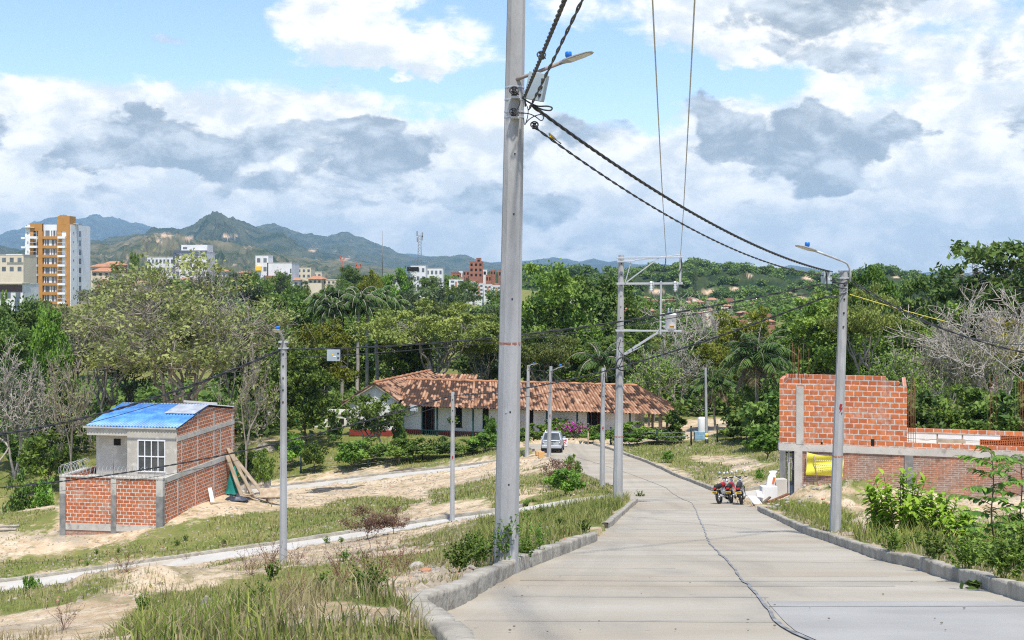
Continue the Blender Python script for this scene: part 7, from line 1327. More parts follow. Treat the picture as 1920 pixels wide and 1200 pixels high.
# ------------------------------------------------------------------ motorcycles
def moto(px, py, Y, head, lean, tank, label, steer=.5, sc_=1.0):
    x = (px - CX) / F * Y; z = float(road_z(Y)); t = thing('motorcycle', (x, Y, z + .01), label, 'motorcycle', 'motorcycles parked on the road'); t.rotation_euler = (0, lean, -R(head)); t.scale = (sc_,) * 3
    X90 = Matrix.Rotation(R(90), 3, 'Y')   # local: y forward, rear wheel at origin
    def wheel(c, name, rot=X90, fat=1.0):
        m = MB(); m.torus(c, .27, .055 * fat, 30, 10, rot); w = m.build(name, M_BLACK, t); m = MB(); m.torus(c, .225, .018, 26, 6, rot); m.cyl(c, .045, .12, 10, 'X') if rot is X90 else m.lathe(c, [(.045, -.06), (.045, .06)], 10, rot)
        for i in range(12): a = i * math.pi / 6; m.tube([Vector(c), Vector(c) + rot @ Vector((.225 * math.cos(a), .225 * math.sin(a), 0))], .006, 4)
        m.build('rim', M_STEEL, w); return w
    wheel((0, 0, .325), 'rear_wheel', fat=1.15); S_ = Matrix.Rotation(-steer, 3, 'Z'); fr = S_ @ X90; wheel((0, 1.25, .325), 'front_wheel', fr)
    hd = Vector((0, 1.0, .88)); ax = Vector((0, 1.25, .325)); lat = S_ @ Vector((1, 0, 0))
    m = MB()
    for s in (-1, 1): m.tube([ax + lat * .085 * s, hd + lat * .085 * s + Vector((0, -.02, .06))], [.022, .028], 8)
    m.build('fork', M_STEEL, t)
    m = MB(); fen = [(0, 1.25 + .34 * math.cos(a), .325 + .34 * math.sin(a)) for a in [R(d) for d in range(20, 175, 15)]]
    vs = []; 
    for p in fen: c = Vector(p) - ax; c = S_ @ c + ax; vs += [c - lat * .06, c + lat * .06]
    m.add(vs, [(2 * i, 2 * i + 1, 2 * i + 3, 2 * i + 2) for i in range(len(fen) - 1)]); o = m.build('front_mudguard', tank, t); o.modifiers.new('t', 'SOLIDIFY').thickness = .008
    m = MB(); m.tube([(0, 1.0, .82), (0, .75, .55), (0, .45, .35), (0, .2, .45)], .022, 8); m.tube([(0, 1.0, .86), (0, .6, .78), (0, .1, .78), (0, -.25, .80)], .022, 8)
    for s in (-1, 1): m.tube([(s * .1, 0, .325), (s * .1, .4, .40)], .018, 6); m.tube([(s * .12, .02, .34), (s * .11, .0, .72)], .028, 8)
    m.build('frame', M_BLACK, t)
    m = MB(); m.lathe((0, .62, .80), [(0, -.30), (.07, -.26), (.125, -.1), (.135, .05), (.11, .2), (.05, .27), (0, .28)], 16, Matrix.Rotation(R(-90), 3, 'X') @ Matrix.Diagonal((1, 1.0, 1))); m.build('tank', tank, t)
    m = MB(); m.tube([(0, .40, .80), (0, .2, .79), (0, -.1, .81), (0, -.32, .86)], [.10, .125, .115, .06], 12); m.build('seat', M_BLACK, t)
    m = MB(); m.box((0, -.30, .77), (.17, .2, .10)); m.build('tail_fairing', M_BLACK, t, bevel=.03); m = MB(); m.box((0, -.415, .77), (.13, .05, .075)); m.build('tail_light', M_RED, t, bevel=.012)
    m = MB(); m.add([(-.06, -.3, .74), (.06, -.3, .74), (.055, -.44, .50), (-.055, -.44, .50)], [(0, 1, 2, 3)]); o = m.build('rear_mudguard', M_BLACK, t); o.modifiers.new('t', 'SOLIDIFY').thickness = .01
    m = MB(); m.box((0, -.46, .60), (.235, .012, .105), rot=Matrix.Rotation(.15, 3, 'X')); p_ = m.build('number_plate', M_YEL, t); m = MB(); [m.box((-.07 + .035 * i, -.472, .605), (.018, .008, .05)) for i in range(5)]; m.build('characters', M_BLACK, p_)
    for s in (-1, 1): m = MB(); m.box((s * .14, -.36, .72), (.06, .05, .035)); m.build('indicator', material('amber_lens', (.7, .25, .02), .3) if 'amber_lens' not in bpy.data.materials else bpy.data.materials['amber_lens'], t)
    m = MB(); m.box((0, .55, .42), (.26, .30, .22)); m.cyl((0, .66, .56), .085, .2, 12, 'Z'); [m.cyl((0, .66, .50 + i * .03), .10, .008, 12, 'Z') for i in range(5)]; m.build('engine', M_STEEL, t, bevel=.02)
    m = MB(); m.tube([(.1, .75, .5), (.15, .6, .26), (.16, .3, .27)], .022, 8); m.tube([(.17, .3, .27), (.19, -.25, .42)], [.045, .05], 10); m.build('exhaust', M_STEEL, t)
    B = hd + Vector((0, -.04, .14)); m = MB(); m.tube([B - lat * .36 + Vector((0, -.16, .06)), B - lat * .2 + Vector((0, -.04, .10)), B - lat * .06, B + lat * .06, B + lat * .2 + Vector((0, -.04, .10)), B + lat * .36 + Vector((0, -.16, .06))], .013, 8); m.build('handlebar', M_STEEL, t)
    for s in (-1, 1):
        m = MB(); m.tube([B + lat * .25 * s + Vector((0, -.08, .085)), B + lat * .37 * s + Vector((0, -.17, .06))], .022, 8); m.build('grip', M_BLACK, t)
        e = B + lat * .30 * s + Vector((0, .02, .30)); m = MB(); m.tube([B + lat * .22 * s + Vector((0, -.06, .09)), e], .006, 5); m.build('mirror_stalk', M_BLACK, t); m = MB(); m.lathe(e, [(0, .012), (.055, .01), (.06, 0), (.05, -.012), (0, -.012)], 14, Matrix.Rotation(R(75), 3, 'X')); m.build('mirror', M_STEEL, t)
    c = hd + S_ @ Vector((0, .10, .04)); m = MB(); m.lathe(c, [(0, .07), (.08, .06), (.085, 0), (.05, -.08), (0, -.1)], 14, S_ @ Matrix.Rotation(R(-90), 3, 'X')); m.build('headlight', M_STEEL, t); m = MB(); m.box(hd + Vector((0, .02, .17)), (.18, .06, .08)); m.build('gauge', M_BLACK, t)
    m = MB(); m.tube([(-.06, .4, .3), (-.26, .32, .0)], .012, 6); m.build('side_stand', M_BLACK, t)
    for s in (-1, 1): m = MB(); m.tube([(s * .1, .35, .32), (s * .28, .33, .32)], .014, 6); m.build('footpeg', M_BLACK, t)
M_RT = material('red_tank_paint', (.36, .022, .026), .3, (.28, .015, .02), 4, spec=.6); M_BT = material('black_tank_paint', (.03, .032, .038), .3, spec=.6)
moto(1350, 944, 52.6, 30, -.16, M_RT, 'leftmost motorcycle with a bright red tank and its front wheel turned', .55, .88)
moto(1372, 943, 53.0, 18, -.17, material('dark_red_tank', (.30, .02, .03), .3, spec=.6), 'middle motorcycle with dark red side panels between the other two', -.2, .88)
moto(1391, 947, 51.9, 14, -.18, M_BT, 'rightmost motorcycle, all black with a wide rear tyre', .2, .92)

# ------------------------------------------------------------------ small things on the ground
def blob_mesh(name, mat, s, seed, jag=.35, sub=2):
    import bmesh
    bm = bmesh.new(); bmesh.ops.create_icosphere(bm, subdivisions=sub, radius=1); rg = random.Random(seed); ax = [Vector((rg.gauss(0, 1), rg.gauss(0, 1), rg.gauss(0, 1))).normalized() for _ in range(7)]; dd = [.55 + .4 * rg.random() for _ in range(7)]
    for v in bm.verts:
        for a, d in zip(ax, dd):
            e = v.co.dot(a) - d
            if e > 0: v.co -= a * e
        v.co *= 1 + jag * .3 * (rg.random() - .5); v.co = Vector((v.co.x * s[0], v.co.y * s[1], v.co.z * s[2]))
    me = bpy.data.meshes.new(name); bm.to_mesh(me); bm.free(); me.materials.append(mat); return me
M_STONE = material('pale_stone', (.50, .46, .40), .9, (.36, .32, .27), 3, 6, bump=.02); M_STONEB = material('brick_rubble', (.50, .19, .09), .9, (.40, .26, .18), 3, 6, bump=.01)
stones = [blob_mesh('stone', M_STONE, (1, .8, .6), i) for i in range(4)] + [blob_mesh('stone', M_STONEB, (1, .6, .5), 9, sub=1)]
def stone(px, py, size, label, group=None, k=0, y=None):
    g = G(px, py) if y is None else Vector(((px - CX) / F * y, y, gz((px - CX) / F * y, y))); o = bpy.data.objects.new('stone' if k < 4 else 'brick_fragment', stones[k]); C.objects.link(o); s = size / F * g.y / 2; o.scale = (s, s, s); o.location = (g.x, g.y, g.z + s * .15); r_ = random.Random(px * 3 + py); o.rotation_euler = (r_.uniform(-.3, .3), r_.uniform(-.3, .3), r_.random() * 6); return tag(o, label, 'stone' if k < 4 else 'brick fragment', group)
stone(722, 1098, 34, 'long pale stone lying left of the biggest grey one, near the kerb', k=0); stone(735, 1095, 30, 'blunt beige stone in the middle of the foreground rubble', k=1); stone(782, 1065, 40, 'largest grey stone in the rubble left of the near kerb', k=2); stone(697, 1110, 36, 'flat tilted stone slab among the foreground grass', k=3); stone(798, 1078, 30, 'red brick lump in the rubble left of the near kerb', k=4)
rg = random.Random(5)
for i in range(60): px = rg.gauss(800, 55); py = rg.gauss(1078, 18); stone(px, py, rg.uniform(5, 16), 'small broken stone scattered in the rubble left of the near kerb', 'rubble stones by the kerb', k=rg.choice([0, 1, 2, 3, 3, 4]) if i % 7 else 4)
for i in range(50): px = rg.uniform(1425, 1560); py = rg.gauss(935, 9); stone(px, py, rg.uniform(6, 15), 'broken slab piece in the rubble heap at the corner of the brick building', 'rubble heap by the brick building', k=rg.choice([0, 1, 3, 4]), y=rg.uniform(46, 51.5))
for i in range(45): px = rg.uniform(100, 520); stone(px, 985 - (px - 110) * .12 + rg.uniform(6, 26), rg.uniform(2, 6), 'pebble-sized debris on the sand in front of the brick house', 'debris on the sand', k=rg.choice([0, 1, 2, 4]))
for i in range(30): stone(rg.uniform(1600, 1720), rg.uniform(985, 1012), rg.uniform(4, 12), 'small clod on the sandy patch behind the right-hand kerb', 'clods behind the right kerb', k=rg.choice([0, 1, 2, 3]), y=rg.uniform(26, 33))
for i in range(34):
    px, py = rg.choice([(rg.uniform(860, 1300), rg.uniform(1060, 1190)), (rg.uniform(1400, 1850), rg.uniform(1090, 1190))]); x, y = road_pt(px, py); o = bpy.data.objects.new('pebble', stones[0]); C.objects.link(o); s = rg.uniform(.006, .013); o.scale = (s, s, s); o.location = (x, y, float(road_z(y)) + .02); tag(o, 'tiny loose pebble lying on the concrete road', 'pebble', 'pebbles on the road')
def boxthing(name, px, py, Y, w, d, h, mat, label, cat, rz=0.0, zoff=0.0, tilt=(0, 0), bevel=.01, z=None):
    x = (px - CX) / F * Y; zz = gz(x, Y) if z is None else z; m = MB(); m.box((0, 0, h / 2), (w, d, h)); o = m.build(name, mat, bevel=bevel); o.location = (x, Y, zz + zoff); o.rotation_euler = (tilt[0], tilt[1], rz); return tag(o, label, cat)
boxthing('concrete_block', 1441, 935, 51.5, .62, .4, .62, M_WPAINT, 'white painted concrete block right of the motorcycles', 'block', rz=.1)
boxthing('concrete_block', 1462, 930, 53, .5, .4, .75, M_CEM, 'grey concrete block behind the leaning cement sack', 'block', rz=.2); boxthing('broken_slab', 1415, 948, 50.2, .4, .5, .06, M_WPAINT, 'white broken slab lying at the kerb end by the motorcycles', 'slab', rz=.5, tilt=(.5, .1), zoff=.1); boxthing('broken_slab', 1424, 930, 51.3, .28, .3, .05, M_WPAINT, 'small white slab leaning on the painted block', 'slab', rz=.3, tilt=(.9, .2), zoff=.3)
# cement sack leaning on the block
def sack():
    Y = 51.6; x = (1444 - CX) / F * Y; z = gz(x, Y) + .62; t = thing('cement_sack', (x, Y, z - .02), 'white cement sack standing on the painted block beside the building', 'sack'); t.scale = (.85,) * 3; n = 18; vs = []; rows = [(0, .16, .10), (.06, .20, .13), (.2, .21, .14), (.38, .20, .12), (.5, .17, .09), (.6, .13, .05), (.68, .19, .02), (.72, .20, .015)]
    for zz, a, b_ in rows:
        for j in range(n): an = 2 * math.pi * j / n; c, s_ = math.cos(an), math.sin(an); vs.append((a * math.copysign(abs(c) ** .7, c) + zz * .2, b_ * math.copysign(abs(s_) ** .7, s_), zz + .02 * math.sin(an * 3 + zz * 9)))
    fs = [(i * n + j, i * n + (j + 1) % n, (i + 1) * n + (j + 1) % n, (i + 1) * n + j) for i in range(len(rows) - 1) for j in range(n)] + [tuple(range(n - 1, -1, -1)), tuple((len(rows) - 1) * n + j for j in range(n))]; m = MB(); m.add(vs, fs, True); m.build('bag', M_WHITE, t); m = MB(); m.box((.14, -.135, .28), (.11, .02, .34), rot=Matrix.Rotation(.25, 3, 'Y')); m.build('orange_print', material('orange_print', (.62, .16, .03), .7), t)
sack()
def stick(a, b_, r, mat, label, name='plank', cat='plank'): o = Vector(a); m = MB(); m.beam(Vector((0, 0, 0)), Vector(b_) - o, r * 2, r); ob = m.build(name, mat); ob.location = o; return tag(ob, label, cat)
stick(P(1422, 950, 50), P(1444, 932, 50.6), .05, M_BARKD, 'dark plank leaning on the white painted block'); stick(P(1436, 944, 50.3), P(1478, 926, 51.5), .06, M_RUST, 'rusty brown beam lying over the rubble right of the block'); stick(P(1448, 940, 50.1), P(1466, 942, 50), .05, M_RUST, 'short red-brown board in the rubble by the kerb end')
# fence posts and wires
M_FP = material('dark_green_post', (.012, .03, .03), .6)
def posts(lst, label, group, h_r=.05):
    for px, y0, y1, Y, mat in lst: x = (px - CX) / F * Y; z = gz(x, Y); m = MB(); m.tube([(0, 0, -.3), (0, 0, (y1 - y0) / F * Y)], h_r, 8); m.tube([(0, 0, (y1 - y0) / F * Y), (0, 0, (y1 - y0) / F * Y + .04)], [h_r * 1.2, h_r * .8], 8); o = m.build('fence_post', mat); o.location = (x, Y, z); tag(o, label, 'fence post', group)
posts([(564, 823, 857, 104, M_FP), (690, 820, 842, 103, M_FP), (748, 812, 840, 103, M_WOOD), (792, 808, 832, 103, M_FP), (1145, 808, 840, 100, M_FP), (1232, 808, 838, 99, M_FP), (1296, 806, 842, 97, M_FP), (1345, 808, 842, 97, M_FP)], 'dark fence post in the row in front of the farmhouse garden', 'garden fence posts', .07)
posts([(3, 893, 915, 96, M_FP), (43, 882, 905, 98, M_FP), (81, 877, 900, 100, M_WOOD), (-40, 905, 925, 94, M_FP), (108, 872, 890, 102, M_FP)], 'post of the wire fence on the lawn left of the brick house', 'lawn fence posts', .06)
posts([(1103, 805, 834, 101, M_WOOD)], 'single bare wooden stick at the far end of the road', None, .06)
for h_ in (.35, .7, 1.0):
    for a, b_ in (((564, 104), (690, 103)), ((690, 103), (792, 103)), ((1145, 100), (1232, 99)), ((1232, 99), (1296, 97)), ((1296, 97), (1345, 97))):
        A = [(a[0] - CX) / F * a[1], a[1]]; B_ = [(b_[0] - CX) / F * b_[1], b_[1]]; cable((*A, gz(*A) + h_), (*B_, gz(*B_) + h_), .02, .008, 'one strand of the garden fence wire in front of the farmhouse', mat=M_STEEL, n=4, name='fence_wire', group='garden fence wires')
    for (a, ya), (b_, yb) in (((-40, 94), (3, 96)), ((3, 96), (43, 98)), ((43, 98), (81, 100)), ((81, 100), (108, 102))):
        A = [(a - CX) / F * ya, ya]; B_ = [(b_ - CX) / F * yb, yb]; cable((*A, gz(*A) + h_ * .8), (*B_, gz(*B_) + h_ * .8), .02, .01, 'one strand of the lawn fence wire left of the brick house', mat=M_FP, n=4, name='fence_wire', group='lawn fence wires')
# sign by the car
x = (1057 - CX) / F * 99; t = thing('placard', (x, 99, gz(x, 99)), 'white placard with red brush strokes standing right of the car', 'placard'); t.rotation_euler = (0, R(8), 0)
m = MB(); m.b2((-.22, -.02, .35), (.22, .02, .95)); m.build('board', M_WHITE, t); m = MB(); m.tube([(-.15, .04, -.1), (-.15, .04, .9)], .02, 5); m.tube([(.15, .04, -.1), (.15, .04, .9)], .02, 5); m.build('stake', M_WOOD, t)
m = MB(); m.tube([(.1, -.025, .85), (-.1, -.025, .75), (-.12, -.025, .62), (.08, -.025, .58), (.12, -.025, .48)], .03, 6); m.tube([(-.15, -.025, .5), (-.02, -.025, .44)], .03, 6); m.b2((.02, -.028, .68), (.12, -.021, .78)); m.build('red_strokes', M_RED, t)
# tank, tub, block pillar, bricks, logs
x = (1316 - CX) / F * 101; t = thing('water_tank', (x, 101, gz(x, 101)), 'white water tank standing in a blue tub below the big palm', 'water tank'); m = MB(); m.lathe((0, 0, .5), [(0, 0), (.3, 0), (.32, .1), (.32, 1.15), (.25, 1.3), (0, 1.32)], 18); m.build('tank', M_WPAINT, t); m = MB(); m.box((-.12, 0, .3), (.95, .8, .75)); m.build('tub', material('faded_blue_tub', (.12, .32, .46), .7, (.3, .42, .5), 3), t)
boxthing('block_pillar', 502, 905, 98.5, .5, .4, .95, M_CEM, 'short pillar of grey concrete blocks beside the far lane', 'pillar', rz=.2); boxthing('clay_brick', 507, 905, 97.6, .4, .2, .15, M_STONEB, 'red brick lying in front of the block pillar', 'brick')
boxthing('clay_brick', 1010, 853, 91.5, .45, .3, .28, material('yellow_brick', (.62, .36, .14), .9), 'upper orange block on the verge left of the car', 'brick', rz=.3, zoff=.02); boxthing('clay_brick', 1015, 858, 89.5, .42, .3, .42, bpy.data.materials['yellow_brick'], 'lower orange block on the verge beside the slim pole', 'brick', rz=.1)
for i, (a, b_, c_, d_, lb) in enumerate(((395, 949, 532, 936, 'long pale plank on the sand behind the left lamp pole'), (730, 889, 795, 878, 'longest dark branch lying beside the far lane'), (742, 888, 790, 884, 'shorter brown branch beside the far lane'), (760, 884, 800, 879, 'pale stick at the edge of the far lane'), (-20, 992, 36, 988, 'upper pale log at the left edge'), (-20, 1000, 30, 996, 'lower pale log at the left edge'), (538, 898, 575, 893, 'short dark stick on the sand near the block pillar'))):
    g0, g1 = G(a, b_, 50), G(c_, d_, 50); m = MB(); q = g1 - g0; m.tube([Vector((0, 0, .06)), q * .5 + Vector((0, 0, .1)), q + Vector((0, 0, .06))], .07 if i not in (6,) else .04, 7); o = m.build('log' if i else 'plank', M_WOOD if i in (0, 3) else M_BARKD if i in (1, 2, 6) else M_BARKW); o.location = g0; tag(o, lb, 'log' if i else 'plank')
def patch(name, px, py, wx, wy, mat, label, Y0, seed):
    g = G(px, py, Y0); n = 26; rows = []; 
    for i in range(9):
        for j in range(n): a = 2 * math.pi * j / n; r_ = (i / 8) * (1 + .35 * math.sin(a * 3 + seed) + .2 * math.sin(a * 7)); rows.append((g.x + r_ * wx * math.cos(a), g.y + r_ * wy * math.sin(a)))
    q = np.array(rows); z = H(q[:, 0], q[:, 1]) + .02 + .05 * np.repeat(1 - (np.arange(9) / 8) ** 2, n); i = np.arange(9 * n).reshape(9, n); Fc = [(i[a, b_], i[a, (b_ + 1) % n], i[a + 1, (b_ + 1) % n], i[a + 1, b_]) for a in range(8) for b_ in range(n)]
    tag(np_mesh(name, np.column_stack([q, z]), Fc, mat), label, 'ash', kind='stuff')
patch('ash', 616, 918, 2.0, 1.6, material('burnt_ash', (.035, .033, .03), .95, (.12, .11, .09), 2.5, 6, bump=.03), 'black burnt patch of ash on the sand between the two lanes', 60, 2)
# dead leaves on the road by the right kerb
for i, (px, py) in enumerate(((1822, 1106), (1838, 1103), (1845, 1099))):
    x, y = road_pt(px, py); c = np.array([[x, y, float(road_z(y)) + .05]] * 14) + np.random.RandomState(i).normal(size=(14, 3)) * [.06, .05, .015]; V, Fc, var = leaves(c, .08, i); o = np_mesh('fallen_sprig', V, Fc, LM['dark'], attr={'var': var}); tag(o, '%s of the three wilted green sprigs lying against the right kerb' % ('leftmost', 'middle', 'rightmost')[i], 'sprig')
# ------------------------------------------------------------------ leafy plants close to the camera
def blade(V, Fc, var, p, d, L_, w, droop, v, up=Vector((0, 0, 1))):
    d = d.normalized(); s = d.cross(up); s = s.normalized() if s.length > .01 else Vector((1, 0, 0)); n = 4; pr = [.0, .75, 1.0, .7, 0]; b = len(V); c = p.copy()
    for i in range(n + 1):
        ww = w * pr[i] / 2 + .002; nrm = s.cross(d).normalized(); V += [c - s * ww + nrm * ww * .25, c, c + s * ww + nrm * ww * .25]; c = c + d * L_ / n; d = (d - Vector((0, 0, droop / n))).normalized(); var += [v] * 3
    for i in range(n): a = b + 3 * i; Fc.append((a, a + 1, a + 4, a + 3)); Fc.append((a + 1, a + 2, a + 5, a + 4))
def ginger(px, Y, h, wdt, canes, label, seed, leaf=.30, lw=.075):
    rg = random.Random(seed); x = (px - CX) / F * Y; z = gz(x, Y); t = thing('leafy_clump', (x, Y, z), label, 'plant'); V = []; Fc = []; var = []; m = MB()
    for c in range(canes):
        a = rg.random() * 6.28; r = rg.random() ** .6; base = Vector((math.cos(a) * r * wdt * .22, math.sin(a) * r * wdt * .22, -.05)); tip = Vector((math.cos(a) * r * wdt * .52, math.sin(a) * r * wdt * .52, h * (.95 - .5 * r * r) * rg.uniform(.75, 1.05))); pts = [base.lerp(tip, i / 6) + Vector((0, 0, .06 * math.sin(math.pi * i / 6))) for i in range(7)]; m.tube(pts, [.013 - .001 * i for i in range(7)], 5); n = 17
        for i in range(n):
            f = .22 + .78 * i / n; j = min(int(f * 6), 5); p = pts[j].lerp(pts[j + 1], f * 6 - j); ax = (tip - base).normalized(); s = ax.cross(Vector((math.cos(a + 1.3 * c), math.sin(a + 1.3 * c), .2))).normalized() * (1 if i % 2 else -1); d = (s * (1 - .25 * f) + ax * (.25 + .45 * f) + Vector((rg.gauss(0, .3), rg.gauss(0, .3), .0))); blade(V, Fc, var, p, d, leaf * rg.uniform(.8, 1.25) * (1 - .2 * f), lw * 1.15, 1.1, min(1, max(0, rg.random() * .6 + .4 * f)))
    np_mesh('leaves', [tuple(v) for v in V], Fc, LM['ginger'], t, smooth=False, attr={'var': var}); m.build('stems', M_BARKD, t, uv=False); return t
LM['ginger'] = leaf_mat('ginger_leaves', (.09, .22, .02), (.42, .58, .06), .35, .05); LM['bigl'] = leaf_mat('broad_green_leaves', (.07, .17, .03), (.25, .40, .07), .35, .05)
ginger(1690, 27.5, 1.60, 1.75, 34, 'largest clump of glossy yellow-green leaves behind the right kerb', 1, .30, .085); ginger(1762, 26.6, 1.05, 1.1, 18, 'middle leafy clump right of the largest glossy one', 2, .27, .075); ginger(1806, 25.6, .85, .9, 15, 'smallest leafy clump of the three behind the right kerb', 3, .26, .07)
ginger(1640, 28.5, .9, .8, 12, 'low leafy clump at the left foot of the largest glossy one', 7, .24, .07)
def sapling(px, Y, ytop, label, seed, branches, leaf, spread):
    rg = random.Random(seed); x = (px - CX) / F * Y; z = gz(x, Y); h = zpx(ytop, Y) - z; t = thing('sapling', (x, Y, z), label, 'young tree'); V = []; Fc = []; var = []; m = MB(); st = [Vector((.03 * math.sin(i * 1.3), .03 * math.cos(i), h * i / 8 - .05)) for i in range(9)]; m.tube(st, [.017 - .0013 * i for i in range(9)], 6)
    for b_ in range(branches):
        f = .28 + .72 * b_ / branches; j = min(int(f * 8), 7); p = st[j].lerp(st[j + 1], f * 8 - j); a = b_ * 2.4 + rg.random(); L_ = spread * (1.1 - .5 * abs(f - .6)) * rg.uniform(.7, 1.1); d = Vector((math.cos(a), math.sin(a) * .8, .45)); pts = [p]
        for i in range(6): d = (d + Vector((0, 0, -.09))).normalized(); pts.append(pts[-1] + d * L_ / 6)
        m.tube(pts, [.008 - .0009 * i for i in range(7)], 5); n = 10; s = d.cross(Vector((0, 0, 1))).normalized()
        for i in range(n):
            q = min(int((.2 + .8 * i / n) * 6), 5); c = pts[q].lerp(pts[q + 1], (.2 + .8 * i / n) * 6 - q)
            for sg in (-1, 1): blade(V, Fc, var, c, s * sg + d * .5 + Vector((rg.gauss(0, .15), rg.gauss(0, .15), -.1 + rg.gauss(0, .2))), leaf * rg.uniform(.7, 1.1), leaf * .48, .8, rg.random())
        blade(V, Fc, var, pts[-1], d, leaf, leaf * .45, .6, .8)
    np_mesh('leaves', [tuple(v) for v in V], Fc, LM['bigl'], t, attr={'var': var}); m.build('stem', M_BARKD, t, uv=False)
sapling(1861, 21.8, 838, 'slim young tree with big oval leaves near the right edge', 4, 17, .16, .62); sapling(1915, 22.6, 850, 'young tree with oval leaves cut by the right edge', 6, 18, .16, .75); sapling(1893, 22.2, 960, 'low broad-leaved seedling between the two young trees', 9, 9, .13, .35); sapling(1832, 20.6, 990, 'small sprout with pale leaves left of the slim young tree', 11, 7, .09, .2)
def weed(key, h, n, mat, seed, leafmat, r=.004, lf=.022, arch=.7, per=26):
    rng = np.random.RandomState(seed); segs = []; pts_ = []
    for i in range(n):
        a = rng.rand() * 6.28; d = np.array([math.cos(a) * arch * rng.rand(), math.sin(a) * arch * rng.rand(), 1.]); d /= np.linalg.norm(d); p = np.array([rng.normal() * .05, rng.normal() * .05, 0]); L_ = h * (.6 + .5 * rng.rand()); k = 9
        for j in range(k):
            d = d + rng.normal(size=3) * .09 + np.array([math.cos(a), math.sin(a), 0]) * .05 * arch; d /= np.linalg.norm(d); q = p + d * L_ / k; segs.append((p, q, r * (1 - .5 * j / k), r * (1 - .5 * (j + 1) / k)))
            if j > 1:
                for _ in range(2): sd = d + rng.normal(size=3) * .7; sd /= np.linalg.norm(sd); e = q + sd * h * .13; segs.append((q, e, r * .5, r * .3)); pts_ += [q + (e - q) * t_ for t_ in rng.rand(3)]
            p = q
    c = np.array(pts_); c = c[rng.choice(len(c), min(len(c), n * per))]; V, Fc, var = leaves(c, lf, seed); o = np_mesh('leaves', V, Fc, leafmat, attr={'var': var}); t = tubes_np(segs, mat, 'stems'); PROTO[key] = (None, [o.data, t.data], h, h * 1.2); bpy.data.objects.remove(o); bpy.data.objects.remove(t)
weed('redweed', .85, 13, material('red_brown_stem', (.16, .06, .045), .8, (.24, .12, .08), 8), 41, LM['brown'], .0045, .018, .9); weed('herb', .6, 18, material('green_stem', (.12, .16, .04), .8), 42, LM['mid'], .004, .045, .6, 40); weed('flowerherb', .75, 10, bpy.data.materials['green_stem'], 43, LM['bright'], .0035, .035, .35, 30)
def wplant(key, px, py, h, label, seed=0, group=None, Y=None):
    g = G(px, py) if Y is None else Vector(((px - CX) / F * Y, Y, gz((px - CX) / F * Y, Y))); t = thing('weed', g, label, 'weed', group, rz=seed * 1.7); s = h / PROTO[key][2]; t.scale = (s, s, s)
    for me in PROTO[key][1]: o = bpy.data.objects.new(me.name.split('.')[0], me); C.objects.link(o); o.parent = t
for i, (px, py, h, lb) in enumerate([(505, 1082, .75, 'wiry red-brown weed at the foot of the left lamp pole'), (560, 1068, .5, 'small wiry weed right of the left lamp pole'), (640, 1095, .8, 'wiry red-brown weed in the middle of the foreground bank'), (700, 1090, .85, 'tallest wiry red-brown weed, above the foreground stones'), (752, 1075, .7, 'wiry weed leaning over the grey stones'), (560, 1130, .6, 'sprawling brown weed in the lower foreground grass'), (470, 1090, .6, 'wiry weed left of the lamp pole foot'), (118, 1180, .55, 'thin wiry weed on the sand at the lower left'), (420, 1040, .45, 'dry wiry weed hanging over the lane kerb'), (350, 1058, .5, 'tangled dry weed at the lane edge, lower left'), (235, 1120, .5, 'dry weed on the sand mound at the lower left')]): wplant('redweed', px, py, h, lb, i)
for i, (px, py, h, lb) in enumerate([(938, 1040, .40, 'leafy herb at the left foot of the near pole'), (985, 1050, .35, 'leafy herb at the right foot of the near pole'), (895, 1062, .45, 'broad green herb on the bank left of the near pole'), (862, 1075, .4, 'green herb beside the kerb bend'), (880, 1040, .45, 'pale green herb behind the kerb bend'), (612, 1020, .35, 'small green herb at the edge of the narrow lane'), (640, 1018, .3, 'tiny herb right of the other herb at the lane edge'), (1095, 1000, .35, 'single herb growing in the street mouth'), (1200, 940, .5, 'tuft of weeds at the foot of the transformer pole'), (1672, 1050, .4, 'green herb behind the middle of the right kerb'), (1750, 1068, .45, 'bushy herb behind the right kerb below the clumps'), (1815, 1085, .5, 'yellow-green herb behind the right kerb near the edge'), (1880, 1095, .55, 'blue-green herb at the lower right behind the kerb'), (1905, 1075, .6, 'tall herb at the right edge behind the kerb')]): wplant('herb', px, py, h, lb, i)
for i, (px, py, h, lb) in enumerate([(948, 1060, .75, 'thin flowering stalks in front of the near pole base'), (968, 1058, .6, 'short flowering stalks at the near pole base'), (1012, 1048, .5, 'yellowing flower stalks right of the near pole')]): wplant('flowerherb', px, py, h, lb, i)
rg = random.Random(8)
for i in range(60):
    px, py = rg.choice([(rg.uniform(1560, 1900), rg.uniform(1020, 1090)), (rg.uniform(250, 900), rg.uniform(1040, 1150)), (rg.uniform(980, 1150), rg.uniform(950, 995)), (rg.uniform(0, 500), rg.uniform(1000, 1070))]); g = G(px, py)
    if main_dist(np.array([g.x]), np.array([g.y]))[0] < .3 or float(grass_mask(np.array([g.x]), np.array([g.y]), np.array([g.z]))[0]) < .4: continue
    wplant('herb', px, py, rg.uniform(.2, .4), 'low nondescript herb growing in the roadside grass', i, 'herbs in the roadside grass')
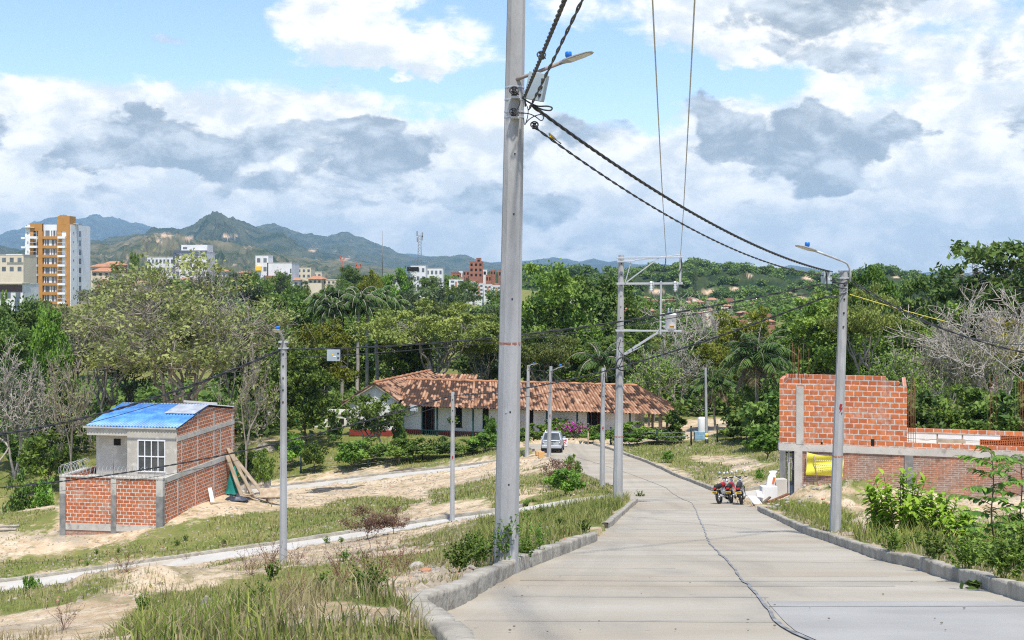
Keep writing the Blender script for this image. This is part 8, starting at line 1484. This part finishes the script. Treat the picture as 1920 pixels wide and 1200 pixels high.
# bougainvillea by the doorway and hanging plants
x = (1075 - CX) / F * 105; t = thing('flowering_shrub', (x, 105, gz(x, 105)), 'shrub with bright magenta flowers in front of the right doorway', 'shrub'); t.scale = (.8, .8, .85); rng = np.random.RandomState(3)
c = rng.normal(size=(700, 3)) * [.75, .5, .35] + [0, 0, 1.3]; V, Fc, var = leaves(c, .16, 1); np_mesh('foliage', V, Fc, LM['mid'], t, attr={'var': var}); c = rng.normal(size=(200, 3)) * [.7, .5, .22] + [0, -.1, 1.6]; V, Fc, var = leaves(c, .13, 2); np_mesh('flowers', V, Fc, LM['magenta'], t, attr={'var': var}); m = MB(); m.tube([(0, 0, -.2), (.1, 0, .6), (-.1, 0, 1.3)], [.05, .04, .02], 6); m.build('stem', M_BARKW, t)
for i, (lx, nm) in enumerate(((15.2, 'rightmost'), (14.1, 'second'), (5.2, 'leftmost'), (10.6, 'third'))):
    p = FHM @ Vector((lx, .4, 1.75)); t = thing('hanging_plant', p, '%s hanging basket of greenery under the farmhouse eave' % nm, 'hanging plant'); c = rng.normal(size=(260, 3)) * [.26, .26, .2]; V, Fc, var = leaves(c, .14, i); np_mesh('foliage', V, Fc, LM['yellow' if i < 1 else 'mid'], t, attr={'var': var}); m = MB(); m.lathe((0, 0, -.1), [(0, -.14), (.13, -.1), (.16, .05), (.15, .05)], 12); m.build('basket', M_BARKD, t); m = MB(); m.tube([(0, 0, 0), (0, 0, 1.0)], .008, 4); m.build('cord', M_BLACK, t)
t = thing('tree_stump', G(497, 846, 60), 'weathered pale root stump lying on the lawn left of the farmhouse hedge', 'stump'); me = blob_mesh('stump_wood', M_BARK, (.8, .6, .65), 4, 1.2, 3); o = bpy.data.objects.new('trunk', me); C.objects.link(o); o.parent = t; m = MB(); [m.tube([(0, 0, .2), (math.cos(a) * .9, math.sin(a) * .7, .1), (math.cos(a) * 1.2, math.sin(a) * .9, -.1)], [.16, .09, .04], 6) for a in (0, 1.3, 2.6, 3.9, 5.2)]; m.build('roots', M_BARK, t)
o = bpy.data.objects.new('stump', blob_mesh('grey_stump', M_BARK, (.10, .09, .26), 8, 1.0, 3)); C.objects.link(o); g = G(387, 1160); o.location = (g.x, g.y, g.z + .15); tag(o, 'charred grey stump sticking out of the tall grass in the foreground', 'stump')

# ------------------------------------------------------------------ the air
def haze():
    m = bpy.data.materials.new('haze'); m.use_nodes = True; nt = m.node_tree; nt.nodes.clear(); o = nt.nodes.new('ShaderNodeOutputMaterial'); v = nt.nodes.new('ShaderNodeVolumePrincipled'); v.inputs['Color'].default_value = (.52, .78, 1.0, 1); v.inputs['Density'].default_value = 6.6e-5; v.inputs['Anisotropy'].default_value = 0.0; nt.links.new(v.outputs[0], o.inputs['Volume'])
    me = bpy.data.meshes.new('haze'); x, y0, y1, z0, z1 = 24000, -300, 19000, -160, 640; vs = [(sx, y, z) for z in (z0, z1) for y in (y0, y1) for sx in (-x, x)]; me.from_pydata(vs, [], [(0, 2, 3, 1), (4, 5, 7, 6), (0, 1, 5, 4), (1, 3, 7, 5), (3, 2, 6, 7), (2, 0, 4, 6)]); me.materials.append(m); ob = bpy.data.objects.new('haze', me); C.objects.link(ob); tag(ob, kind='stuff', label='thin pale blue air between the viewer and the far mountains')
haze()
